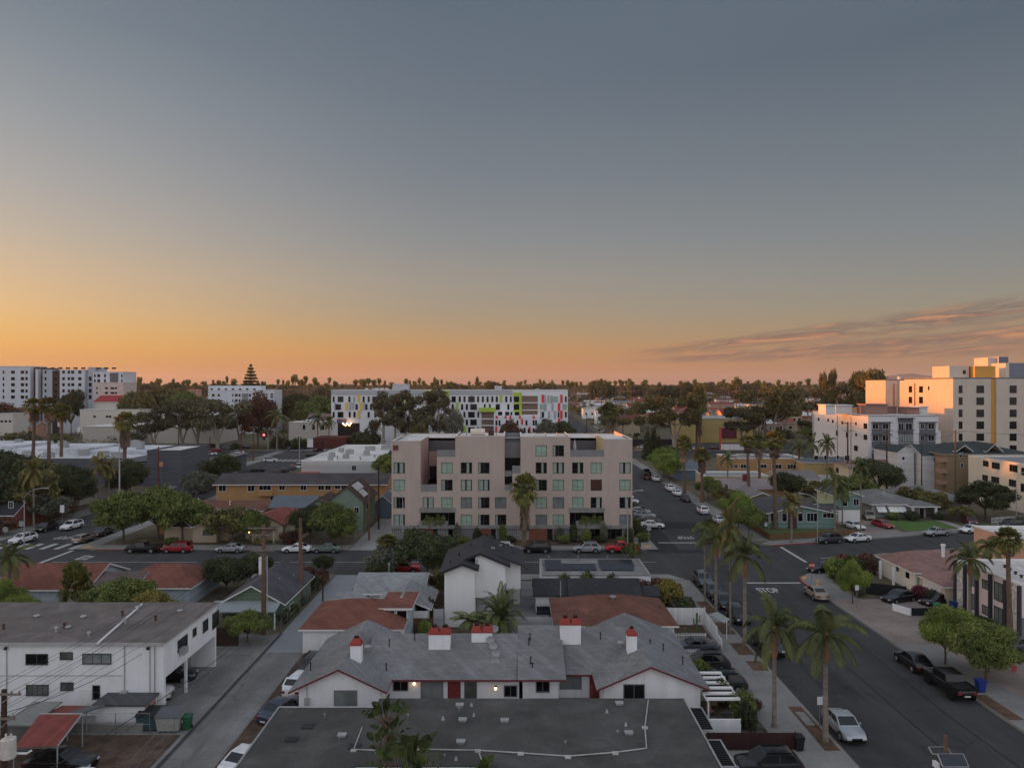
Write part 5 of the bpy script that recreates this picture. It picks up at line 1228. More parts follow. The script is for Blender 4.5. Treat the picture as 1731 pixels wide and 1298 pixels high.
m=MB();m.box(-31.6,-30.9,91.5,92.2,3,5.4);part('chimney',m,STUCCO_W,h);vent(h,-27.6,87,3.6,.4);vent(h,-26.8,90,3.2,.5)
fence('fence','dark brown board fence in front of the green house',[(-37,75.5),(-28.2,75.5)],1.9,BROWNFENCE);chain('wire fence along the alley below the green house',[(-25.3,104),(-25.2,80)],1.4)
house('house with a red hip roof and blue grey walls facing the cross street',-48.6,-39,88.6,98,2.5,4.3,'x',SIDEB,TERRA,WHITE,'hip',.4,wins=[('f',222,992,244,1006,1)],inset=3.6)
h=house('house with a wide red brown roof behind the bushy fan palm',-62,-51.2,88,97,2.6,4.4,'x',SIDEB,TERRA,WHITE,'gable',.5)
m=MB();walls(m,-50.4,-45.6,86.6,95,0,2.4);part('wing',m,SIDEB,h);m=MB();gable_roof(m,-51.2,-45.6,87.2,96,2.4,3.6,'x',.5,ohe=.4);part('roof',m,[mat('mauve grey shingles',(110,94,92),.9,.12,.6,'shingle',p=(.6,.09)),WHITE],h);window(h,'r',-45.6,87.5,88.6,.9,2.1,WHITE,GLASS,1)
house('low shed with a dark grey roof behind the white apartment house',-48,-40.5,77,83,2.1,3.0,'x',CONCWALL,DKGREY,DKGREY,oh=.3,name='shed',cat='shed')
root=thing('sail_shade','pale triangular sail shade beside the bushy fan palm','sail shade',(-49.5,80,0));a,b,c=(*gp(107,1026,2.4),2.4),(*gp(145,1026,2.2),2.2),(*gp(117,1011,3.4),3.4)
part('sail',MB().face([a,b,c]).face([(x,y,z-.02)for x,y,z in(c,b,a)]),mat('pale sail cloth',(176,166,156),.9),root)
for p in(a,b,c):part('pole',MB().tube([(p[0],p[1],0),p],.04,6),GALV,root)
# across the cross street, left
TAN=mat('tan stucco',(176,132,78),.9,.06,.4,grime=.08);CREAM=mat('cream stucco',(206,190,158),.9,.06,.4,grime=.08);BEIGE=mat('beige stucco',(180,160,132),.9,.06,.4)
BROWNR=mat('brown shingles',(94,74,68),.92,.14,.6,'shingle',p=(.6,.09),dark=.75);GREENS=mat('grey green stucco',(124,142,122),.9,.06,.4)
h=house('long tan two storey apartment house with a dark grey roof',-64.5,-27.6,160,170,5.4,7.0,'x',TAN,mat('dark weathered shingles',(84,78,78),.92,.1,.5,'shingle',p=(.7,.1)),WHITE,oh=.7,ohe=.6,wins=[('f',370,818,382,830,1),('f',419,818,430,830,1),('f',438,818,458,828,2,0),('f',472,818,481.5,828,1),('f',508,818,518,828,1),('f',538,818,547.5,828,1),('f',550,818,559,828,1),('f',566,818,575,826,1),('f',577,818,585,826,1),('f',610,818,619.5,828,1),('f',457,838,466,845,1),('f',478,838,487,843,1)],name='apartment_building',cat='apartment building')
part('balcony',MB().box(xa(436,159),xa(460,159),158.9,159.9,2.9,3.1).box(xa(436,159),xa(460,159),158.9,158.98,3.1,4.0),TAN,h)
h=house('low house with a flat red brown roof behind the street trees',-66,-48,140,152,2.9,4.0,'x',BEIGE,TERRA2,WHITE,'hip',.4);vent(h,-62,145,3.6,.9,.08,WHITE);vent(h,-55,143,3.6,.7,.08,WHITE)
h=house('house with a pale blue grey roof and tan gable',-64,-47.5,132,138,2.9,4.0,'x',TAN,mat('blue grey roof sheet',(138,148,152),.85,.08,.5),WHITE,oh=.5);vent(h,-60,133,3.4,.3,.12)
house('small flat house with a pale blue roof beside the tan gable',-46.5,-40.4,134,142,2.7,2.7,'x',BEIGE,mat('pale blue roof coating',(160,170,174),.85,.08,.4),WHITE,'flat',par=.1,wins=[('f',436,869,440,878,0)])
h=house('tan house with a brown gabled roof and large front window on the cross street',-60,-49,126.6,132,2.7,4.4,'x',BEIGE,BROWNR,WHITE,oh=.45)
m=MB();walls(m,-54.4,-50.4,125,128,0,2.7,0,'y',3.6);part('gable_wing',m,BEIGE,h);m=MB();gable_roof(m,-54.4,-50.4,125,129,2.7,3.6,'y',.35);part('roof',m,[BROWNR,WHITE],h);window(h,'f',125,*fpix('f',125,342,895,361,906),WHITE,GLASS2,2)
m=MB();gable_roof(m,-58.5,-55,126,130,2.7,4.0,'y',.35);part('roof',m,[BROWNR,WHITE],h)
h=house('cream house with a red tile hip roof between the street trees',-46.5,-36.6,128,138,2.9,4.9,'y',CREAM,mat('red clay tiles',(142,74,62),.9,.14,.8,'shingle',p=(.3,.12),dark=.65),mat('dark brown fascia',(84,56,48),.8),'hip',.5)
m=MB();walls(m,-45.4,-39.6,126.6,129,0,2.9,0,'y',4.3);part('gable_wing',m,CREAM,h);m=MB();gable_roof(m,-45.4,-39.6,126.6,131,2.9,4.4,'y',.4);part('roof',m,[mat('red clay tiles',(142,74,62),.9,.14,.8,'shingle',p=(.3,.12),dark=.65),mat('dark brown fascia',(84,56,48),.8)],h)
m=MB();m.prism([(-44.4,124.6),(-40.4,124.6),(-40.4,126.55),(-44.4,126.55)],2.3,2.45);part('porch_roof',m,TERRA,h)
for x in(-44.2,-40.7):part('porch_post',MB().box(x,x+.25,124.8,125.05,0,2.3),CREAM,h)
h=house('grey green two storey house with brown roofs and solar panels beside the alley',-33.8,-27.4,135,147,5.6,8.3,'y',GREENS,BROWNR,mat('brown fascia',(84,62,56),.8),oh=.5,xr=-30.4,wins=[('f',599,857,606.5,867,1),('r',619,850,624,860,0)],fm=WHITE)
m=MB();walls(m,-37.8,-31.6,133,142,0,4.4,0,'y',6.2,-35.2);part('wing',m,GREENS,h);m=MB();gable_roof(m,-37.8,-31.6,133,142,4.4,6.2,'y',.45,xr=-35.2);part('roof',m,[BROWNR,mat('brown fascia',(84,62,56),.8)],h);w=window(h,'f',133,*fpix('f',133,537.5,861,546,873),WHITE,GLASS,2)
for s in(534.5,547.5):part('shutter',MB().box(xa(s,133),xa(s+3,133),132.94,132.997,za(872,133),za(863,133)),mat('black shutter',(48,46,46),.8),w)
m=MB();gable_roof(m,-46,-38,140,147,3.6,5.2,'x',.4);part('lower_roof',m,[mat('blue grey shingles',(96,106,114),.9,.1,.5),BROWNR],h)
for i,(a,b)in enumerate(((137.2,139),(139.2,141),(141.2,143))):
 for j in range(2 if i<2 else 1):
  x0=-30.0+j*1.25;x1=x0+1.15;zz=lambda x:8.3-(x+30.4)*.9+.24
  m=MB();m.face([(x0,a,zz(x0)),(x1,a,zz(x1)),(x1,b,zz(x1)),(x0,b,zz(x0))]);m.face([(x0,a,zz(x0)-.06),(x1,a,zz(x1)-.06),(x1,a,zz(x1)),(x0,a,zz(x0))]);part('solar_panel',m,mat('pale reflective solar panel',(196,196,198),.25,.08,spec=.6),h)
house('small blue house behind the brown roofed green house',-27.6,-24.6,148,155,3.4,4.6,'y',mat('blue siding',(98,118,134),.8,.06,.6,'siding',p=(.2,0)),mat('blue grey shingles',(96,106,114),.9,.1,.5),WHITE,oh=.4)
fence('garden_wall','pink stucco wall along the far alley',[(-26.5,152),(-26.5,172)],1.6,mat('pink stucco',(176,128,116),.9,.08,.5),.2,cat='wall');chain('green wire fence along the far alley',[(-26.8,124),(-26.8,150)],1.8)
h=house('grey white commercial building with a cluttered white flat roof',-58,-33,202,256,6.0,6,'x',mat('grey white stucco',(186,186,184),.9,.06,.4,'siding',p=(2.4,0),dark=.86),WROOF,WHITE,'flat',wins=[('f',595,787,602,795,1)],name='commercial_building',cat='building')
for x,y,w in((-50,226,2.2),(-46,238,3),(-41,242,4),(-53,216,1.6),(-48,212,1.5),(-38,248,2),(-44,222,1.6),(-54,232,1.4),(-36,228,1.2),(-51,206,1.2)):hvac(h,x,y,5.6,w,1.6,1.3)
for x,y in((-43,208),(-40,214),(-37,208),(-50,210),(-36,236)):vent(h,x,y,5.6,.9,.2)
part('awning',MB().prism([(xa(505,200),199.4),(xa(538,200),199.4),(xa(538,200),201.9),(xa(505,200),201.9)],2.8,3.0),mat('faded red awning',(176,62,54),.8),h)
DG=mat('slate grey block wall',(92,94,102),.9,.08,.5,'siding',p=(.4,0),dark=.9)
h=house('slate grey block building with a tall blank corner wall on the side street',-96.5,-87.6,194,212,9.6,9.6,'x',DG,WROOF,DG,'flat',name='commercial_building',cat='building')
m=MB();walls(m,-106,-96.5,194.6,214,0,6.6);m.box(-106,-96.5,194.6,214,6.3,6.6);part('wing',m,DG,h)
m=MB();walls(m,-88,-84,205,232,0,5.2);part('wing',m,DG,h);m=MB();m.prism([(-88.4,204.4),(-83.2,204.4),(-83.2,232.6),(-88.4,232.6)],5.2,5.5);part('lower_roof',m,mat('taupe sheet roof',(118,108,106),.85,.08),h)
for k in range(6):window(h,'r',-84,207+k*3.2,208.8+k*3.2,.4,3.6,WHITE,GLASS,0)
h=house('sprawling white commercial building with stepped white membrane roofs',-172,-106.2,205,241,6.5,6.5,'x',mat('slate grey wall',(94,97,104),.9,.08),mat('clean white roof membrane',(200,202,206),.75,.1,.3,'patch'),WHITE,'flat',name='commercial_building',cat='building')
for x0,x1,z in((-168,-150,8.6),(-149,-128,7.8),(-127,-110,7.2)):
 m=MB();m.prism([(x0,219),(x1,219),(x1,240),(x0,240)],6.2,z);part('upper_roof',m,mat('clean white roof membrane',(200,202,206),.75,.1,.3,'patch'),h)
for x,y in((-160,226),(-141,230),(-136,223),(-119,232),(-114,225),(-158,235),(-124,236)):hvac(h,x,y,7.2,2.,1.6,2.2)
for k in range(9):vent(h,-160+k*3.1,216,6.2,1.1,.35,WHITE)
for x,y in((-140,212),(-132,209),(-118,212),(-126,216),(-112,208),(-152,215)):hvac(h,x,y,6.2,2.6,1.6,1.5)
house('house with a dark roof and pale blank gable behind the street palms',-104,-96,163,182,3.6,6.6,'y',mat('pale plaster',(176,170,162),.9,.05),mat('dark grey tar shingles',(78,76,80),.9,.1,.5),WHITE,oh=.3)
house('long dark roofed house behind the broad trees at the side street',-140,-106,168,180,3.6,6.2,'x',CREAM,mat('dark grey tar shingles',(78,76,80),.9,.1,.5),WHITE,oh=.4)
h=house('brick house with a dark roof half hidden by trees at the picture edge',-104,-92.5,136,146,3.0,6.0,'x',BRICKR,mat('blue black shingles',(58,60,68),.9,.1,.5),WHITE,oh=.5,wins=[('f',15,848,22,858,1)])
# right near block
PINKR=mat('faded pink brown shingles',(150,112,104),.92,.12,.6,'shingle',p=(.6,.09),dark=.8)
h=house('cream bungalow with a faded pink brown hip roof on the corner',52.2,63,95,104,2.7,4.6,'x',mat('pale cream stucco',(226,216,198),.9,.05),PINKR,WHITE,'hip',.5,inset=3.0,wins=[('l',1515,956,1520,966,0),('l',1531,967,1538,977,0)])
m=MB();walls(m,52.7,60.5,89.3,94.9,0,2.4);part('garage_wing',m,CREAM,h);m=MB();hip_roof(m,52.7,60.5,89.3,95.4,2.45,3.7,'x',.4,inset=3.2);part('roof',m,[PINKR,WHITE],h)
part('garage_door',MB().box(52.66,52.698,90,94,.1,2.1),WHITE,h);m=MB();m.tube([(57.6,98,4),(57.6,98,5.4)],.22,8);m.tube([(57.6,98,5.4),(57.6,98,5.7)],.3,8);part('chimney',m,WHITE,h)
window(h,'f',95,52.4,54.2,1.0,2.1,WHITE,GLASSG,1);part('panel',MB().box(54,54.8,89.2,89.28,.7,2.1),GALV,h)
for y in(98,101.5):part('porch_post',MB().box(50.9,51.15,y,y+.25,0,2.6),WHITE,h)
PINKA=mat('pale pink stucco',(230,210,204),.9,.06,.4,grime=.08);NAVYP=mat('dark slate pilaster',(62,62,72),.8,.08);STONE=mat('white stone cladding',(222,214,204),.9,.1,1.,'stone')
h=house('pale pink two storey apartment house with dark pilasters and stone cladding',53.7,75,77.4,88.6,5.9,5.9,'x',PINKA,mat('white roof coating',(200,192,186),.8,.1,.4,'patch'),WHITE,'flat',par=.1,name='apartment_building',cat='apartment building')
for y0,y1 in((86.9,88.58),(77.42,79.2)):part('stone_cladding',MB().box(53.6,53.698,y0,y1,0,5.75),STONE,h)
for y in(88.55,86.7,84.5,82.1,79.6,77.4):part('pilaster',MB().box(53.35,53.69,y-.14,y+.14,0,5.78),NAVYP,h)
for a,b,z0,z1 in((85.1,86.1,3.6,4.8),(82.7,83.7,3.9,4.8),(80.3,81.6,3.2,5.1),(85.1,86.1,.9,2.6),(82.7,83.7,1.0,1.9),(80.3,81.6,.5,2.4)):window(h,'l',53.7,a,b,z0,z1,DARKMETAL,GLASSW,1)
for k in range(5):vent(h,55.5+k*.4,79+k*1.5,5.75,.3,.12,DARKMETAL)
part('wall',MB().face([(53.7,77.39,0),(75,77.39,0),(75,77.39,2.4),(53.7,77.39,2.4)]),mat('grey plinth',(122,124,128),.9),h)
house('peach stucco apartment house behind the fan palm at the picture edge',68,84,96,108,6.2,6.2,'x',mat('peach stucco',(214,160,128),.9,.06),WROOF,WHITE,'flat',name='apartment_building',cat='apartment building')
fence('fence','black screened fence around the corner bungalow yard',[(44.4,103),(44.6,94.6),(49.6,92.4)],1.5,mat('black screen cloth',(38,40,42),.9,.15),cap=DARKMETAL)
fence('fence','low dark green screen in front of the parked hatchback',[(46.6,85.4),(50,85.6)],.9,mat('dark green screen',(34,48,44),.9,.15),cap=DARKMETAL);fence('garden_wall','short white wall end by the pink driveway',[(46.4,85.4),(45.4,87.4)],.8,STUCCO_W,.2,cat='wall')
# across the cross street, right
TEAL=mat('teal siding',(108,140,134),.8,.06,.6,'siding',p=(.2,0),dark=.82);PGREEN=mat('pale green siding',(172,184,142),.8,.05,.6,'siding',p=(.2,0),dark=.88)
h=house('low teal house with white trim and a maroon panel behind a lawn',47.9,60.3,137.2,150,3.0,4.3,'y',TEAL,DKGREY,WHITE,oh=.5,xr=53.9,wins=[('f',1303,867,1316,881,1),('f',1322,867,1330,881,0),('f',1349,867,1357,881,0),('f',1364,867,1381,881,2),('f',1391,867,1411,875,2),('l',1284,866,1291,880,1),('l',1293,868,1300,882,1)])
part('panel',MB().box(xa(1333,137),xa(1347,137),137.0,137.19,.1,3.2),mat('maroon panel',(92,50,56),.8,.1,.6,'boards',p=(.3,0)),h)
h=house('two storey garage house with pale green side and white garage door',63.6,68.6,144,153,5.2,6.0,'y',PGREEN,DKGREY,WHITE,oh=.4)
part('front_wall',MB().box(63.62,68.58,143.9,143.996,2.5,5.2),TEAL,h);part('garage_door',MB().box(64,68.2,143.86,143.98,.1,2.4),WHITE,h);window(h,'f',143.9,64.9,65.8,3.2,4.3,WHITE,GLASS,0);window(h,'f',143.9,67.0,68,3.3,4.6,WHITE,GLASS,1)
m=MB();gable_roof(m,60.5,63.6,142,148,2.7,3.4,'x',.3);part('porch_roof',m,[DKGREY,WHITE],h)
GREYH=mat('grey clapboard',(150,148,146),.8,.06,.6,'siding',p=(.2,0),dark=.85);GREYR=mat('mid grey shingles',(122,122,120),.92,.1,.6,'shingle',p=(.6,.09),dark=.82)
h=house('grey cottage with white window awnings and a white columned porch',72.6,83.6,148,163,2.9,4.7,'y',GREYH,GREYR,WHITE,'hip',.5)
m=MB();hip_roof(m,79.6,85,146.2,151,2.75,3.6,'x',.3);part('porch_roof',m,[GREYR,WHITE],h)
for x in(79.8,84.4):part('porch_post',MB().box(x,x+.45,146.3,146.75,0,2.7),WHITE,h)
for x0,x1 in((73.4,75.2),(75.7,79.2)):
 m=MB();m.face([(x0,146.9,1.5),(x1,146.9,1.5),(x1,147.97,2.5),(x0,147.97,2.5)]);m.face([(x0,147.97,2.44),(x1,147.97,2.44),(x1,146.9,1.44),(x0,146.9,1.44)]);m.face([(x0,146.9,1.44),(x1,146.9,1.44),(x1,146.9,1.5),(x0,146.9,1.5)]);part('awning',m,mat('white striped awning',(218,218,214),.7,.05,.6,'rib',p=(.35,0),dark=.8),h)
window(h,'f',148,76.2,78.8,1.0,1.9,WHITE,GLASS,2);door(h,'f',148,82.2,83.1,.1,2.1,BLACKIN,WHITE);vent(h,77.5,153,4.2,.3,.1,WHITE)
h=house('grey cottage with a plain hip roof left of the big dark tree',85.8,95,152,168,2.9,4.7,'y',GREYH,GREYR,WHITE,'hip',.5,wins=[('f',1594,850,1602,860,1)]);door(h,'f',152,93.2,94.3,.1,2.1,WHITE,WHITE)
picket('white picket fence under the big dark tree',[(92.5,141.5),(104.5,145)],1.3,gap=.3)
fence('fence','low rust wire fence around the teal house lawn',[(44.9,139.5),(44.8,127.6),(54,129.6),(61.8,131.4)],.95,mat('rusty mesh',(120,86,54),.9,.2),.02,cap=mat('rusty post',(110,72,48),.9))
CREAMA=mat('cream apartment stucco',(216,204,180),.9,.05,.4,grime=.06)
h=house('cream three storey apartment block with paired dark windows behind the big tree',107,130,140,172,10.4,10.4,'y',CREAMA,mat('grey roof felt',(132,132,132),.9,.1),mat('pale cornice',(222,214,200),.8),'flat',name='apartment_building',cat='apartment building',wins=[('l',1662,779,1671,788,1),('l',1677,782,1690,792,2),('l',1707,786,1720,797,2),('l',1661,803,1670,812,1),('l',1676,806,1689,816,2),('l',1706,811,1718,822,2),('l',1727,791,1736,803,1),('l',1726,818,1735,831,1)],fm=mat('grey window frame',(120,112,104),.7))
part('dark_gate',MB().box(106.9,106.98,158.2,161,2,5),BLACKIN,h)
for y in(144,149.5):part('garage_door',MB().box(106.92,106.98,y,y+4.6,.1,4.2),mat('cream door',(208,198,178),.8),h)
for k in range(5):hvac(h,112+k*2.4,152+(k%2)*3,10.0,1.3,1.1,.9)
OLIVE=mat('olive tan stucco',(142,120,86),.9,.06,.4)
h=house('olive tan apartment house with dark green gabled roof and small balconies',104.8,126,177,196,10.2,12.6,'x',OLIVE,mat('dark green shingles',(58,68,68),.9,.1,.5),mat('pale eaves',(176,164,146),.8),'hip',.5,wins=[('f',1622,766,1627,772,0),('f',1624,783,1628,790,0)],fm=WHITE,name='apartment_building',cat='apartment building')
for z in(2.9,5.7,8.4):m=MB();m.box(103.2,104.78,176.4,178.6,z,z+.15);m.box(103.2,103.28,176.4,178.6,z+.15,z+1.0);m.box(103.28,104.78,176.4,176.48,z+.15,z+1.0);part('balcony',m,mat('pinkish balcony',(168,128,112),.85),h)
for x0,x1,zt in((107.6,111.4,12.3),(115,118.6,12.6)):m=MB();gable_roof(m,x0,x1,177.5,186,10.9,zt,'y',.2);part('dormer_roof',m,[mat('dark green shingles',(58,68,68),.9,.1,.5),WHITE],h)
h=house('white three storey house with twin gables and dark green roof',97.2,101.4,185,197,9.9,11.4,'y',mat('white lap siding',(204,202,200),.85,.05,.5,'siding',p=(.25,0),dark=.9),mat('dark green shingles',(58,68,68),.9,.1,.5),WHITE,oh=.3,wins=[('f',1525,772,1529,777,0)])
m=MB();walls(m,102,112,182,192,0,9.3,0,'x',11.6);part('wing',m,mat('white lap siding',(204,202,200),.85,.05,.5,'siding',p=(.25,0),dark=.9),h);m=MB();gable_roof(m,102,112,182,192,9.3,11.7,'x',.35);part('roof',m,[mat('dark green shingles',(58,68,68),.9,.1,.5),WHITE],h)
for q in((1578,774,1584,780),(1596,774,1604,783)):window(h,'f',182,*fpix('f',182,*q),WHITE,GLASS,1)
h=house('cream two storey house with a rusty brown hip roof behind the dark tree',85.8,101.8,187,195.5,6.1,7.5,'x',CREAM,mat('rusty brown shingles',(132,100,92),.92,.14,.6),mat('pale eaves',(196,180,156),.8),'hip',.5,wins=[('l',1413,790,1418,799,0),('f',1442,792,1448,799,0),('f',1500,794,1508,800,1)])
h=house('long tan flat roofed building with a row of windows behind the palms',60.8,82,205,218,6.4,6.4,'x',TAN,mat('grey roof felt',(132,132,132),.9,.1),WHITE,'flat',name='commercial_building',cat='building',wins=[('f',1241,785,1247,791,1),('f',1252,785,1266,791,2),('f',1281,785,1296,791,2),('f',1305,785,1321,792,2),('f',1331,785,1350,792,3)])
for k in range(9):hvac(h,66+k*1.6,213+(k%3),6.0,.9,.8,.6+.2*(k%2))
h=house('ochre two storey house with grey roof and white garage beside the tan building',79.2,94,199,204.6,5.9,7.2,'x',mat('ochre stucco wall',(182,154,92),.9,.06),mat('blue grey shingles',(96,106,114),.9,.1,.5),WHITE,'hip',.4,wins=[('f',1376,770,1383,777,0),('f',1393,770,1400,777,0),('f',1414,770,1418,776,0),('f',1428,770,1436,778,0)]);part('garage_door',MB().box(80.5,93.5,198.9,198.98,.1,2.6),WHITE,h)
h=house('house with pinkish grey roof and an orange lit gable beside the far street',50,66,172,181,2.8,4.3,'x',mat('apricot stucco',(206,150,104),.9,.06),mat('pinkish grey shingles',(142,130,128),.92,.1,.5),WHITE,oh=.6,ohe=.8,wins=[('l',1226,818,1231,828,1)]);part('chimney',MB().box(55.2,56.2,175,175.8,3,5.6),mat('maroon chimney',(120,44,56),.8),h)
house('low flat house with pale grey roof behind the orange gabled house',50,66.5,190,200,3.4,3.4,'x',BEIGE,mat('pale roof felt',(138,142,142),.9,.08),WHITE,'flat')
h=house('small taupe house with a grey gable roof and porch columns behind a dry garden',49,56.6,155,166,2.7,4.1,'y',mat('taupe siding',(140,122,108),.9,.06),mat('warm grey shingles',(120,114,112),.92,.1,.5),WHITE,oh=.5)
for x in(47.6,50.2):part('porch_post',MB().box(x,x+.4,153.4,153.8,0,2.4),mat('salmon pillar',(176,120,96),.9),h)
m=MB();gable_roof(m,47.4,51.2,153.2,157,2.4,3.3,'y',.3);part('porch_roof',m,[mat('warm grey shingles',(120,114,112),.92,.1,.5),WHITE],h)
house('blue grey house behind the bright street trees',46.5,54,206,216,3.2,5.,'x',mat('blue siding',(98,118,134),.8,.06,.6,'siding',p=(.2,0)),mat('blue grey shingles',(96,106,114),.9,.1,.5),WHITE,oh=.4)
house('small house with white gable trim beside the tan building',68,78,186,196,3.0,4.6,'x',CREAM,mat('warm grey shingles',(120,114,112),.92,.1,.5),WHITE,oh=.4)
def build_modern_apts():
 D=200.;root=thing('apartment_building','white and grey modern three storey apartment block with rooftop boxes','apartment building',(106,D,0));X=lambda p:xa(p,D);Z=lambda p:za(p,D)
 MW=mat('crisp white render',(214,212,210),.85,.04,.4);MG=mat('slate grey panel',(98,102,108),.8,.06,.5)
 x0,x1,zt=X(1467.7),X(1586),Z(703.5)
 m=MB();walls(m,x0,x1,D,237,0,zt);walls(m,x1,X(1592),D+.5,225,0,Z(729));m.box(x1,X(1592),D+.5,225,Z(729),Z(728.6));part('wall',m,MW,root)
 m=MB();m.box(x0-.1,x1+.1,D-.1,237.1,zt,zt+.25,1,0);part('roof',m,[WROOF,mat('grey coping',(150,150,154),.7)],root)
 for a,b,t in((1473.6,1504.7,714),(1518,1543.5,707),(1554,1581,714)):
  m=MB();m.box(X(a),X(b),D-.12,D-.004,1,Z(t));m.box(X(a)-.15,X(b)+.15,D-.9,D-.004,Z(t),Z(t)+.2);m.box(X(a)-.15,X(b)+.15,D-.9,D-.12,Z(t+20),Z(t+20)+.15);part('grey_bay',m,MG,root)
 def W(px0,py0,px1,py1,bars=1,gm=GLASS):window(root,'f',D-.13,*fpix('f',D-.13,px0,py0,px1,py1),WHITE,gm,bars)
 for y in(716,736):W(1475,y,1484.5,y+9);W(1492,y,1502,y+9);W(1556,y,1562,y+9);W(1569,y,1579,y+9)
 for y,gm in((715.5,GLASS),(736,GLASSW)):W(1519,y,1527.5,y+13,gm=gm);W(1531,y,1541.5,y+13,gm=gm)
 W(1474,756.5,1496,765,3,GLASSW);W(1556,757,1579,765,2)
 for px,py,s in((1384,708.5,1.2),(1400,710,1.2),(1408,712,1.2),(1424,714.5,1.2),(1447,716,1.2),(1447.5,735,1.2),(1463,720,2.8),(1463,739,2.8),(1447,757.5,3.),(1432,735,1.6),(1415,732,1.6)):
  a,b,z0,z1=fpix('l',x0,px-s,py-(2 if s<1.3 else 4),px+s,py+(2 if s<1.3 else 4));window(root,'l',x0,a,b,z0,z1,DARKMETAL,GLASS,0)
 for px in(1376,1439,1416):d=x0*F/(px-CX);part('downpipe',MB().tube([(x0-.12,d,1),(x0-.12,d,zt-.5)],.1,5),GALV,root)
 PB=mat('brown penthouse wall',(150,112,100),.85,.06)
 for i,(a,b,t,mm)in enumerate(((1396,1412,685,MW),(1413,1440,685.5,MW),(1449,1482,690,MG),(1464,1500,684,PB),(1503,1516,688,PB),(1517,1530,689,MW),(1533,1554,689.5,PB),(1556,1568,688,MW))):
  d=206+(i%3)*5;m=MB();m.box(xa(a,d),xa(b,d),d,d+5,zt+.2,za(t,d));m.box(xa(a,d)-.3,xa(b,d)+.3,d-.5,d+5.2,za(t,d),za(t,d)+.2);part('rooftop_room',m,mm,root)
build_modern_apts()
def build_tower():
 D=214.;X=lambda p,d=D:xa(p,d);Z=lambda p,d=D:za(p,d);root=thing('apartment_tower','tall pale stucco apartment tower with orange yellow stair slot at the picture edge','apartment tower',(140,D,0))
 PT=mat('pale tower stucco',(203,187,170),.9,.05,.3,grime=.07);YT=mat('golden yellow render',(214,150,36),.85,.05,.3);GT=mat('blue grey render',(112,118,132),.85,.05,.3)
 xl=X(1611);zt=Z(639)
 m=MB();walls(m,xl,X(1675),D,240.5,0,zt);m.box(xl,X(1675),D,240.5,zt-.2,zt);walls(m,126.3,140,248,262,0,zt-.2);m.box(126.3,140,248,262,zt-.4,zt-.2);walls(m,130.6,140,240.5,248,0,zt-.3);m.box(130.6,140,240.5,248,zt-.5,zt-.3)
 walls(m,X(1684.5),175,D,245,0,zt);m.box(X(1684.5),175,D,245,zt-.2,zt);part('wall',m,PT,root)
 m=MB();m.box(X(1675)+.004,X(1684.5)-.004,D+.5,D+20,0,zt-.25);part('stair_slot',m,YT,root)
 m=MB()
 for x0,x1,y0,y1 in((xl-.06,X(1675)+.04,D-.06,240.6),(X(1684.5)-.04,175,D-.06,245)):
  m.box(x0,x1,y0,y0+.3,zt,zt+.18);m.box(x0,x0+.3,y0+.3,y1,zt,zt+.18);m.box(x1-.3,x1,y0+.3,y1,zt,zt+.18)
 part('parapet',m,mat('grey coping',(150,150,154),.7),root)
 d=219.
 m=MB();m.box(X(1605,d),X(1638,d),d,d+9,zt,Z(618.6,d));part('penthouse',m,PT,root)
 m=MB();m.box(X(1640.5,d),X(1675.5,d)-.01,d-2,d+12,zt,Z(619,d));part('penthouse',m,YT,root)
 d=232.;m=MB();m.box(X(1688,d),X(1704,d),d,d+8,zt,Z(603,d));m.box(X(1673.5,d),X(1688,d),d+1,d+8,zt,Z(604,d));part('lift_tower',m,[PT],root)
 m=MB();m.box(X(1688,d)+.05,X(1704,d)+.05,d-.08,d-.004,zt+2,Z(603.2,d));part('grey_panel',m,GT,root)
 d=226.;m=MB();m.box(X(1706,d),X(1760,d),d,d+8,zt,Z(613.5,d));part('penthouse',m,GT,root);m=MB();m.box(X(1700,d),X(1706,d)-.01,d,d+8,zt,Z(613.5,d));part('penthouse',m,PT,root)
 for y0,y1 in((652,664),(672,684),(692.5,704.5),(712.6,724.5),(733,744.5),(753,765)):
  for a,b,n in((1621,1626.5,0),(1651,1663,1),(1707,1718,1)):window(root,'f',D,*fpix('f',D,a,y0,b,y1),DARKMETAL,GLASS,n,1)
 for a,b,y0,y1 in((1536.6,1541.7,653,663),(1554,1560,653,663.5),(1569,1571,653,659),(1536.6,1541.7,671,681),(1554,1560,671,681.5),(1554,1560,689,699.5)):window(root,'l',xl,*fpix('l',xl,a,y0,b,y1),DARKMETAL,GLASS,1)
 for px in(1547,):dd=xl*F/(px-CX);part('downpipe',MB().tube([(xl-.15,dd,2),(xl-.15,dd,zt-1.5)],.12,5),mat('rust pipe',(120,80,66),.8),root)
 part('downpipe',MB().tube([(xa(1511,248),247.85,2),(xa(1511,248),247.85,zt-1.6)],.12,5),mat('rust pipe',(120,80,66),.8),root);d=219;window(root,'f',d,*fpix('f',d,1628,626,1632,632),DARKMETAL,GLASS,0)
 vent(root,X(1520,250),250,zt-.2,1.,.5,WHITE)
build_tower()
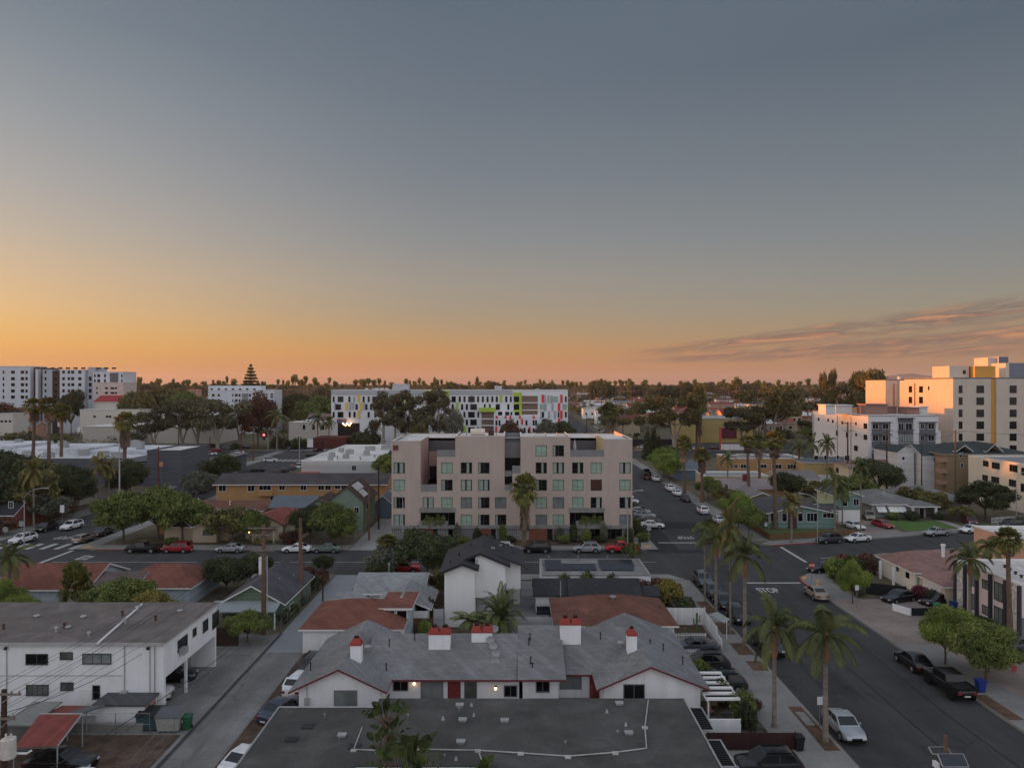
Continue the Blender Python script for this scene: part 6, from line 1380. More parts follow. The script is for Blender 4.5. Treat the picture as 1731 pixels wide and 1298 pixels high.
# the white building with lime, yellow and red panels
def build_panels():
 D=330.;X=lambda p:xa(p,D);Z=lambda p:za(p,D);root=thing('apartment_building','long white five storey building with lime yellow and red facade panels','apartment building',(-28,D,0))
 PW=mat('cool white panel',(226,227,230),.8,.05,.3);P2=mat('pale grey panel',(176,178,184),.8,.05,.3);LIME=mat('lime green panel',(172,200,0),.7,.05);YEL=mat('yellow panel',(236,190,40),.7,.05);RED=mat('red panel',(240,36,30),.7,.05);TANR=mat('tan recess',(128,106,92),.9,.06)
 m=MB();walls(m,X(560),X(960),D,D+18,0,Z(660));part('wall',m,PW,root)
 m=MB();m.box(X(560)-.2,X(960)+.2,D-.2,D+18.2,Z(660),Z(660)+.3,1,0);m.box(X(560),X(718),D-.25,D-.2,Z(667),Z(660)+.2,2);m.box(X(759),X(866),D-.25,D-.2,Z(667),Z(660)+.2,2);part('roof',m,[WROOF,WHITE,P2],root)
 def box(nm,a,b,t,bt,mm,d0=.3,d1=.003):part(nm,MB().box(X(a),X(b),D-d0,D-d1,Z(bt),Z(t)),mm,root)
 box('lime_frame',718,759,660.5,671,LIME,.5);box('lime_frame',755,759,671,683,LIME,.5);box('lime_frame',718,755,679.5,683,LIME,.4)
 box('lime_frame',868,882,663,670,LIME,.6);box('lime_frame',878,882,670,702,LIME,.6);box('lime_frame',868,878,680,683,LIME,.6);box('lime_frame',868,878,693,696,LIME,.6)
 box('lime_canopy',810,837.5,689,696,LIME,1.6)
 box('balcony_recess',882,909,669,701.5,TANR,.1)
 for y in(680,692.5,701):box('balcony_slab',882,909,y,y+1.5,WHITE,.9)
 box('stair_recess',814,835,696.5,731,TANR,.1);box('stair_slab',814,835,707,709,WHITE,.7);box('stair_slab',814,835,718,720,WHITE,.7)
 m=MB();m.box(X(835),X(912),D-4,D-.01,0,Z(702));part('front_block',m,PW,root)
 for a,t in((838,702),(853,702),(861,702),(877,702),(900,702),(837.5,720),(880.5,707),(893,720.5),(908,720)):part('facade_panel',MB().box(X(a),X(a+3.6),D-4.1,D-4.003,Z(t+(10 if t>703 else 5)),Z(t)),RED,root)
 for a,t in((838,709.5),(843,709.5),(855,709.5),(862,709.5),(873,709.5),(888,709.5),(900,709.5),(904,709.5),(846,722),(855,722),(864,722),(873,722),(885,722),(892,724),(900,723)):part('window',MB().box(X(a),X(a+3.2),D-4.1,D-4.003,Z(t+8.5),Z(t)),GLASS,root)
 for a,t,mm in((604.5,666,YEL),(608.5,680,YEL),(604.5,693.5,YEL),(584,680,YEL),(680,666.5,LIME),(684.5,680,LIME),(771,680,LIME),(845,666.5,LIME),(779,706,LIME),(783.5,719.5,LIME),(915.5,667,RED),(947,667,RED),(943,681,RED),(947,694,RED),(943,707,RED)):box('facade_panel',a,a+4,t,t+13.5,mm)
 rr=random.Random(5)
 for a,t in((590,680),(595,680),(614,680),(565,680),(919,668),(925,668),(930,668),(920,682),(926,695),(932,682),(913,695),(936,695),(640,680),(655,694),(668,694),(765,694),(795,668)):box('pale_panel',a,a+4,t,t+13,P2,.15)
 def W(a,w,t,gm=GLASS):part('window',MB().box(X(a),X(a+w),D-.16,D-.003,Z(t+9.5),Z(t)),gm,root)
 for a,w in((562.5,3.2),(571,9.5),(589,3.5),(597,3.5),(613,3.5),(621.5,3.5),(629.5,11),(645,11),(657,3.5),(665,10),(688.5,3.5),(696.5,3.5),(704.5,3.5),(722,6),(733,6),(744,8),(763.5,7),(775.5,3.5),(783.5,3.5),(791.5,11),(806.5,3.5),(814.5,3.5),(822.5,3.5),(830.5,3.5),(838,3.5),(854,3.5),(862,3),(868.5,9),(931,12),(955,3)):W(a,w,670,GLASSG if a in(597,931)else GLASS)
 for a,w in((567,9.5),(601,3.8),(617.5,3.8),(625.5,3.8),(638,9),(650,3.6),(660,3.6),(672,9),(690,3.6),(763.5,3.5),(779.5,3.5),(787.5,3.5),(795,11),(818,3),(826.5,3),(838,7),(857.5,3.5),(868.5,9),(912.5,10.5),(951,7.5)):W(a,w,683,GLASSG if a>900 else GLASS)
 for a,w in((562.5,3.2),(571,9.5),(589.5,3.4),(597.5,3.6),(621.5,3.6),(633,3.6),(641,9),(662,3.6),(676,9),(768,3.5),(783.5,3.2),(791.5,11),(807,3),(842,7),(854,7),(863,3),(870,8),(916,3.6),(943,2.5),(955,3)):W(a,w,696)
 for a,w in((640,3.5),(652,9),(668,3.5),(684,9),(770,3.5),(787.5,3.5),(795,11),(918,9),(660,3.6)):W(a,w,709)
 for a,w in((770,3.5),(791.5,11),(806.5,3),(676,9),(690,3.6)):W(a,w,722)
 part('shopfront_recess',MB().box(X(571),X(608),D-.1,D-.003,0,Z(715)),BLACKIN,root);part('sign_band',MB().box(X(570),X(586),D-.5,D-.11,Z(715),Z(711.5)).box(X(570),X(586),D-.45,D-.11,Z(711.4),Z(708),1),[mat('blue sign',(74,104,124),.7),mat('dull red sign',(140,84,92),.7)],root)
 for a,b,t in((661,688,649),(835.6,848,652),(906,912,657)):part('roof_box',MB().box(X(a),X(b),D+4,D+9,Z(660)+.31,Z(t)),P2,root)
 for k in range(7):part('string_lamp',MB().ball((X(581+k*2.2),D-1.5,Z(715.5+(k%3)*1.6)),.32,0,6,4),LAMP,root)
 m=MB();m.box(X(549),X(602),D-20,D-6,0,4.5);part('restaurant_wing',m,mat('oxblood wall',(96,46,40),.9,.1),root)
build_panels()
def grid_block(root,D,px0,px1,pt,zb,mm,cols,rows,hh,w=None,depth=14,gm=GLASS):
 m=MB();walls(m,xa(px0,D),xa(px1,D),D,D+depth,zb,za(pt,D));m.box(xa(px0,D)-.15,xa(px1,D)+.15,D-.15,D+depth+.15,za(pt,D),za(pt,D)+.4);part('wall',m,mm,root)
 for c in cols:
  for r in rows:
   c0,cw=c if isinstance(c,tuple)else(c,3.2)
   part('window',MB().box(xa(c0-cw/2,D),xa(c0+cw/2,D),D-.12,D-.003,za(r+hh/2,D),za(r-hh/2,D)),gm,root)
CW=mat('cool white render',(204,208,214),.85,.04,.2,grime=.06)
root=thing('apartment_building','white three storey block with small windows in front of the tall Norfolk pine','apartment building',(xa(407,400),400,0))
grid_block(root,400.,352,448,660.5,0,CW,[(360.5,4.5),(370,3.4),(393.5,1.6),(399.5,4.6),(405,3),(422.5,3.4)],(668,677,686),4.4)
grid_block(root,398.,448.01,463,660,0,CW,[(451,2.6),(459.5,4.4)],(666.5,671,677,682,687.5),3.0)
for y in(669,677.5,686):part('balcony',MB().box(xa(410,400),xa(419,400),399.2,399.99,za(y+3,400),za(y-4,400)),GLASSW,root)
part('upper_storey',MB().box(xa(352,404),xa(441,404),404,412,za(660,404),za(652,404)),CW,root)
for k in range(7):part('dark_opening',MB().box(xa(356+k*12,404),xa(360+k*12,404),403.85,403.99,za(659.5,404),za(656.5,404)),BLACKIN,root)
root=thing('apartment_building','long white six storey apartment complex with brown recesses on the skyline','apartment building',(-245,400,0));D=400.
R5=(629,640,650.2,660.6,671);BR=mat('brown recess cladding',(74,58,54),.9,.08);GRC=mat('pale blue grey render',(172,180,190),.85,.04,.2)
grid_block(root,D,-20,51,620,0,CW,[(6,2.4),(22,6),(38,5.4),(45,3.6)],R5,5.2)
grid_block(root,D+3,51.01,72,623,0,BR,[(54,2.6),(63,5)],R5,6)
grid_block(root,D,60,64,625,0,CW,[],(),1)
grid_block(root,D,72.01,88,625.5,0,GRC,[(77,3)],R5,4.6);grid_block(root,D+.4,88.01,101,628,0,BR,[(94,5)],R5,3);grid_block(root,D,101.01,143,626,0,CW,[(107.5,4),(116.5,3.6),(123,4.8),(135,5)],R5,5)
grid_block(root,D+2,143.01,150,628,0,GRC,[],(),1);grid_block(root,D+1,149.01,157,622,0,GRC,[(152.5,4.5)],R5[1:],7);grid_block(root,D,157.01,208,629.5,0,CW,[(160.5,2.4),(167,4.6),(177.5,3),(206,2)],(635,643.5),5)
part('grey_panel',MB().box(xa(186,D),xa(200,D),D-.2,D-.13,za(646,D),za(630.5,D)),mat('slate grey panel',(98,102,108),.8,.06,.5),root);grid_block(root,D-3,159,208.5,647.5,0,mat('pinkish white render',(206,188,178),.9),[(164,2.4),(180,5),(190,6),(196,3.4)],(656,664),3)
for k in range(14):part('roof_vent',MB().box(xa(20+k*13,D+4),xa(24+k*13,D+4),D+4,D+6,za(623.5,D),za(623.5,D)+.9),DARKMETAL,root)
def simple(label,px0,px1,pt,D,depth,wall,roof,name='house',ridge=0.,cols=(),row=None,hh=3.2,trim=None,zb=None):
 zt=za(pt,D)-ridge;zb=tz(D)-.2 if zb is None else zb
 root=thing(name,label,'house' if name=='house' else 'building',(xa((px0+px1)/2,D),D,zb));m=MB();x0,x1=xa(px0,D),xa(px1,D)
 walls(m,x0,x1,D,D+depth,zb,zt,0,'x' if ridge else None,zt+ridge);part('wall',m,wall,root);m=MB()
 if ridge:gable_roof(m,x0,x1,D,D+depth,zt,zt+ridge,'x',.6)
 else:m.box(x0-.15,x1+.15,D-.15,D+depth+.15,zt,zt+.35,1,0)
 part('roof',m,[roof,trim or wall],root)
 for c in cols:part('window',MB().box(xa(c-2,D),xa(c+2,D),D-.12,D-.003,za(row+hh/2,D),za(row-hh/2,D)),GLASS,root)
 return root
REDR=mat('bright red tile roof',(164,44,48),.9,.1,.5);LW=mat('warm white wall',(200,192,180),.9,.05)
simple('pair of low pale buildings under bright red tile roofs by the white complex',160,216,669,385,14,LW,REDR,ridge=3)
r=simple('pale two storey office over dark parking bays behind the fan palms',135,236,693,372,16,LW,WROOF,'commercial_building',cols=(160,181,186),row=704)
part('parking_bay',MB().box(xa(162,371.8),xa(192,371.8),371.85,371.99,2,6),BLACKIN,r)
simple('long pale retail building with a low white roof behind the eucalyptus trees',140,372,722,338,24,mat('warm grey wall',(176,168,158),.9,.05),WROOF,'commercial_building');simple('pale upper retail block behind the dark eucalyptus crowns',240,352,703,362,16,LW,WROOF,'commercial_building')
simple('low shop with pink door panels at the left picture edge',-10,22,700,352,12,LW,mat('teal grey roof',(138,150,150),.8),'commercial_building',cols=(3,10,17),row=712)
simple('white flat building with a small canopy behind the traffic signal',488,562,715,342,14,LW,WROOF,'commercial_building',cols=(514,530,546),row=722,hh=8);simple('low house with a mauve brown roof behind the parked white van',520,562,700,372,12,LW,mat('mauve brown shingles',(120,96,92),.9,.1),ridge=2.5)
van=place('far_car',(xa(523,342),347,za(715,342)+.36),0,'white van parked high above the street beside the panelled building',None,'van',(1.3,1.1,1.45),{BODY:PAINTS['white']})
simple('beige motel with a red roof and red base across the avenue',1040,1082,697,372,12,BEIGE,mat('dull red shingles',(110,60,54),.9,.1),'commercial_building',3.2)
root=thing('warehouse','mustard yellow hall with a rounded gable end across the avenue','building',(90,340,0));D=340.;YW=mat('mustard wall',(180,154,84),.9,.06,.3);x0,x1,zt=xa(1155,D),xa(1187,D),za(703,D)
m=MB();K=10;P=[(x0+(x1-x0)*k/K,D,8+(zt-8)*sin(pi*(k/K*.8+.1))**.6)for k in range(K+1)];m.face([(x0,D,0),(x1,D,0)]+P[::-1]);Q=[(x,D+25,z)for x,y,z in P]
for k in range(K):m.face([P[k],P[k+1],Q[k+1],Q[k]],1)
m.face([(x0,D+25,0),(x0,D,0),P[0],Q[0]]);walls(m,x1,xa(1275,D),D+2,D+25,0,za(709,D));part('wall',m,[YW,mat('grey vault roof',(128,128,128),.8)],root);part('roof',MB().box(x1,xa(1275,D),D+1.8,D+25,za(709,D),za(707,D)),mat('pale grey roofing',(160,158,154),.8),root)
part('maroon_panel',MB().box(xa(1222,D),xa(1247,D),D+1.6,D+1.98,2,za(724,D)),mat('maroon cladding',(104,36,52),.8),root)
fence('fence','long dark screen fence around the car lot across the avenue',[(xa(1045,318),318),(xa(1152,318),318)],3.2,mat('dark lot screen',(54,52,52),.9),.1,4);fence('fence','white banner fence beside the red pole sign',[(xa(1219,302),302),(xa(1262,302),302)],2.4,WHITEFENCE,.08,4)
single('pole_sign',MB().box(xa(1216,303),xa(1219.5,303),302.8,303.2,0,za(722,303)),mat('coral red sign',(206,70,58),.7),'tall narrow coral red pole sign beside the white banner fence','sign')
fence('fence','dull red boarding behind the bus stop on the avenue',[(xa(480,300)+20,300.5),(xa(480,300)+36,300.5)],2.2,mat('oxblood boards',(92,46,42),.9),.1,4)
# vehicles
GA,GB,GC,GD='vehicles parked along the cross street','vehicles parked along the wide street','vehicles in driveways and lots','vehicles along the side street'
Y=118.2
for kind,c,px,hd,lb in(('pickup','black',243,180,'black pickup parked under the round street trees'),('suv','red',300,180,'red crossover parked right behind the black pickup'),('sedan','silver',390,180,'silver sedan parked alone on the cross street'),('sedan','white',502,180,'white sedan parked behind the tall timber pole'),('sedan','sage',552,180,'grey green sedan parked at the alley mouth'),('suv','white',845,180,'white car mostly hidden by the charcoal gable roof'),('suv','black',908,180,'black hatchback parked below the stout fan palm'),('suv','silver',992,180,'pale silver crossover in front of the right entrance recess'),('pickup','bright',1052,180,'bright red pickup parked by the street corner')):
 car(kind,c,xa(px,Y),Y,hd,lb,GA)
for kind,c,px,py,hd,lb in(('suv','slate',1402,917,195,'dark slate hatchback parked beside the red kerb'),('sedan','white',1450,915,195,'white sedan parked behind the dark slate hatchback'),('small_pickup','silver',1583,905,195,'silver pickup with an empty black bed at the lawn kerb'),('sedan','white',1642,900,195,'white sedan parked behind the silver pickup'),('suv','black',1708,892,195,'dark car parked by the white picket fence at the picture edge'),('sedan','silver',1688,941,15,'silver sedan half hidden behind the pink house palm'),('sedan','navy',1655,946,15,'navy sedan behind the bungalow roof'),('sedan','black',1392,967,195,'black sedan with a red tail lamp beside the stop sign planting')):
 carp(kind,c,px,py,hd,lb,GA)
car('suv','bright',-15.5,105.7,0,'red car under the dark shrubs beside the small grey house',GA)
for kind,c,x,y,hd,lb in(('suv','grey',25.8,99.3,270,'grey crossover first in the row below the corner'),('sedan','slate',25.8,94.2,270,'slate sedan second in the row below the corner'),('sedan','black',25.8,89.6,270,'dark sedan tucked behind the thin palm trunk'),('suv','black',25.9,84.2,270,'black crossover with round headlamps facing the viewer'),('pickup','black',26.0,74.6,270,'black pickup facing the viewer between palm trunks'),('sedan','silver',25.75,57.0,270,'silver sedan with dark windscreen beside the parking sign'),('sedan','black',38.4,70.2,90,'black sedan parked across from the palms'),('offroader','black',38.5,64.6,90,'black off road truck with big tyres beside the blue bin'),('sedan','tan',38.6,93.2,90,'tan gold sedan parked below the stop sign')):
 car(kind,c,x,y,hd,lb,GB)
for kind,c,x,y,hd,lb in(('sedan','slate',18.6,74.2,180,'dark grey sedan between the two picket fences'),('suv','black',18.3,69.6,180,'black hatchback with roof bars on the driveway'),('suv','darkgreen',18.4,64.9,180,'dark green hatchback beside the ivy hedge'),('suv','black',17.8,51.0,180,'black crossover in the lowest driveway by the dark red fence'),('sedan','black',48.2,91.3,200,'black sedan in the pink driveway below the cream bungalow'),('sedan','black',52.2,90.0,200,'black car tucked in front of the garage door'),('suv','slate',48.6,82.6,25,'dark hatchback behind the low green screen'),('suv','silver',48.9,79.6,25,'silver hatchback partly under the bright green tree'),('sedan','slate',51.5,74.6,25,'grey sedan hidden behind the bright green trees'),('van','tan',71.6,147,250,'pale minivan on the driveway beside the white garage'),('sedan','red',70.0,138.6,285,'magenta red sedan on the pink driveway'),('sedan','white',64.0,137.2,285,'white sedan on the driveway beside the maroon fence'),('van','maroon',88.6,142.2,255,'maroon van parked under the bushes'),('suv','white',89,176,15,'white car in the lot behind the grey cottage'),('sedan','black',93.5,175,15,'black car beside the white one behind the grey cottage'),('sedan','teal',83.5,180,15,'teal car below the dark round tree'),('sedan','black',-31.2,66.8,10,'black sedan under the far end of the white apartment carport'),('suv','white',-31.4,62.6,10,'white hatchback under the white apartment carport'),('sedan','white',-30.9,60.0,10,'white car nose beside the lean to shed'),('sedan','black',-31.6,51.4,0,'black car under the red corrugated carport'),('coupe','white',-28.2,48.6,352,'white coupe with a black hood scoop in the dirt yard'),('sedan','navy',-18.7,59.8,66,'navy car against the bungalow wall in the alley'),('suv','white',-18.6,64.9,80,'white hatchback parked behind the navy car in the alley'),('suv','black',-18.7,69.6,84,'black hatchback third along the bungalow wall'),('sedan','white',-18.7,51.9,70,'white sedan beside the flat roof at the lower edge')):
 car(kind,c,x,y,hd,lb,GC)
for kind,c,x,y,hd,lb in(('suv','white',-83.6,125.5,255,'white crossover waiting at the crosswalk'),('suv','black',-86.0,135.5,265,'black car parked at the shaded kerb'),('suv','white',-82.3,137.2,262,'white crossover driving towards the crosswalk'),('wagon','tan',-73.6,126.0,90,'tan station wagon at the corner under the round trees'),('sedan','black',-73.4,132,90,'dark car in front of the tan station wagon'),('sedan','navy',-86.4,156,270,'dark blue car in the shade of the palms'),('sedan','silver',-86.2,173,270,'silver sedan parked by the slate grey building'),('suv','white',-86.2,179.5,270,'white crossover parked by the slate grey building'),('suv','white',-85.6,195,265,'white crossover by the corner of the slate grey wall'),('sedan','white',-77.6,167,90,'white car first in the row behind the round trees'),('suv','black',-77.4,175,90,'black car second in the row behind the round trees'),('suv','slate',-77.4,182.5,90,'slate car third in the row behind the round trees'),('sedan','black',-77.4,189.5,90,'black car last in the row behind the round trees')):
 car(kind,c,x,y,hd,lb,GD)
GE='vehicles parked on the upper part of the wide street'
for kind,c,x,y,hd,lb in(('sedan','white',26.4,138.2,350,'white sedan parked across the kerb by the dark patch'),('sedan','slate',26.6,142.6,350,'slate sedan parked next to the white one'),('suv','silver',26.6,147.6,350,'silver hatchback third along the apartment kerb'),('sedan','silver',26.6,153.2,350,'silver sedan fourth along the apartment kerb'),('sedan','black',26.4,159.5,350,'dark sedan fifth along the apartment kerb'),('suv','white',26.4,166,350,'white hatchback sixth along the apartment kerb'),('sedan','white',26.4,173,350,'white sedan last along the apartment kerb'),('suv','white',40.0,154,90,'white crossover parked by the dry front garden'),('sedan','white',40.4,143.2,90,'white sedan partly behind the yellow palm frond'),('sedan','black',40.2,170.5,90,'black sedan parked beside the tall palm trunk'),('sedan','white',40.2,179,90,'white sedan ahead of the black one'),('suv','white',40.2,187,90,'white crossover ahead of two parked sedans'),('suv','white',40.4,206,90,'white crossover below the bright green trees'),('pickup','maroon',38.2,210,90,'maroon pickup standing beside the white crossover'),('pickup','black',40.4,220,90,'black pickup under the bright green trees'),('suv','white',35.8,233,270,'white crossover driving towards the viewer'),('suv','silver',33.8,252,90,'silver car driving away up the street')):
 car(kind,c,x,y,hd,lb,GE)
rr=random.Random(21)
FARC=['white','silver','black','grey','slate','white','white','maroon']
def fcar(x,y,hd,lb,grp,c=None):return place('far_car',(x,y,tz(y)+.02),radians(hd),lb,grp,'car',rr.uniform(.95,1.08),{BODY:PAINTS[c or rr.choice(FARC)]})
for i in range(7):fcar(-71+i*.4,205+i*6.6,90,'distant car in the parked row beside the grey white commercial building','distant cars beside the commercial building')
for i in range(9):fcar(-92-i*.35,305+i*8.5,80,'distant car in the queue beyond the avenue crossing','distant cars in the queue beyond the avenue')
for i in range(14):fcar(47.5+i*.35,306+i*13,90,'distant car along the far end of the wide street','distant cars along the far wide street')
for i,(px,py,c)in enumerate(((312,756,'white'),(337,757,'black'),(360,758,'grey'),(386,759,'white'),(415,758,'slate'))):x,y=gp(px,py);fcar(x,y,4,'distant car in the lot in front of the eucalyptus trees','distant cars in the front lot')
for i,(px,py,c)in enumerate(((356,769,'white'),(364,763,'red'),(394,770,'black'),(402,767,'white'))):x,y=gp(px,py);fcar(x,y,25,'distant car parked in the second row of the corner lot','distant cars in the corner lot',c)
x,y=gp(457,780);fcar(x,y,10,'white car turning at the avenue crossing',None,'white');x,y=gp(505,789);fcar(x,y,10,'orange red car stopped near the avenue corner',None,'bright');x,y=gp(436,797);fcar(x,y,15,'black car behind the long tan roof at the crossing',None,'black');x,y=gp(527,772);fcar(x,y,12,'long dark car turning into the avenue',None,'black');x,y=gp(538,763);fcar(x,y,60,'dark red car waiting beyond the crossing',None,'maroon')
for i in range(5):fcar(xa(1060,312)+i*6.4,311+(i%2),3,'distant car parked inside the fenced lot','distant cars inside the fenced lot',('slate','white','white','black','silver')[i])
for i in range(4):fcar(xa(1150,306)+i*7,304,3,'distant car parked beside the mustard hall','distant cars beside the mustard hall')
for i in range(5):fcar(xa(222,300)+i*5.2,301,0,'distant car along the white retail building kerb','distant cars along the retail kerb')
# street trees, palms, shrubs
def plant(key,x,y,h,label,w=None,rot=None,group=None,cat='tree',z=.1):
 base={'ficus_a':7.5,'ficus_b':7.,'bright':6.5,'near':6.5,'dark':7.,'dark_b':7.5,'olive':6.,'grey':5.,'yellow':4.5,'red':7.,'euc_a':14.,'euc_b':15.,'euc_c':15.,'gum':21.,'cypress':9.,'pine':22.}.get(key,2.)
 rad={'ficus_a':5.,'ficus_b':5.,'bright':4.2,'near':4.6,'dark':5.,'dark_b':4.6,'olive':4.,'grey':3.6,'yellow':3.,'red':4.6,'euc_a':8.,'euc_b':7.5,'euc_c':8.,'gum':6.5,'cypress':1.6,'pine':5.}.get(key,1.6)
 s=h/base;sw=s if w is None else w/rad
 return place(key,(x,y,z),rr.uniform(0,6.28)if rot is None else rot,label,group,cat,(sw,sw,s))
def palm(key,x,y,zc,label,rot=None,z=.1,wid=1.0):
 """zc: height of the crown's heart"""
 base={'fan_tall':16.,'fan_mid':11.,'fan_short':6.5,'fan_clean':14.,'queen_a':8.,'queen_b':9.5,'queen_thin':10.,'queen_yellow':8.5,'queen_small':6.5,'fan_bush':1.5,'date_dark':1.4}[key]
 s=zc/base
 return place(key,(x,y,z),rr.uniform(0,6.28)if rot is None else rot,label,None,'palm',(wid,wid,s))
GT1='street trees by the left corner'
plant('ficus_a',-66.5,125.5,8.2,'broad round street tree nearest the crosswalk corner',5.2);plant('ficus_b',-61.0,126.5,9.0,'taller round street tree second from the crosswalk corner',5.4);plant('ficus_a',-56.6,126,8.0,'round street tree with yellowing crown, third from the crosswalk',4.6)
plant('olive',-47,123.5,6.2,'loose green tree in front of the cream house',4.0);plant('ficus_b',-44.2,124,5.6,'small green tree beside the lit porch lamp',3.2)
plant('ficus_b',-30.8,124.5,6.6,'dense green tree in front of the grey green house',4.6);plant('dark',-34.4,125,5.8,'darker green tree left of the dense one',3.8);plant('ficus_a',-28.4,122.6,4.4,'low green tree leaning towards the alley mouth',2.6)
plant('dark',-74,186,9.0,'round dark green tree beside the parked row',5.2);plant('grey',-73.5,172,6.4,'bare grey tree in front of the round dark one',4.4)
for x,y,h,w,k,lb in((-100,139,10.5,6.5,'dark','big dark tree at the left picture edge'),(-93.5,143,10.0,5.5,'olive','olive tree behind the tall queen palm'),(-101,152,10.5,6.,'dark_b','second dark tree behind the brick house'),(-91.5,153,8.5,4.4,'dark','dark tree below the pale blank gable'),(-91.0,143,5.4,4.6,'grey','dusty grey shrub tree above the sidewalk'),(-88.9,169,8.0,4.2,'dark','dark tree beside the white pole'),(-91.5,176,8.6,4.2,'dark_b','dark tree against the slate grey wall'),(-108,150,11.5,7.,'dark_b','third dark tree beyond the brick house'),(-104,160,10.5,6.5,'olive','tall olive tree beside the pale blank gable'),(-96.5,160,9.,4.6,'dark','dark leafy tree right below the pale blank gable'),(-118,172,11,8,'dark','wide dark tree before the long dark roof'),(-99,131,3.6,3.4,'red','reddish low tree behind the traffic sign'),(-91.4,131,3.2,3.0,'red','rusty hedge tree along the sidewalk'),(-90.6,148,3.4,2.8,'red','rusty shrub tree below the dusty grey one')):plant(k,x,y,h,lb,w)
for px,py,zc,k,lb,d in((57,805,10.8,'queen_yellow','tall yellowing queen palm standing over the black parked car',139),(168,800,9.6,'queen_yellow','yellowing queen palm left of the white pole',160),(184,812,8.6,'queen_yellow','second yellowing queen palm nearest the white pole',162)):
 palm(k,xa(px,d),d,zc,lb)
for px,d,zc,k,lb in((56,196,21.2,'fan_tall','tall fan palm with golden lit crown, left one of the pair over the white roofs'),(84,194,21.4,'fan_tall','tall fan palm with golden lit crown, right one of the pair over the white roofs'),(210,186,17.4,'fan_mid','lone fan palm with a full round crown in front of the slate grey wall'),(103,212,19.2,'fan_clean','thinner fan palm behind the golden pair')):palm(k,xa(px,d),d,zc,lb,wid=1.95)
palm('fan_short',xa(886,121.6),121.6,9.6,'stout fan palm with a thick dead leaf skirt before the beige apartment block',wid=1.38)
palm('fan_mid',xa(670,112.5),103.5,5.0,'ragged fan palm beside the alley mouth below the beige apartment block',wid=1.1);
palm('queen_small',xa(795,76),76.5,2.6,'low arching palm behind the double chimney',wid=1.15);palm('date_dark',xa(845,77),77,2.2,'second low arching palm beside the satellite dishes',wid=1.1)
palm('queen_a',20.6,57.6,8.0,'queen palm with ringed grey trunk in the rock garden',rot=.5,wid=.95);palm('queen_b',23.7,55.4,8.2,'queen palm beside the silver sedan',rot=1.9,wid=1.05);palm('queen_b',24.0,86.3,8.9,'queen palm above the row of grey cars',rot=4.,wid=.95);palm('queen_thin',23.8,90.5,9.2,'slim queen palm left of the row of palms',rot=2.6,wid=.9)
palm('queen_yellow',23.6,79.3,11.6,'tall thin palm with a hanging orange frond',rot=1.,wid=.62);palm('queen_b',24.2,76.3,9.3,'queen palm with long drooping fronds above the black pickup',rot=.2,wid=1.08)
palm('queen_b',xa(16,86),86,6.8,'bushy queen palm at the left picture edge',wid=1.05);palm('fan_bush',xa(128,84),84,2.9,'bushy fan palm between the red roofs',wid=1.0)
palm('queen_b',51.2,82,7.6,'queen palm against the pale pink apartment wall',rot=.8);palm('fan_clean',52.1,76.7,10.7,'golden topped fan palm at the pink apartment corner',wid=1.0);palm('queen_small',60,92,6.6,'smaller queen palm behind the pink apartment palm')
for x,d,zc,k,lb in((xa(1157,181),181,12.6,'fan_mid','fan palm beside the bright street trees'),(xa(1187,168),168,10.8,'fan_mid','fan palm with a brown skirt by the black sedan'),(xa(1265.5,172.6),172.6,13.6,'fan_tall','tall fan palm in front of the tan building'),(xa(1310.6,136.7),136.7,16.6,'fan_tall','tallest fan palm rising from the teal house lawn'),(xa(1284,190),190,12.2,'fan_mid','fan palm close behind the tall one at the tan building'),(xa(1424,139.5),139.5,7.4,'queen_small','small queen palm by the white garage'),(xa(1411,136),136,8.8,'queen_a','queen palm left of the white garage'),(xa(1455,134),134,12.0,'queen_thin','tall slim palm beside the driveway of the garage house'),(xa(1338,125),125,6.9,'queen_yellow','small yellow palm on the sidewalk before the maroon panel'),(xa(1230,186),186,8.4,'queen_b','queen palm left of the tan building'),(xa(1246,150),150,4.6,'queen_small','low queen palm in the dry front garden'),(xa(1262,140),141,4.4,'queen_yellow','low yellow green palm at the lawn corner'),(xa(1196,288),300,21.0,'fan_short','thick old fan palm before the mustard hall'),(xa(1181,300),303,19.5,'fan_mid','fan palm left of the thick old one at the mustard hall'),(xa(1350,205),205,9.5,'queen_b','queen palm between the ochre house and the modern apartments'),(xa(1398,196),196,11.2,'queen_b','queen palm close to the modern apartments side wall'),(xa(1378,201),203,10.4,'queen_a','queen palm in the clump beside the modern apartments')):palm(k,x,d,zc,lb,wid=(1.0 if k[0]=='q' else 1.5)if d<260 else 1.8)
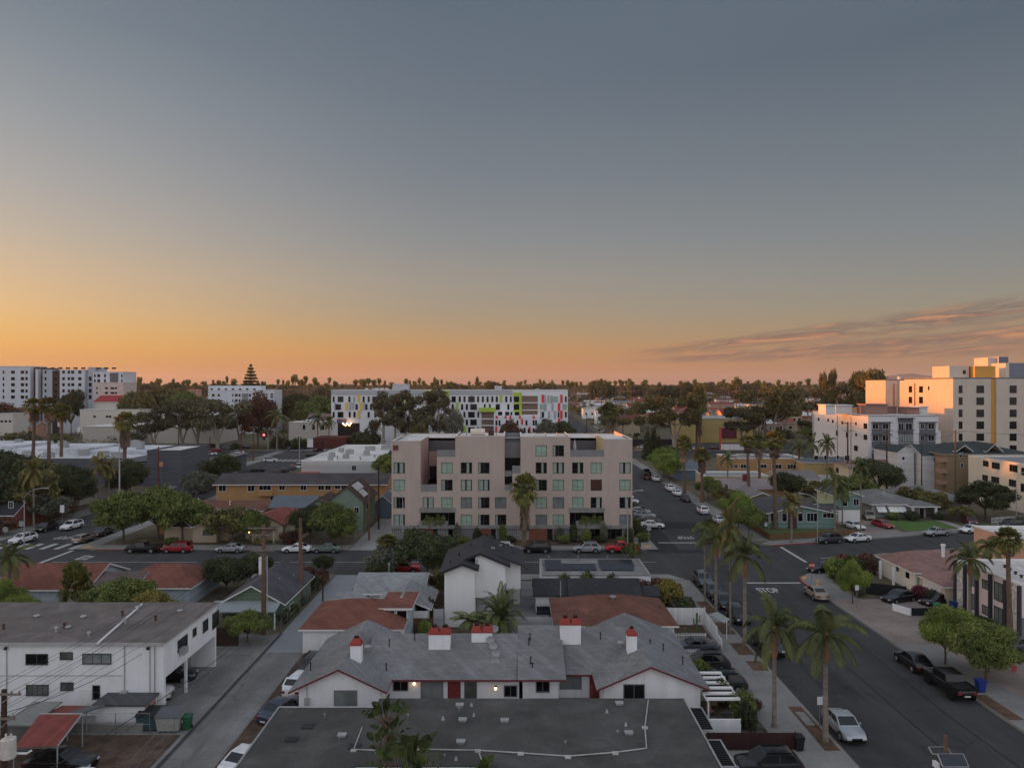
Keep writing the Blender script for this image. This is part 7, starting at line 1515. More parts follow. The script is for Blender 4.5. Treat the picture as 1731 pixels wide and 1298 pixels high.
for k,x,y,h,w,lb in(('bright',43.8,212,8.2,4.6,'farther of two bright green street trees at the far kerb'),('bright',43.6,203,7.6,4.2,'nearer of two bright green street trees at the far kerb'),('ficus_a',47.5,222,8,4.6,'darker green tree behind the bright pair'),('ficus_b',46,172,5.2,2.8,'green tree between the two street palms'),('olive',46.5,163,4.2,2.4,'small garden tree by the parked white sedans'),('dark',52,150.5,3.4,2.6,'dark shrub tree in the dry garden'),('bright',42.4,137.5,6.4,3.4,'yellow green street tree at the lawn corner'),('ficus_b',41.8,129.5,5.6,3.0,'green tree at the street corner behind the palms'),('dark',88,176,8.4,6.6,'broad dark round tree behind the grey cottages'),('dark_b',94.6,146.6,7.4,5.8,'big dark tree over the white picket fence'),('olive',83.2,153.5,5.6,3.8,'olive bush tree between the grey cottages'),('olive',86.0,149.5,5.0,3.6,'olive hedge tree beside the white columned porch'),('ficus_a',78,166,6.2,5.,'green tree behind the grey cottage roof'),('olive',69,162,5.6,4.4,'olive tree behind the garage house'),('dark',62,166,6.8,4.2,'dark leafy tree between the palms and the tan building'),('olive',88.5,143.5,3.0,2.6,'low bronze shrub tree beside the maroon van'),('bright',41.7,70.6,5.3,2.7,'bright green ficus above the black sedan'),('near',42.8,66.2,4.9,3.2,'broad green ficus beside the blue bin'),('near',44.6,68.6,4.2,2.3,'green ficus crown between the bright one and the broad one'),('dark',47.6,63.0,3.6,2.0,'dark shrub tree at the picture edge below the pink apartments'),('bright',41.8,90.0,5.0,1.9,'slim bright street tree beside the tan gold sedan'),('dark',-11.5,100,6.6,4.8,'dense dark tree behind the white modern house'),('grey',-17.5,103.3,4.2,3.4,'bare twiggy tree beside the ragged fan palm'),('olive',-9.0,93,3.6,1.8,'yellowish shrub tree beside the small grey house'),('dark_b',-17.8,96.0,3.4,2.0,'dark hedge tree at the pale grey roof'),('ficus_a',-43.5,81.5,5.2,3.6,'round green tree behind the white apartment roof'),('yellow',-39.6,79.2,4.4,3.2,'yellow green tree behind the white apartment roof'),('dark',-36.4,93.5,4.8,3.6,'dark hedge tree behind the green house'),('dark',-35,98,4.2,3.0,'second dark hedge tree behind the green house'),('ficus_b',-27.6,76.6,3.2,2.2,'round green tree at the foot of the timber pole'),('bright',-52.0,78,4.4,2.4,'bright green garden tree beside the bushy fan palm'),('bright',-55.5,80.5,5.2,1.8,'taller bright garden tree beside the bushy fan palm'),('ficus_a',-59.0,78,4.0,2.4,'green garden tree at the left picture edge'),('dark',-42,50,5.0,2.2,'dark tree at the lower left picture edge'),('dark',-26.4,107-4.5,3.0,1.6,'narrow dark shrub beside the tall timber pole'),('red',-24.6-2.4,97.5,2.6,2.4,'red leaved shrub tree behind the green house roof'),('dark',-30.5,207,9.2,5.0,'dark tree beside the beige apartment block and the white roofs'),('ficus_a',-33.5,196,8.0,4.4,'green tree against the grey white commercial wall'),('dark_b',-28.6,222,10.4,5,'second dark tree behind the beige apartment block'),('euc_a',xa(255,296),298,17,8,'leftmost spreading eucalyptus in front of the retail building'),('euc_b',xa(300,296),300,21,10,'spreading eucalyptus next to the leftmost one in front of the retail building'),('euc_a',xa(366,296),297,21,11,'spreading eucalyptus beside the sloping lawn'),('euc_b',xa(330,320),322,21,11,'taller spreading eucalyptus behind the sloping lawn'),('red',xa(436,312),312,23,8.5,'big reddish tree on the lawn beside the traffic signal'),('euc_a',xa(405,318),318,19,8,'small eucalyptus left of the big reddish tree'),('red',xa(22,388),380,17,11,'dark red tree in front of the white complex'),('gum',xa(648,308),308,23.5,7.5,'tall slender gum nearest the yellow panels'),('gum',xa(668,304),304,22.5,7,'second tall slender gum before the panelled building'),('gum',xa(686,306),306,24,7,'third tall slender gum before the panelled building'),('gum',xa(722,306),306,23.5,7,'fourth tall slender gum below the lime block'),('gum',xa(742,304),304,25,8,'fifth and densest gum below the lime block'),('grey',xa(768,300),300,16,4.5,'twisted grey tree right of the gums'),('olive',xa(708,300),300,11,5,'rusty tree in front of the gums'),('red',xa(864,305),305,12,5,'rusty crowned tree before the red panels'),('grey',xa(924,302),302,12,5,'pale barked tree before the red panels'),('dark',xa(946,304),304,11,7,'dark tree at the end of the panelled building'),('red',xa(896,300),300,7,2.5,'low red leaved tree before the panelled building'),('pine',xa(424,425),425,38,9,'tall Norfolk pine standing above the white block'),('cypress',xa(1094,262),262,11,2.2,'dark cypress left in the pair beside the avenue'),('cypress',xa(1105,264),264,12,2.2,'dark cypress right in the pair beside the avenue'),('cypress',xa(1114,262),262,9,2.0,'shorter dark cypress at the end of the pair'),('euc_c',xa(1142,300),302,24,12,'spreading eucalyptus across the avenue beside the mustard hall'),('euc_c',xa(1105,312),314,21,9,'eucalyptus beside the fenced lot'),('euc_c',xa(1300,302),304,27,14,'huge spreading eucalyptus behind the tan building'),('euc_b',xa(1262,300),305,18,9,'dark eucalyptus over the maroon cladding'),('euc_c',xa(1040,352),352,17,9,'olive eucalyptus beside the beige motel')):plant(k,x,y,h,lb,w)
palm('fan_short',xa(1030,330),330,15,'clump palm with olive crown beside the beige motel',wid=2.2);palm('fan_short',xa(1036,336),338,14,'second clump palm beside the beige motel',wid=2.0);palm('queen_b',xa(468,306),306,14,'palm tree on the lawn right of the reddish tree',wid=1.8);palm('queen_a',xa(537,318),318,12,'palm tree in front of the white flat building',wid=1.5);palm('queen_small',xa(554,322),324,11,'smaller palm beside the panelled building corner',wid=1.5)
sheet('lawn',[rc(xa(372,310),xa(470,310),303,336)],mat('dry lawn',(96,92,54),.95,.25,1.2,'soil',col2=(86,70,50)),.06)
sheet('road',[rc(-140,-98,299,330),rc(48,140,301,336)],ASPH,.035)
sheet('ground',[rc(xa(1076,302),xa(1106,302),300.5,318)],mat('bare yellow dirt',(150,118,82),.95,.2,.6,'soil',col2=(124,98,70)),.07)
sheet('pavement',[rc(-71.5,33,298.2,302),rc(47,150,298.2,301),rc(-260,-92,298.2,302)],CONC,.1)
for i in range(7):fcar(-152+i*8.2,253+(i%2)*1.2,2,'distant car in the lot behind the white membrane roofs','distant cars behind the membrane roofs')
for k,x,y,h,w,lb in(('dark',-140,262,6,4,'dark tree at the edge of the lot behind the white roofs'),('olive',-118,263,5.5,3.6,'olive tree at the edge of the lot behind the white roofs'),('grey',-160,260,6,4,'greyish tree at the edge of the lot behind the white roofs')):plant(k,x,y,h,lb,w)
sheet('road',[rc(-170,-92.5,244,258)],ASPH,.126)
GS='low shrubs'
SH=[('bush',17.0,66.8,2.0,1.2,'ivy shrub beside the dark green hatchback'),('bush_dark',17.6,61.6,2.2,1.4,'ivy hedge shrub beside the white pergola'),('bush',18.6,59.0,2.4,1.2,'ivy hedge shrub at the rock garden edge'),('bush_dark',18.2,57.2,2.3,1.0,'ivy shrub hanging over the dark red fence'),('bush_red',19.7,60.3,1.2,1.0,'red leaved shrub in the rock garden'),('bush_yellow',18.9,89.2,3.4,1.9,'yellow flowering shrub beside the charcoal roofed house'),('bush_red',16.0,91.9,2.6,2.4,'brown topped hedge shrub behind the charcoal roof'),('bush_red',19.0,92.2,2.6,2.2,'brown topped hedge shrub nearest the corner'),('bush_dark',20.6,86.6,1.9,1.5,'dark shrub behind the thin palm trunk'),('bush_bright',17.0,85.6,1.9,1.0,'fresh green shrub at the red roof cottage'),('bush_yellow',7.9,73.6,2.8,1.4,'yellow green shrub behind the red chimney cap'),('bush',9.4,91.4,3.9,1.2,'narrow shrub row beside the dark panels'),('bush',6.5,91.3,3.6,1.0,'upright shrub left of the dark panels'),('bush_dark',12.5,91.4,3.4,1.4,'dark shrub right of the dark panels'),('bush_dark',-9.2,82.6,3.0,.9,'dark shrub between cottage and modern house'),('bush_bright',-9.3,78.0,2.0,.9,'bright shrub at the brown board fence'),('bush_mag',46.6,103.6,3.0,2.2,'magenta bougainvillea at the bungalow corner'),('bush_bright',44.8,101.6,3.2,1.6,'broad leaved shrub behind the stop sign'),('bush_red',50.6,104.6,3.0,1.9,'purple leaved shrub beside the bungalow porch'),('bush_dark',48.6,104.2,2.6,1.6,'dark shrub between the bougainvillea and the porch'),('bush_mag',51.0,91.6,1.9,1.4,'magenta topped hedge along the bungalow wall'),('bush_dark',51.8,90.4,1.8,1.0,'dark hedge end beside the garage'),('bush_grey',44.2,93.2,1.8,.8,'white flowering shrub by the black fence'),('bush_dark',52.4,78.8,1.2,1.0,'low hedge shrub under the pink apartment windows'),('bush',52.4,81.6,1.2,1.1,'second low hedge shrub under the pink apartment windows'),('bush_dark',52.0,84.4,1.1,1.0,'third low hedge shrub under the pink apartment windows'),('bush_yellow',51.2,75.2,1.4,.9,'straw coloured shrub at the fan palm foot'),('bush',-57.5,121.8+2,1.2,1.4,'low hedge below the round street trees'),('bush_dark',-47.8,77.4,1.6,1.4,'dark shrub beside the sail shade'),('bush_bright',-45.8,90-4.5,1.6,1.5,'tangled shrub before the blue grey wall'),('bush_red',54.2,146.5,1.5,2.0,'red brown shrub patch in the dry garden'),('bush_dark',47.2,158,1.8,1.4,'dark shrub at the dry garden edge'),('bush',76.0,146.2,1.6,1.5,'shrub below the white awnings'),('bush_dark',79.4,145.6,2.0,1.8,'dark flowering shrub before the white awnings'),('bush_dark',84.8,146.0,1.6,1.3,'dark shrub at the porch column'),('bush_grey',98.6,141.8,1.6,1.6,'dusty shrub before the white picket fence'),('bush_red',-37.6,124.4,2.2,2.2,'dark red shrub before the grey green house'),('bush_yellow',-42.4,122.6+1,1.2,1.4,'yellow shrub at the cream house path')]
SH+=[('bush_dark',-25.9,83,1.6,1.0,'dark shrub at the corner of the green house by the alley'),('bush',-25.8,86.5,1.3,.9,'green shrub along the alley wall of the green house'),('bush_grey',-25.8,90,1.2,.9,'dry grey shrub along the alley wall of the green house'),('bush_dark',-26,95.5,2.2,1.2,'tall dark shrub behind the green house'),('bush_red',-25.8,99.5,1.8,1.2,'reddish shrub at the alley corner'),('bush',-53,83,1.6,1.6,'green shrub before the red brown roof'),('bush_yellow',-42.6,84,1.7,1.3,'yellow shrub before the blue grey house'),('bush_grey',45.6,62,1.,1.,'dry shrub on the patchy lawn'),('bush_dark',45.2,59,1.8,1.2,'dark shrub on the patchy lawn'),('bush_dark',24.0-4.6,94,1.6,1.3,'dark shrub at the corner sidewalk'),('bush_grey',19.6,98.5,1.0,1.2,'dry shrub at the cross street corner')]
for k,x,y,h,w,lb in SH:plant(k,x,y,h,lb,w,group=GS,cat='shrub')
for i,px in enumerate((692,712,772,782,806,822,850,862,946,952,970,982,990,1018,1022,1050,1064)):
 k=('bush','bush_dark','bush_grey')[i%3];h=(2.6,1.5,3.4,1.2)[i%4];plant(k,xa(px,125),124.6+(i%3)*.6,h,'small shrub in the planting bed along the beige apartment block',(1.0,1.3,.8,1.2)[i%4],group='shrubs along the beige apartment block',cat='shrub')
for i,y in enumerate((126,130,135,140,146,152,159)):plant(('bush','bush_dark')[i%2],22.6,y,1.6+.5*(i%3),'kerbside shrub between the parked cars and the beige apartment block',1.3,group='kerbside shrubs beside the beige apartment block',cat='shrub')
for i,(px,d,h)in enumerate(((1044,316,4),(470,312,5),(486,308,4),(505,306,5),(398,302,3),(355,300,3),(622,312,8),(604,318,5))):plant('bush_dark',xa(px,d),d,h,'dark roadside shrub across the avenue',h*.9,group='dark shrubs across the avenue',cat='shrub')
place('paddle_tall',(xa(652,45.6),45.5,0),.3,'tall bird of paradise clump rising left in front of the dark roof',None,'plant',(1.05,1.05,1.12));place('paddle_clump',(xa(692,45.2),45.2,0),.0,'broad bird of paradise clump right of the tall one',None,'plant',(1.,1.,1.06));place('paddle_low',(-1.9,45.6,1.6),1.,'low bird of paradise leaves at the roof edge pipe',None,'plant',(.8,.8,.8))
place('paddle_clump',(xa(1075,98),101.8,.1),.4,'leafy bird of paradise clump on the cross street corner',None,'plant',.95);place('paddle_low',(46.0,100.8,.1),.4,'broad leaved bird of paradise clump behind the stop sign',None,'plant',1.3)
def chair(label,x,y,a):
 root=thing('garden_chair',label,'chair',(x,y,.13));m=MB();m.obox((x,y),.5,.5,.5,.55,a);part('seat',m,TIMB,root);m=MB();m.obox((x-.24*sin(a),y+.24*cos(a)),.5,.05,.55,1.05,a);part('backrest',m,TIMB,root)
 for i,j in((-1,-1),(1,-1),(1,1),(-1,1)):m=MB();m.obox((x+.22*(i*cos(a)-j*sin(a)),y+.22*(i*sin(a)+j*cos(a))),.04,.04,.13,.5,a);part('leg',m,TIMB,root)
TIMB=mat('faded timber',(128,92,78),.9)
chair('wooden folding chair under the pergola nearest the bungalow',16.1,59.6,.4);chair('wooden folding chair under the pergola facing the other one',16.8,60.8,2.6)
root=thing('meter_mast','conduit mast with a meter on the left gable of the bungalow','mast',(xa(519,59),59.1,.1));x=xa(519,59.1);part('pipe',MB().tube([(x,59.1,.2),(x,59.1,3.4)],.035,6),GALV,root);part('meter',MB().box(x-.18,x+.18,58.9,59.08,1.2,1.8),GALV,root)
def cactus(label,x,y,h):
 root=thing('cactus',label,'cactus',(x,y,.13));m=MB();m.tube([(x,y,.1),(x,y,h)],[.14,.12],8)
 for s,z in((-1,.45),(1,.6)):m.tube([(x,y,h*z),(x+s*.3,y,h*z+.05),(x+s*.34,y,h*(z+.28))],.08,7)
 part('stem',m,mat('cactus skin',(82,104,62),.8,.15,3.),root)
cactus('tall branched cactus by the white board fence',20.0,79.4,2.3);cactus('smaller cactus in the brown soil yard',18.3,77.6,1.3)
plant('grey',15.9,79.6,2.6,'small tiered grey tree beside the white fence',1.0)
tag(place('bush_grey',(18.2,58.2,.1),0,'low grey plant in the rock garden bed',None,'shrub',(.6,.6,.3)))
# poles, wires, lamps, signs
POLETOP={}
def pole(key,label,x,y,h,mt=WOODPOLE,arms=(),r=.16,ang=0.):
 root=thing('utility_pole',label,'utility pole',(x,y,0));part('post',MB().tube([(x,y,-.1),(x,y,h)],[r*1.15,r*.8],9),mt,root,60)
 ends=[]
 for z,L in arms:
  ca,sa=cos(ang),sin(ang);m=MB();m.obox((x,y-r-.05),L,.1,z-.06,z+.06,ang);a=part('crossarm',m,mat('pole crossarm timber',(128,116,104),.9,.2,2.),root)
  q=MB();q.tube([(x-L*.3*ca,y-r-.1,z-.04),(x,y-r-.02,z-.55)],.02,4);q.tube([(x+L*.3*ca,y-r-.1,z-.04),(x,y-r-.02,z-.55)],.02,4);part('brace',q,STEEL,a)
  for t in(-.46,-.26,.26,.46):
   ex,ey=x+L*t*ca,y-r-.05+L*t*sa;part('insulator',MB().tube([(ex,ey,z+.06),(ex,ey,z+.14),(ex,ey,z+.22)],[.035,.06,.03],6),mat('brown insulator',(120,92,84),.4,.1),a);ends.append((ex,ey,z+.2))
 POLETOP[key]=ends or[(x,y,h)];return root
pole('p1','tall timber utility pole with three crossarms beside the green house',-26.75,79,11.9,arms=((11.6,3.2),(10.9,3.2),(9.2,2.6)),r=.25);part('riser_pipe',MB().tube([(-26.35,78.95,.1),(-26.35,78.95,8.6)],.06,6),GALV,bpy.data.objects['utility_pole'])
pole('p2','plain timber pole right of the tall one with crossarms',-25.95,90,10.6,arms=(),r=.25);pole('p3','short dark pole at the alley mouth',-23.6,91.5,4.8,WOODPOLE_D,r=.09)
r0=pole('p0','dark pole with a white transformer at the lower left edge',xa(7,45.5),45.5,8.1,WOODPOLE_D,((7.9,2.4),(6.4,1.7)),.19)
m=MB();x,y=xa(18,45.3),45.1;m.tube([(x,y,4.05),(x,y,4.1),(x,y,5.25),(x,y,5.3)],[.3,.42,.42,.32],14);m.tube([(x-.15,y,5.3),(x-.15,y,5.55)],.06,6);m.tube([(x+.15,y,5.3),(x+.15,y,5.55)],.06,6);part('transformer',m,mat('rust streaked white enamel',(206,198,188),.6,.1,2.,grime=.4),r0)
m=MB();P=[(xa(0,45.4),45.4,za(1273,45.4)),(xa(45,45.4),45.4,za(1273,45.4)),(xa(53,45.4),45.4,za(1268,45.4))];m.tube([(P[0][0]-2,P[0][1],P[0][2])]+P,.07,6);part('conduit',m,WHITE,r0)
pole('p4','dark pole at the alley edge beside the beige apartment block',xa(640,137),137,12.0,WOODPOLE_D,(),.15);pole('p5','timber pole at the green wire fence of the far alley',xa(619,125),127.5,9.0,WOODPOLE,(),.15)
pole('p6','pale concrete pole on the side street with a rusty timber top',xa(202,158),158,14.0,mat('pale concrete pole',(176,172,166),.9,.1),((11.2,4.4),),.16)
pole('p7','timber pole with double crossarms before the modern apartments',xa(1433,190),190,17.4,WOODPOLE_D,((17.,2.6),(15.,2.2)),.2);pole('p8','dark timber pole before the grey bays of the modern apartments',xa(1499,181),181,16.0,WOODPOLE_D,((15.7,3.),(14.6,2.4),(12.6,2.)),.2);pole('p9','tall brown pole beside the olive tan apartments',xa(1615,168),168,16.6,WOODPOLE,((16.2,3.),),.2);pole('p10','short dark pole before the white gabled house',xa(1558,176),176,12.6,WOODPOLE_D,(),.15);pole('p11','slim pole with a red box beside the tan building',xa(1351,203.5),203.5,9.4,WOODPOLE_D,(),.14);part('red_box',MB().box(xa(1349,203),xa(1353,203),203.1,203.35,2.4,4.2),mat('red cabinet',(190,60,40),.7),bpy.data.objects['utility_pole.010'])
for i,(px,d,t,lb)in enumerate(((355,262,739,'rust red pole in the corner lot'),(268,192,755,'rust red pole in front of the slate grey wall'),(408,256,722,'rust red pole left of the crossing'),(428,258,718,'tall pole with a crossarm at the crossing'))):pole('q%d'%i,lb,xa(px,d),d,za(t,d),mat('rust red pole',(112,60,52),.9),((za(t,d)-.8,3.2),)if i==3 else(),.2)
for i,(px,d,t)in enumerate(((480,300,712),(262,302,716),(302,303,716),(1320,303,720),(1283,298,717),(992,345,700),(1053,318,705),(958,420,680))):pole('r%d'%i,('slim avenue pole beside the lawn','slim avenue pole before the retail building','second slim avenue pole before the retail building','slim avenue pole beyond the tan building','slim avenue pole beside the white banner','slim pole at the far wide street','slim pole by the fenced lot','slim pole far behind the panelled building')[i],xa(px,d),d,za(t,d),WOODPOLE_D,((za(t,d)-.5,2.6),)if i%2==0 else(),.18)
WIRE=mat('black cable',(58,58,60),.7,.05)
def wire(a,b,sag=.6,r=.013,label=None):
 a,b=Vector(a),Vector(b);n=12;pts=[a.lerp(b,i/n)-Vector((0,0,sag*4*(i/n)*(1-i/n)))for i in range(n+1)]
 m=MB();m.tube([tuple(p)for p in pts],r,4,caps=False);return single('overhead_wire',m,WIRE,label,'wire','overhead wires',base=tuple(a))
e1,e0=POLETOP['p1'],POLETOP['p0']
L1='thin overhead wire running between the timber pole and the transformer pole'
for i,j in((0,0),(1,1),(2,2),(3,3),(4,4),(5,5),(8,6),(11,7)):wire(e0[j],e1[i],1.0,label=L1)
L2='thin overhead wire crossing the alley towards the cross street'
for i,k in((0,-.2),(3,.2),(7,.1),(11,-.1)):wire(e1[i],(-25.95+k,90,10.4-abs(k)),.3,label=L2)
for k in(-.15,.15):wire((-25.95,90,10.3),(xa(619,127.5)+k,127.5,8.8),.8,label='overhead wire from the plain timber pole across the cross street')
wire((xa(619,127.5),127.5,8.7),(xa(640,137),137,11.5),.3,label='short overhead wire beside the beige apartment block')
L3='service cable running low from the timber pole towards the near roofs'
wire((-25.95,90,7),(-23.6,91.5,4.6),.2,.022,'short cable down to the short dark pole');wire((-23.6,91.5,4.5),(-26,40,5.6),1.4,.03,'heavy cable hanging along the alley');wire((-23.6,91.5,4.3),(-25.6,40,5.3),1.5,.02,'second cable hanging along the alley')
wire(e1[10],(-29.3,59.7,5.4),.6,.022,'service cable to the white apartment corner');wire(e0[5],(-30,59.5,5.2),.5,.022,'service cable from the transformer pole to the white apartment wall')
for a,b,lb in(('p8','p9','overhead wire between the dark pole and the olive tan apartments'),('p7','p8','overhead wire before the modern apartments'),('p8','p10','overhead wire down to the short dark pole')):wire(POLETOP[a][0],POLETOP[b][0],.8,.03,lb);wire(POLETOP[a][-1],POLETOP[b][-1],.9,.03,lb+', lower one')
wire(POLETOP['p9'][3],(140,160,17),1.,.03,'overhead wire leaving past the cream apartment block');wire(POLETOP['p6'][0],(-110,120,8),1.,.03,'overhead wire leaving the pale concrete pole');wire(POLETOP['p6'][1],(-60,160,6),1.,.03,'service wire from the pale concrete pole to the tan apartments')
def lamp_post(label,x,y,h,arm,col=GALV,r=.09,z=.1,n=7):
 root=thing('street_lamp',label,'street lamp',(x,y,z));pts=[(x,y,z),(x,y,h*.75)]
 m=MB();m.tube([(x,y,z),(x,y,h*.8)],[r,r*.75],8);part('post',m,col,root,60)
 P=[(x+arm[0]*(1-cos(t)),y+arm[1]*(1-cos(t)),h*.8+h*.2*sin(t))for t in[i*pi/2/n for i in range(n+1)]];part('arm',MB().tube(P,r*.6,7),col,root,60)
 e=P[-1];d=Vector((arm[0],arm[1],0)).normalized();m=MB();m.obox((e[0]+d.x*.3,e[1]+d.y*.3),.75,.28,e[2]-.06,e[2]+.08,math.atan2(d.y,d.x));part('lamp_head',m,GALV,root);return root
lamp_post('grey street lamp with a curved arm at the left crosswalk',xa(41,122),122,9.8,(3.4,0));lamp_post('grey street lamp on the sidewalk before the beige apartment corner',xa(1061,121.4),121.4,9.6,(1.8,-.6));lamp_post('grey street lamp at the alley end of the beige apartment block',xa(681,121.4),121.4,9.6,(-1.4,-1));lamp_post('grey street lamp on the sidewalk beside the teal house',xa(1395,121.5),124.6,8.4,(-2.2,.6));lamp_post('tall street lamp before the cream apartment block',xa(1718,143),143,10.0,(2.,0));lamp_post('street lamp at the avenue crossing with a long arm',xa(506,262),262,14,(3.4,0),r=.16)
SIGNW=mat('white sign face',(212,212,210),.6,.05);SIGNBACK=mat('sign back aluminium',(150,152,155),.5,.08,metal=.4);SIGNR=mat('red sign face',(190,26,36),.5,.06)
def sign(label,x,y,h,w,hh,face=SIGNW,ang=0.,n=4,name='traffic_sign',z=.1,txt=None,tm=None,sz=.2):
 root=thing(name,label,'sign',(x,y,z));part('post',MB().tube([(x,y+.04,z),(x,y+.04,h)],.035,6),STEEL,root)
 ca,sa=cos(ang),sin(ang);m=MB();P=[]
 for d in(0,.02):
  for i in range(n):
   t=2*pi*(i+.5)/n-pi/2 if n!=4 else(pi*.25+pi*.5*i);k=1.414 if n==4 else 1.
   u,v=w/2*cos(t)*k,hh/2*sin(t)*k;P.append((x+u*ca+d*sa,y+u*sa-d*ca-.01,h-hh/2+v))
 m.v=P;m.f=[tuple(range(n)),tuple(range(2*n-1,n-1,-1))]+[(i,(i+1)%n,n+(i+1)%n,n+i)for i in range(n)];m.m=[1,0]+[0]*n
 p=part('sign_plate',m,[face,SIGNBACK],root)
 if txt:
  t=text('lettering',txt,(x+.028*sa,y-.028*ca-.012,h-hh/2),sz,ang,tm or WHITE,1.2,p,rx=pi/2)
 return root
sign('red octagonal stop sign at the right street corner',40.7,99.6,2.9,.85,.85,SIGNR,n=8,txt='STOP',sz=.3);sign('white parking sign beside the silver sedan',xa(1384,57.6),57.4,2.6,.42,.62,SIGNW);sign('second white sign plate back to back by the silver sedan',xa(1391,57.6),57.5,2.65,.34,.5,SIGNBACK);sign('white parking sign at the pink driveway corner',xa(1450,88),88.2,2.9,.45,.6);sign('octagonal sign seen from behind at the left crosswalk',xa(9,122),122,3.4,1.0,1.0,SIGNBACK,n=8);sign('white rectangular sign on the shaded sidewalk',xa(91,134),136.5,4.6,.8,1.4,SIGNW);sign('grey sign plate seen from behind beside the octagonal one',xa(36,128),128,3.2,.8,.9,SIGNBACK);sign('octagonal sign seen from behind at the far street corner',23.2,124.3,3.0,.8,.8,SIGNBACK,n=8);sign('white pole sign with a red emblem beyond the white roofs',xa(102,300),300,12.2,2.2,2.4,SIGNW,txt='R',tm=SIGNR,sz=2.0);sign('pale tall lot sign beside the retail driveway',xa(133,300),300,9.6,1.2,2.,SIGNW);sign('small orange lit sign on the rust red pole',xa(271,191),191.4,6.8,.9,1.1,mat('orange cream sign',(214,150,100),.6),txt='2',tm=SIGNR,sz=.7);sign('white sign at the lawn corner of the teal house',45.2,130.6,2.4,.5,.6,SIGNW);sign('white board sign standing on the lawn beside the crossing',xa(522,300),302,4.6,2.4,3.4,SIGNW)
sign('small red and white yard sign at the picture edge',xa(1714,68),68,1.0,.5,.6,mat('red white yard sign',(196,70,60),.6));
def hydrant(x,y):
 root=thing('fire_hydrant','yellow fire hydrant on the red kerb corner','fire hydrant',(x,y,.12));c=mat('hydrant yellow',(214,160,30),.6,.1)
 part('barrel',MB().tube([(x,y,.12),(x,y,.2),(x,y,.62),(x,y,.74),(x,y,.8)],[.18,.12,.12,.15,.05],10),c,root);part('outlet',MB().tube([(x-.2,y,.5),(x+.2,y,.5)],.06,8),c,root)
hydrant(41.0,98.4)
root=thing('traffic_signal','traffic signal with a red light at the avenue crossing','traffic signal',(xa(453,296),298,0));x=xa(453,298);part('post',MB().tube([(x,298,0),(x,298,8)],.12,7),GALV,root)
h_=part('signal_head',MB().box(x-2.0,x-1.0,297.6,298,4.6,7.2).box(x-1,x,297.9,298,5.6,5.8),DARKMETAL,root);part('red_light',MB().ball((x-1.5,297.5,6.6),.45,0,8,5),LAMPR,h_)
root=thing('traffic_signal','dark traffic signal mast on the near side of the avenue','traffic signal',(xa(546,290),266,0));x=xa(546,266);part('post',MB().tube([(x,266,0),(x,266,7)],.12,7),DARKMETAL,root);part('signal_head',MB().box(x-.3,x+.3,265.6,266,4.8,6.8),DARKMETAL,root)
root=thing('solar_panel','tilted solar panel on a short timber post over the street at the lower edge','solar panel',(xa(1604,40),40,0));x=xa(1604,40);part('post',MB().tube([(x,40.3,0),(x,40.3,7.75)],[.16,.11],8),WOODPOLE,root)
def tilt(x0,x1,ya,yb,z0,z1,t=.05):return[(x0,ya,z0),(x1,ya,z0),(x1,yb,z1),(x0,yb,z1)]
m=MB();q=tilt(x-.62,x+.78,39.5,40.0,za(1296,39.5),za(1274,40));m.face(q);m.face([(a,b,c-.05)for a,b,c in q[::-1]]);m.face([q[0],q[1],(q[1][0],q[1][1],q[1][2]-.05),(q[0][0],q[0][1],q[0][2]-.05)]);part('panel',m,mat('dark solar cells',(38,46,58),.25,.2,2.,'paving',p=(.35,.25),spec=.5),root)
m=MB()
for a,b in zip(q,q[1:]+q[:1]):m.tube([(a[0],a[1],a[2]+.01),(b[0],b[1],b[2]+.01)],.03,5)
q2=tilt(x-.6,x+.45,40.5,40.9,za(1274,40.5),za(1262,40.9))
for a,b in zip(q2,q2[1:]+q2[:1]):m.tube([a,b],.03,5)
part('frame',m,STEEL,root);part('control_box',MB().box(x-.85,x-.66,39.7,40.1,6.2,6.5),SIGNW,root)
m=MB();x,y=xa(422,124),124;m.tube([(x,y,.1),(x,y,1.9)],.04,6);m.ball((x,y,2.1),.2,1,8,6);single('garden_lamp',m,[DARKMETAL,LAMP],'lit orange garden lamp beside the small green tree','lamp')
root=thing('flag','faded flag on a slanting staff at the tan house','flag',(xa(373,124.6),124.6,2.4));part('staff',MB().tube([(xa(372.4,124.6),124.7,2.2),(xa(373,124.6),124.4,4.6)],.025,5),STEEL,root);part('cloth',MB().box(xa(372.8,124.6),xa(375.2,124.6),124.42,124.45,2.9,4.2),mat('faded red white cloth',(176,110,104),.9,.3,4.),root)
root=thing('parasol','grey folded shade umbrella on the sidewalk beside the white fence','parasol',(22.2,78.4,.12));part('pole',MB().tube([(22.6,77.2,.12),(22.6,77.2,2.2)],.03,6),WHITE,root);part('canopy',MB().face([(21.2,78.9,2.35),(22.2,79.2,2.5),(23.1,77.6,2.2),(22.3,77.0,2.0)]).face([(22.3,77.0,1.98),(23.1,77.6,2.18),(22.2,79.2,2.48),(21.2,78.9,2.33)]),mat('grey green canvas',(150,158,154),.85),root)
for i,(x,y)in enumerate(((30.6,72),(33.4,88),(33.8,61),(29.5,112),(-40,114),(-79,140))):
 m=MB();m.tube([(x,y,.0),(x,y,.014)],.36,16);struct('manhole_cover',m,mat('cast iron cover',(62,58,56),.7,.2,4.))
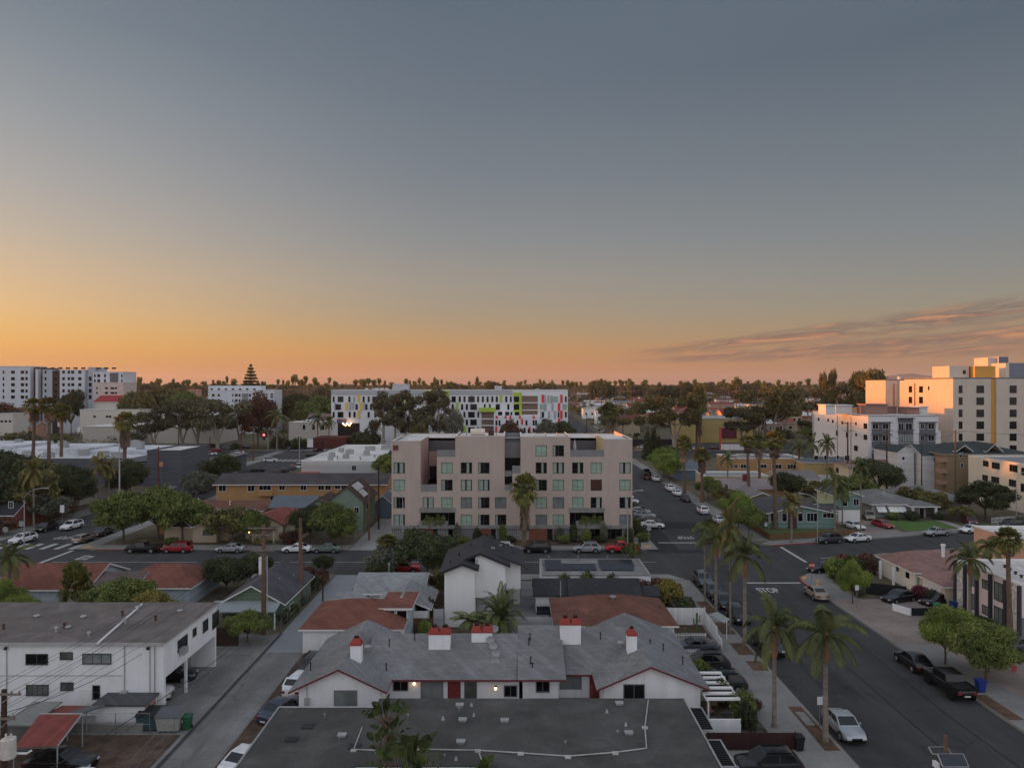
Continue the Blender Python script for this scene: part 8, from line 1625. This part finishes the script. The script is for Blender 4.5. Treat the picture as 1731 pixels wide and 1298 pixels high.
def person(label,x,y,z=.13):
 root=thing('person',label,'person',(x,y,z));V=[(0,0,.95),(0,0,1.2),(0,0,1.42),(0,.01,1.52),(0,-.01,1.66),(-.2,0,1.4),(-.27,.05,1.14),(-.25,-.08,.9),(.2,0,1.4),(.27,-.05,1.14),(.25,.1,.92),(-.1,.02,.9),(-.12,-.12,.5),(-.12,-.06,.06),(.1,-.02,.9),(.12,.14,.5),(.12,.26,.1),(-.12,-.2,.04),(.12,.14,.04)]
 E=[(0,1),(1,2),(2,3),(3,4),(2,5),(5,6),(6,7),(2,8),(8,9),(9,10),(0,11),(11,12),(12,13),(0,14),(14,15),(15,16),(13,17),(16,18)]
 R_=[.15,.15,.16,.06,.11,.06,.05,.035,.06,.05,.035,.1,.075,.05,.1,.075,.05,.04,.04]
 me=bpy.data.meshes.new('body');me.from_pydata(V,E,[]);o=link('body',me,mat('dark clothing',(34,34,38),.9),root)
 md=o.modifiers.new('skin','SKIN');
 for i,v in enumerate(me.skin_vertices[0].data):v.radius=(R_[i],R_[i]);v.use_root=(i==0)
 o.modifiers.new('smooth','SUBSURF').levels=1
 h=MB();h.ball((x,y-.01+.02,z+1.7),.115,0,8,6,1.1);part('hair',h,mat('dark hair',(30,26,24),.8),root);return root
person('person in dark clothes walking on the sidewalk by the red pickup',xa(1082,120.6),120.7)
# the town beyond: trees, palms, houses
rf=random.Random(77)
def clear(x,y):
 for x0,x1,y0,y1 in((-96,-70,296,440),(32,56,296,640),(-86,28,322,352),(-170,-128,392,418),(-300,-205,388,420),(-205,-118,334,364),(-260,-195,366,392),(62,116,316,370),(-170,-96,296,336),(48,140,296,338),(120,190,205,270),(52,68,366,388)):
  if x0<x<x1 and y0<y<y1:return False
 return True
def spot(d0,d1,p0=-40,p1=1771):
 for _ in range(60):
  d=d0+(d1-d0)*rf.random()**1.3;x=xa(rf.uniform(p0,p1),d)
  if clear(x,d):return x,d
 return x,d
WALLS=[mat('far wall white',(228,226,222),.9),mat('far wall cream',(206,186,152),.9),mat('far wall beige',(170,150,128),.9),mat('far wall grey',(150,150,150),.9),mat('far wall salmon',(190,140,112),.9)]
ROOFS=[mat('far roof grey',(120,120,122),.9),mat('far roof brown',(104,82,74),.9),mat('far roof tile',(136,74,58),.9),mat('far roof white',(190,188,184),.9),mat('far roof red',(140,50,46),.9)]
def far_house(x,y,w,d,h,rz,wm,rm,label,grp,flat=False):
 z=tz(y)-.2;root=thing('house',label,'house',(x,y,z),grp);m=MB();walls(m,x-w/2,x+w/2,y,y+d,z,z+h,0,None if flat else 'x',z+h+2.2);part('wall',m,wm,root);m=MB()
 if flat:m.box(x-w/2-.2,x+w/2+.2,y-.2,y+d+.2,z+h,z+h+.3)
 else:gable_roof(m,x-w/2,x+w/2,y,y+d,z+h,z+h+2.2,'x',.6)
 part('roof',m,[rm,WHITE],root)
 n=max(2,int(w/4))
 for k in range(n):a=x-w/2+w*(k+.5)/n;part('window',MB().box(a-.7,a+.7,y-.1,y-.003,z+h*.4,z+h*.4+1.5),GLASS,root)
 return root
HL=['pale house with a pitched roof among the distant trees','small flat roofed house among the distant trees','distant house with a dark roof between tree crowns']
for i in range(250):
 x,y=spot(345,1250,0,1731);fl=rf.random()<.35
 far_house(x,y,rf.uniform(9,20),rf.uniform(8,14),rf.choice((3.2,3.2,5.8,6.4)),0,rf.choice(WALLS),rf.choice(ROOFS),HL[1]if fl else HL[0],'flat roofed houses among the distant trees' if fl else 'pitched houses among the distant trees',fl)
for i in range(95):
 x,y=spot(430,1300,930,1480);fl=rf.random()<.4
 far_house(x,y,rf.uniform(11,26),rf.uniform(8,12),rf.choice((5.5,6.5,7.5)),0,WALLS[rf.choice((0,0,1,2,4))],rf.choice(ROOFS),HL[1]if fl else HL[0],'flat roofed houses among the distant trees' if fl else 'pitched houses among the distant trees',fl)
for px,py,d,w,h,wm,lb in((1095,672,760,26,8,0,'sunlit white house group in front of the palm skyline'),(1122,674,720,30,6,1,'long cream house with a pale roof before the palm skyline'),(1332,668,560,10,19,4,'salmon tower house catching the sun behind the trees'),(1349,660,640,22,10,0,'white box house behind the salmon tower'),(1347,698,420,6,15,1,'narrow golden lit building behind the huge eucalyptus'),(1272,688,480,10,7,1,'small cream gabled house above the mustard hall'),(1298,655,900,14,22,4,'lone sunlit house on the skyline'),(1255,695,430,34,6,3,'long grey roofed building under the bright red roof'),(1260,690,470,30,8,4,'long building under a bright red roof'),(1010,676,640,30,7,0,'long pale house left of the sunlit group'),(296,652,900,55,18,4,'broad red roofed house on the left skyline'),(640,654,1000,40,18,0,'pale blocks far behind the panelled building'),(545,668,640,26,9,4,'pinkish white house left of the panelled building'),(520,674,560,26,7,0,'white house among trees left of the panelled building'),(1400,672,600,26,12,3,'blue grey block behind the modern apartments'),(1380,664,700,30,12,0,'white row behind the modern apartments')):
 far_house(xa(px,d),d,w,12,h,0,WALLS[wm],ROOFS[4]if 'bright red roof' in lb and 'under a' in lb or 'red roofed' in lb else ROOFS[3 if 'pale' in lb else 0],lb,None,h>9)
TL=['dark tree crown in the wooded middle distance','olive tree crown in the wooded middle distance','brownish tree crown in the wooded middle distance','green tree crown in the wooded middle distance','dark tree crown in the wooded middle distance','olive tree crown in the wooded middle distance']
TG=['dark trees of the middle distance','olive trees of the middle distance','brownish trees of the middle distance','green trees of the middle distance','dark trees of the middle distance','olive trees of the middle distance']
for i in range(230):
 x,y=spot(305,820);k=i%6;s=rf.uniform(.55,1.2);place('ft%d'%k,(x,y,tz(y)-.2),rf.uniform(0,6.3),TL[k],TG[k],'tree',(s*rf.uniform(.9,1.3),s*rf.uniform(.9,1.3),s*(.55+.3*rf.random())))
PL='tall thin palm on the distant skyline'
SKY=[(236,641,560),(268,644,500),(300,648,700),(318,646,700),(330,649,760),(345,647,720),(363,650,700),(370,646,650),(378,652,700),(395,644,520),(446,650,640),(462,652,760),(495,640,480),(499,637,500),(517,639,520),(532,642,560),(537,649,700),(552,650,640),(568,648,560),(601,645,600),(610,644,640),(617,644,620),(623,642,600),(632,645,600),(641,643,580),(662,648,800),(700,652,900),(720,651,900),(738,649,800),(810,647,800),(829,651,900),(880,652,900),(905,650,800),(918,648,760),(929,649,760)]
for i,(px,py,d)in enumerate(SKY):h=za(py,d)-tz(d);place('fp%d'%(i%4),(xa(px,d),d,tz(d)),rf.uniform(0,6.3),PL,'palms of the distant skyline','palm',(rf.uniform(.9,1.35)*d/560,rf.uniform(.9,1.35)*d/560,h/20.4))
for i in range(120):
 px=rf.uniform(945,1470)if rf.random()<.72 else rf.uniform(220,945);d=rf.uniform(520,1150);py=rf.gauss(647.5,3.2)if px>945 else rf.gauss(651,2.5);py=max(py,640);h=za(py,d)-tz(d)
 place('fp%d'%(i%4),(xa(px,d),d,tz(d)),rf.uniform(0,6.3),PL,'palms of the distant skyline','palm',(rf.uniform(.8,1.2)*d/600,rf.uniform(.8,1.2)*d/600,max(.4,h/20.4)))
for i in range(75):
 px=rf.uniform(212,1000);d=rf.uniform(480,900);py=max(639,rf.gauss(646.5,3.2));h=za(py,d)-tz(d);q=rf.uniform(.6,1.)*d/640
 place('fp%d'%(i%4),(xa(px,d),d,tz(d)),rf.uniform(0,6.3),PL,'palms of the distant skyline','palm',(q,q,h/20.4))if clear(xa(px,d),d)else 0
for i,(px,py,d)in enumerate(((1241,648,520),(1245,641,500),(1250,645,510),(1281,646,520),(1290,650,560))):h=za(py,d)-tz(d);place('fp%d'%(i%4),(xa(px,d),d,tz(d)),0,('lone skyline palm left of the gap','tallest skyline palm of the group of three','skyline palm right in the group of three','lone skyline palm right of the gap','small skyline palm beside the lone one')[i],None,'palm',(1.1,1.1,h/20.4))
for k,px,py,d,w,lb in(('euc_c',1400,621,330,3.6,'tall lone eucalyptus with a small high crown'),('euc_c',1452,624,330,6.5,'high eucalyptus crown left of the pale tower'),('euc_c',1478,621,320,8,'high open eucalyptus crown touching the pale tower'),('euc_b',1420,646,360,9,'broad dark eucalyptus behind the modern apartments'),('euc_b',1370,652,420,10,'broad dark eucalyptus left of the modern apartments'),('euc_c',1325,662,380,10,'golden brown eucalyptus beside the salmon tower'),('olive',278,656,420,12,'olive tree on the left skyline'),('ficus_a',312,664,400,12,'broad green tree below the red roofed house'),('olive',235,663,385,10,'olive tree beside the white complex'),('dark',120,664,380,8,'dark olive tree before the white complex'),('dark_b',505,668,420,16,'broad green tree right of the white block'),('ficus_a',540,672,400,14,'broad green tree left of the panelled building')):
 h=za(py,d)-tz(d);plant(k,xa(px,d),d,h,lb,w,z=tz(d))
def mass(name,d0,d1,n,h,leaf,lm,seed,p0=-60,p1=1790,clump=42):
 rs=np.random.default_rng(seed);V=[]
 for i in range(n):
  d=d0+(d1-d0)*rs.random()**1.2;x=xa(p0+(p1-p0)*rs.random(),d);r=rs.uniform(4,9)*(d/900.)**.35;hh=h*rs.uniform(.6,1.25)
  if not clear(x,d):continue
  z=tz(d);V.append(leaf_cloud([(x,d,z+hh*.55,r,r,hh*.5),(x+r*.6,d,z+hh*.5,r*.7,r*.7,hh*.4),(x-r*.5,d+2,z+hh*.75,r*.6,r*.6,hh*.35)],clump,leaf*(d/900.)**.6,rs,inner=.5))
 o=link(name,quads_mesh(name,np.concatenate(V)),lm);return tag(o,kind='stuff')
rg=random.Random(5)
for i in range(46):
 px=rg.choice((rg.uniform(690,960),rg.uniform(940,1470),rg.uniform(210,560)));d=rg.uniform(700,1200);py=rg.uniform(645,656);h=za(py,d)-tz(d);k=('euc_b','euc_c','dark','dark_b')[i%4]
 plant(k,xa(px,d),d,h,'dark crown standing out of the far tree line',rg.uniform(9,17),z=tz(d),group='crowns of the far tree line')
mass('far_woods',700,1900,850,7.5,3.4,LEAF_DARK,1);mass('far_woods',620,1800,560,7.,3.8,LEAF_OLIVE,2);mass('far_woods',640,1700,320,7.5,3.6,LEAF_EUC,3);mass('far_woods',1800,3200,1500,11,5.5,LEAF_DARK,4,clump=30)
mass('undergrowth',306,700,700,3.4,1.3,LEAF_DARK,5,clump=50);mass('undergrowth',306,640,400,3.2,1.2,LEAF_OLIVE,6,clump=50)
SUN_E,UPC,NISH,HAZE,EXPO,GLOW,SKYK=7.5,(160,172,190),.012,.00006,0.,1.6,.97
drop_protos()
# added unseen ridge in the west, shaped to keep low sun off the ground
WEST=mat('western hillside',(96,88,76),1.,.2,.02)
m=MB();P=[(-640,y,32.4 if 270<y<335 else 42+1.6*sin(y*.031)+1.2*sin(y*.083))for y in range(-420,621,20)]  # crest lowered in one stretch so sun reaches the tall left palms
for a,b in zip(P,P[1:]):
 m.face([(-560,a[1],0),(-560,b[1],0),b,a]);m.face([a,b,(-760,b[1],0),(-760,a[1],0)])
struct('hills',m,WEST)  # added sun blocker, not a hill of the town
SUN_EL,SUN_AZ=1.7,12.
d=Vector((-cos(radians(SUN_AZ))*cos(radians(SUN_EL)),sin(radians(SUN_AZ))*cos(radians(SUN_EL)),sin(radians(SUN_EL))))
L=bpy.data.lights.new('sun','SUN');L.energy=SUN_E;L.angle=radians(.6);L.color=(1.,.3,.03)
so=bpy.data.objects.new('sun',L);COL.objects.link(so);so.rotation_euler=d.to_track_quat('Z','Y').to_euler()
# dusk sky
w=bpy.data.worlds.new('World');sc.world=w;w.use_nodes=True;nt=w.node_tree;nt.nodes.clear()
def N(t,ins=None,**kw):
 x=nt.nodes.new(t)
 for k,v in kw.items():setattr(x,k,v)
 for k,v in(ins or{}).items():
  if isinstance(v,bpy.types.NodeSocket):nt.links.new(v,x.inputs[k])
  else:x.inputs[k].default_value=v
 return x
def M(op,a,b=0.,c=0.):return N('ShaderNodeMath',{0:a,1:b,2:c},operation=op).outputs[0]
def RG(v,a,b,c=0.,e=1.):return N('ShaderNodeMapRange',{0:v,1:a,2:b,3:c,4:e}).outputs[0]
gen=N('ShaderNodeTexCoord').outputs['Generated'];sp=N('ShaderNodeSeparateXYZ',{0:gen})
el=M('MULTIPLY',M('ARCSINE',M('MINIMUM',M('MAXIMUM',sp.outputs[2],-1.),1.)),180/pi);az=M('MULTIPLY',M('ARCTAN2',sp.outputs[0],sp.outputs[1]),180/pi)
def ramp(stops):
 r=N('ShaderNodeValToRGB',{0:RG(el,0.,90.)});e=r.color_ramp.elements;r.color_ramp.interpolation='EASE'
 r.color_ramp.interpolation='LINEAR'
 while len(e)>1:e.remove(e[-1])
 for i,(p,c)in enumerate(stops):
  q=e[0]if i==0 else e.new(p/90.);q.position=p/90.;q.color=(*lin(c),1)
 return r.outputs[0]
UP=[(33,(104,116,128)),(42,UPC),(90,UPC)]
def sc_(st,k):return[(p if p<3 else 3+(p-3)*(k+(1-k)*(p-3)/20.5),c)for p,c in st]
RL=ramp(sc_([(0,(198,148,110)),(1.3,(218,162,98)),(2.6,(236,178,98)),(4,(238,188,114)),(6,(234,192,136)),(8.5,(222,190,150)),(11.5,(200,184,164)),(15,(178,174,170)),(19,(154,160,164)),(23.5,(124,136,146))],.68)+UP)
RC=ramp(sc_([(0,(166,124,104)),(1.2,(190,134,92)),(2.6,(192,144,94)),(4.4,(176,148,112)),(6.5,(162,148,128)),(9,(154,148,138)),(12.5,(136,140,142)),(17,(119,128,136)),(22,(104,116,128)),(27.5,(90,105,119))],.72)+UP)
RR=ramp(sc_([(0,(150,122,112)),(1.2,(160,126,102)),(2.6,(156,130,106)),(4.4,(150,136,116)),(6.5,(143,139,127)),(9,(132,135,134)),(12.5,(120,129,134)),(16,(110,120,128)),(20,(98,110,121)),(23,(86,100,113))],.72)+UP)
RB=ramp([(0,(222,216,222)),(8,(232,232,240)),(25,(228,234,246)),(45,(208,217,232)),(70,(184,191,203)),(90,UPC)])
def SS(v,a,b):t=RG(v,a,b);return M('MULTIPLY',M('MULTIPLY',t,t),M('SUBTRACT',3.,M('MULTIPLY',t,2.)))
mixA=N('ShaderNodeMix',{0:SS(az,-50.,-2.),6:RL,7:RC},data_type='RGBA');mixB=N('ShaderNodeMix',{0:SS(az,-14.,44.),6:mixA.outputs[2],7:RR},data_type='RGBA')
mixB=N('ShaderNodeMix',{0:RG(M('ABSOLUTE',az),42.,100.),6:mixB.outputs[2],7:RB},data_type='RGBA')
def v_(k,c):return M('SUBTRACT',el,M('MULTIPLY_ADD',az,k,c))
cn=N('ShaderNodeTexNoise',{'Vector':N('ShaderNodeCombineXYZ',{0:M('MULTIPLY',az,.06),1:M('MULTIPLY',v_(.09,0.),.6)}).outputs[0],'Scale':2.6,'Detail':10.,'Roughness':.66,'Distortion':.5}).outputs[0]
wid=RG(az,10.,34.,.28,.75)
def band(k,c,w):return M('SUBTRACT',1.,M('MINIMUM',M('DIVIDE',M('ABSOLUTE',v_(k,c)),M('MULTIPLY',wid,w)),1.))
bands=M('MAXIMUM',M('MAXIMUM',band(.1,1.42,1.3),M('MULTIPLY',band(.06,1.25,.9),.85)),M('MULTIPLY',band(.028,1.5,.8),.75))
msk=M('MULTIPLY',M('MULTIPLY',M('POWER',bands,.6),RG(az,8.,14.)),RG(cn,.36,.5))
cl=N('ShaderNodeMix',{0:RG(cn,.5,.64),6:(*lin((114,97,95)),1),7:(*lin((204,142,104)),1)},data_type='RGBA').outputs[2]
sky=N('ShaderNodeMix',{0:M('MULTIPLY',M('MINIMUM',msk,1.),.95),6:mixB.outputs[2],7:cl},data_type='RGBA').outputs[2]
ni=N('ShaderNodeTexSky',sky_type='NISHITA');ni.sun_disc=False;ni.sun_elevation=radians(SUN_EL);ni.sun_rotation=radians(270+SUN_AZ)
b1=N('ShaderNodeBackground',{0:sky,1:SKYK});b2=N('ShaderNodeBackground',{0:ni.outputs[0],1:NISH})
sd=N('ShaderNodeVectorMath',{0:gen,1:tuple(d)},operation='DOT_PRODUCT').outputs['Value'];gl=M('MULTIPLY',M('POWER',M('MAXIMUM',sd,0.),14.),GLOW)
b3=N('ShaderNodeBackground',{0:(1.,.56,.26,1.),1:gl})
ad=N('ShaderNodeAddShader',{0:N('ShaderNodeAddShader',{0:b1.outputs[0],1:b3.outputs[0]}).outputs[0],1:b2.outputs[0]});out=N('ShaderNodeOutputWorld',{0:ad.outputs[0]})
# haze
if HAZE:
 m=MB();m.box(-6000,6000,-600,9450,-2.,150.);hz=struct('haze',m,[],'stuff')if False else tag(link('haze',m.mesh('haze'),[]),kind='stuff')
 hm=bpy.data.materials.new('haze');hm.use_nodes=True;t=hm.node_tree;t.nodes.clear();o_=t.nodes.new('ShaderNodeOutputMaterial');pv=t.nodes.new('ShaderNodeVolumePrincipled');pv.inputs['Color'].default_value=(.9,.86,.86,1);pv.inputs['Density'].default_value=HAZE;pv.inputs['Anisotropy'].default_value=.2;t.links.new(pv.outputs[0],o_.inputs['Volume']);hz.data.materials.append(hm)
# camera and render settings
cam=bpy.data.cameras.new('camera');cam.sensor_width=36.;cam.lens=36.*F/1731.;cam.clip_end=20000;cam.clip_start=.5
co=bpy.data.objects.new('camera',cam);COL.objects.link(co);co.location=(0,0,EYE);co.rotation_euler=(radians(90),0,0);sc.camera=co
cam.shift_y=(CY-649)/1731.
sc.view_settings.view_transform='Standard';sc.view_settings.look='None';sc.view_settings.exposure=EXPO;sc.view_settings.gamma=1.
sc.render.engine='CYCLES';sc.cycles.use_denoising=True;sc.cycles.max_bounces=6;sc.cycles.diffuse_bounces=3;sc.cycles.glossy_bounces=2;sc.cycles.transmission_bounces=2;sc.cycles.volume_bounces=0
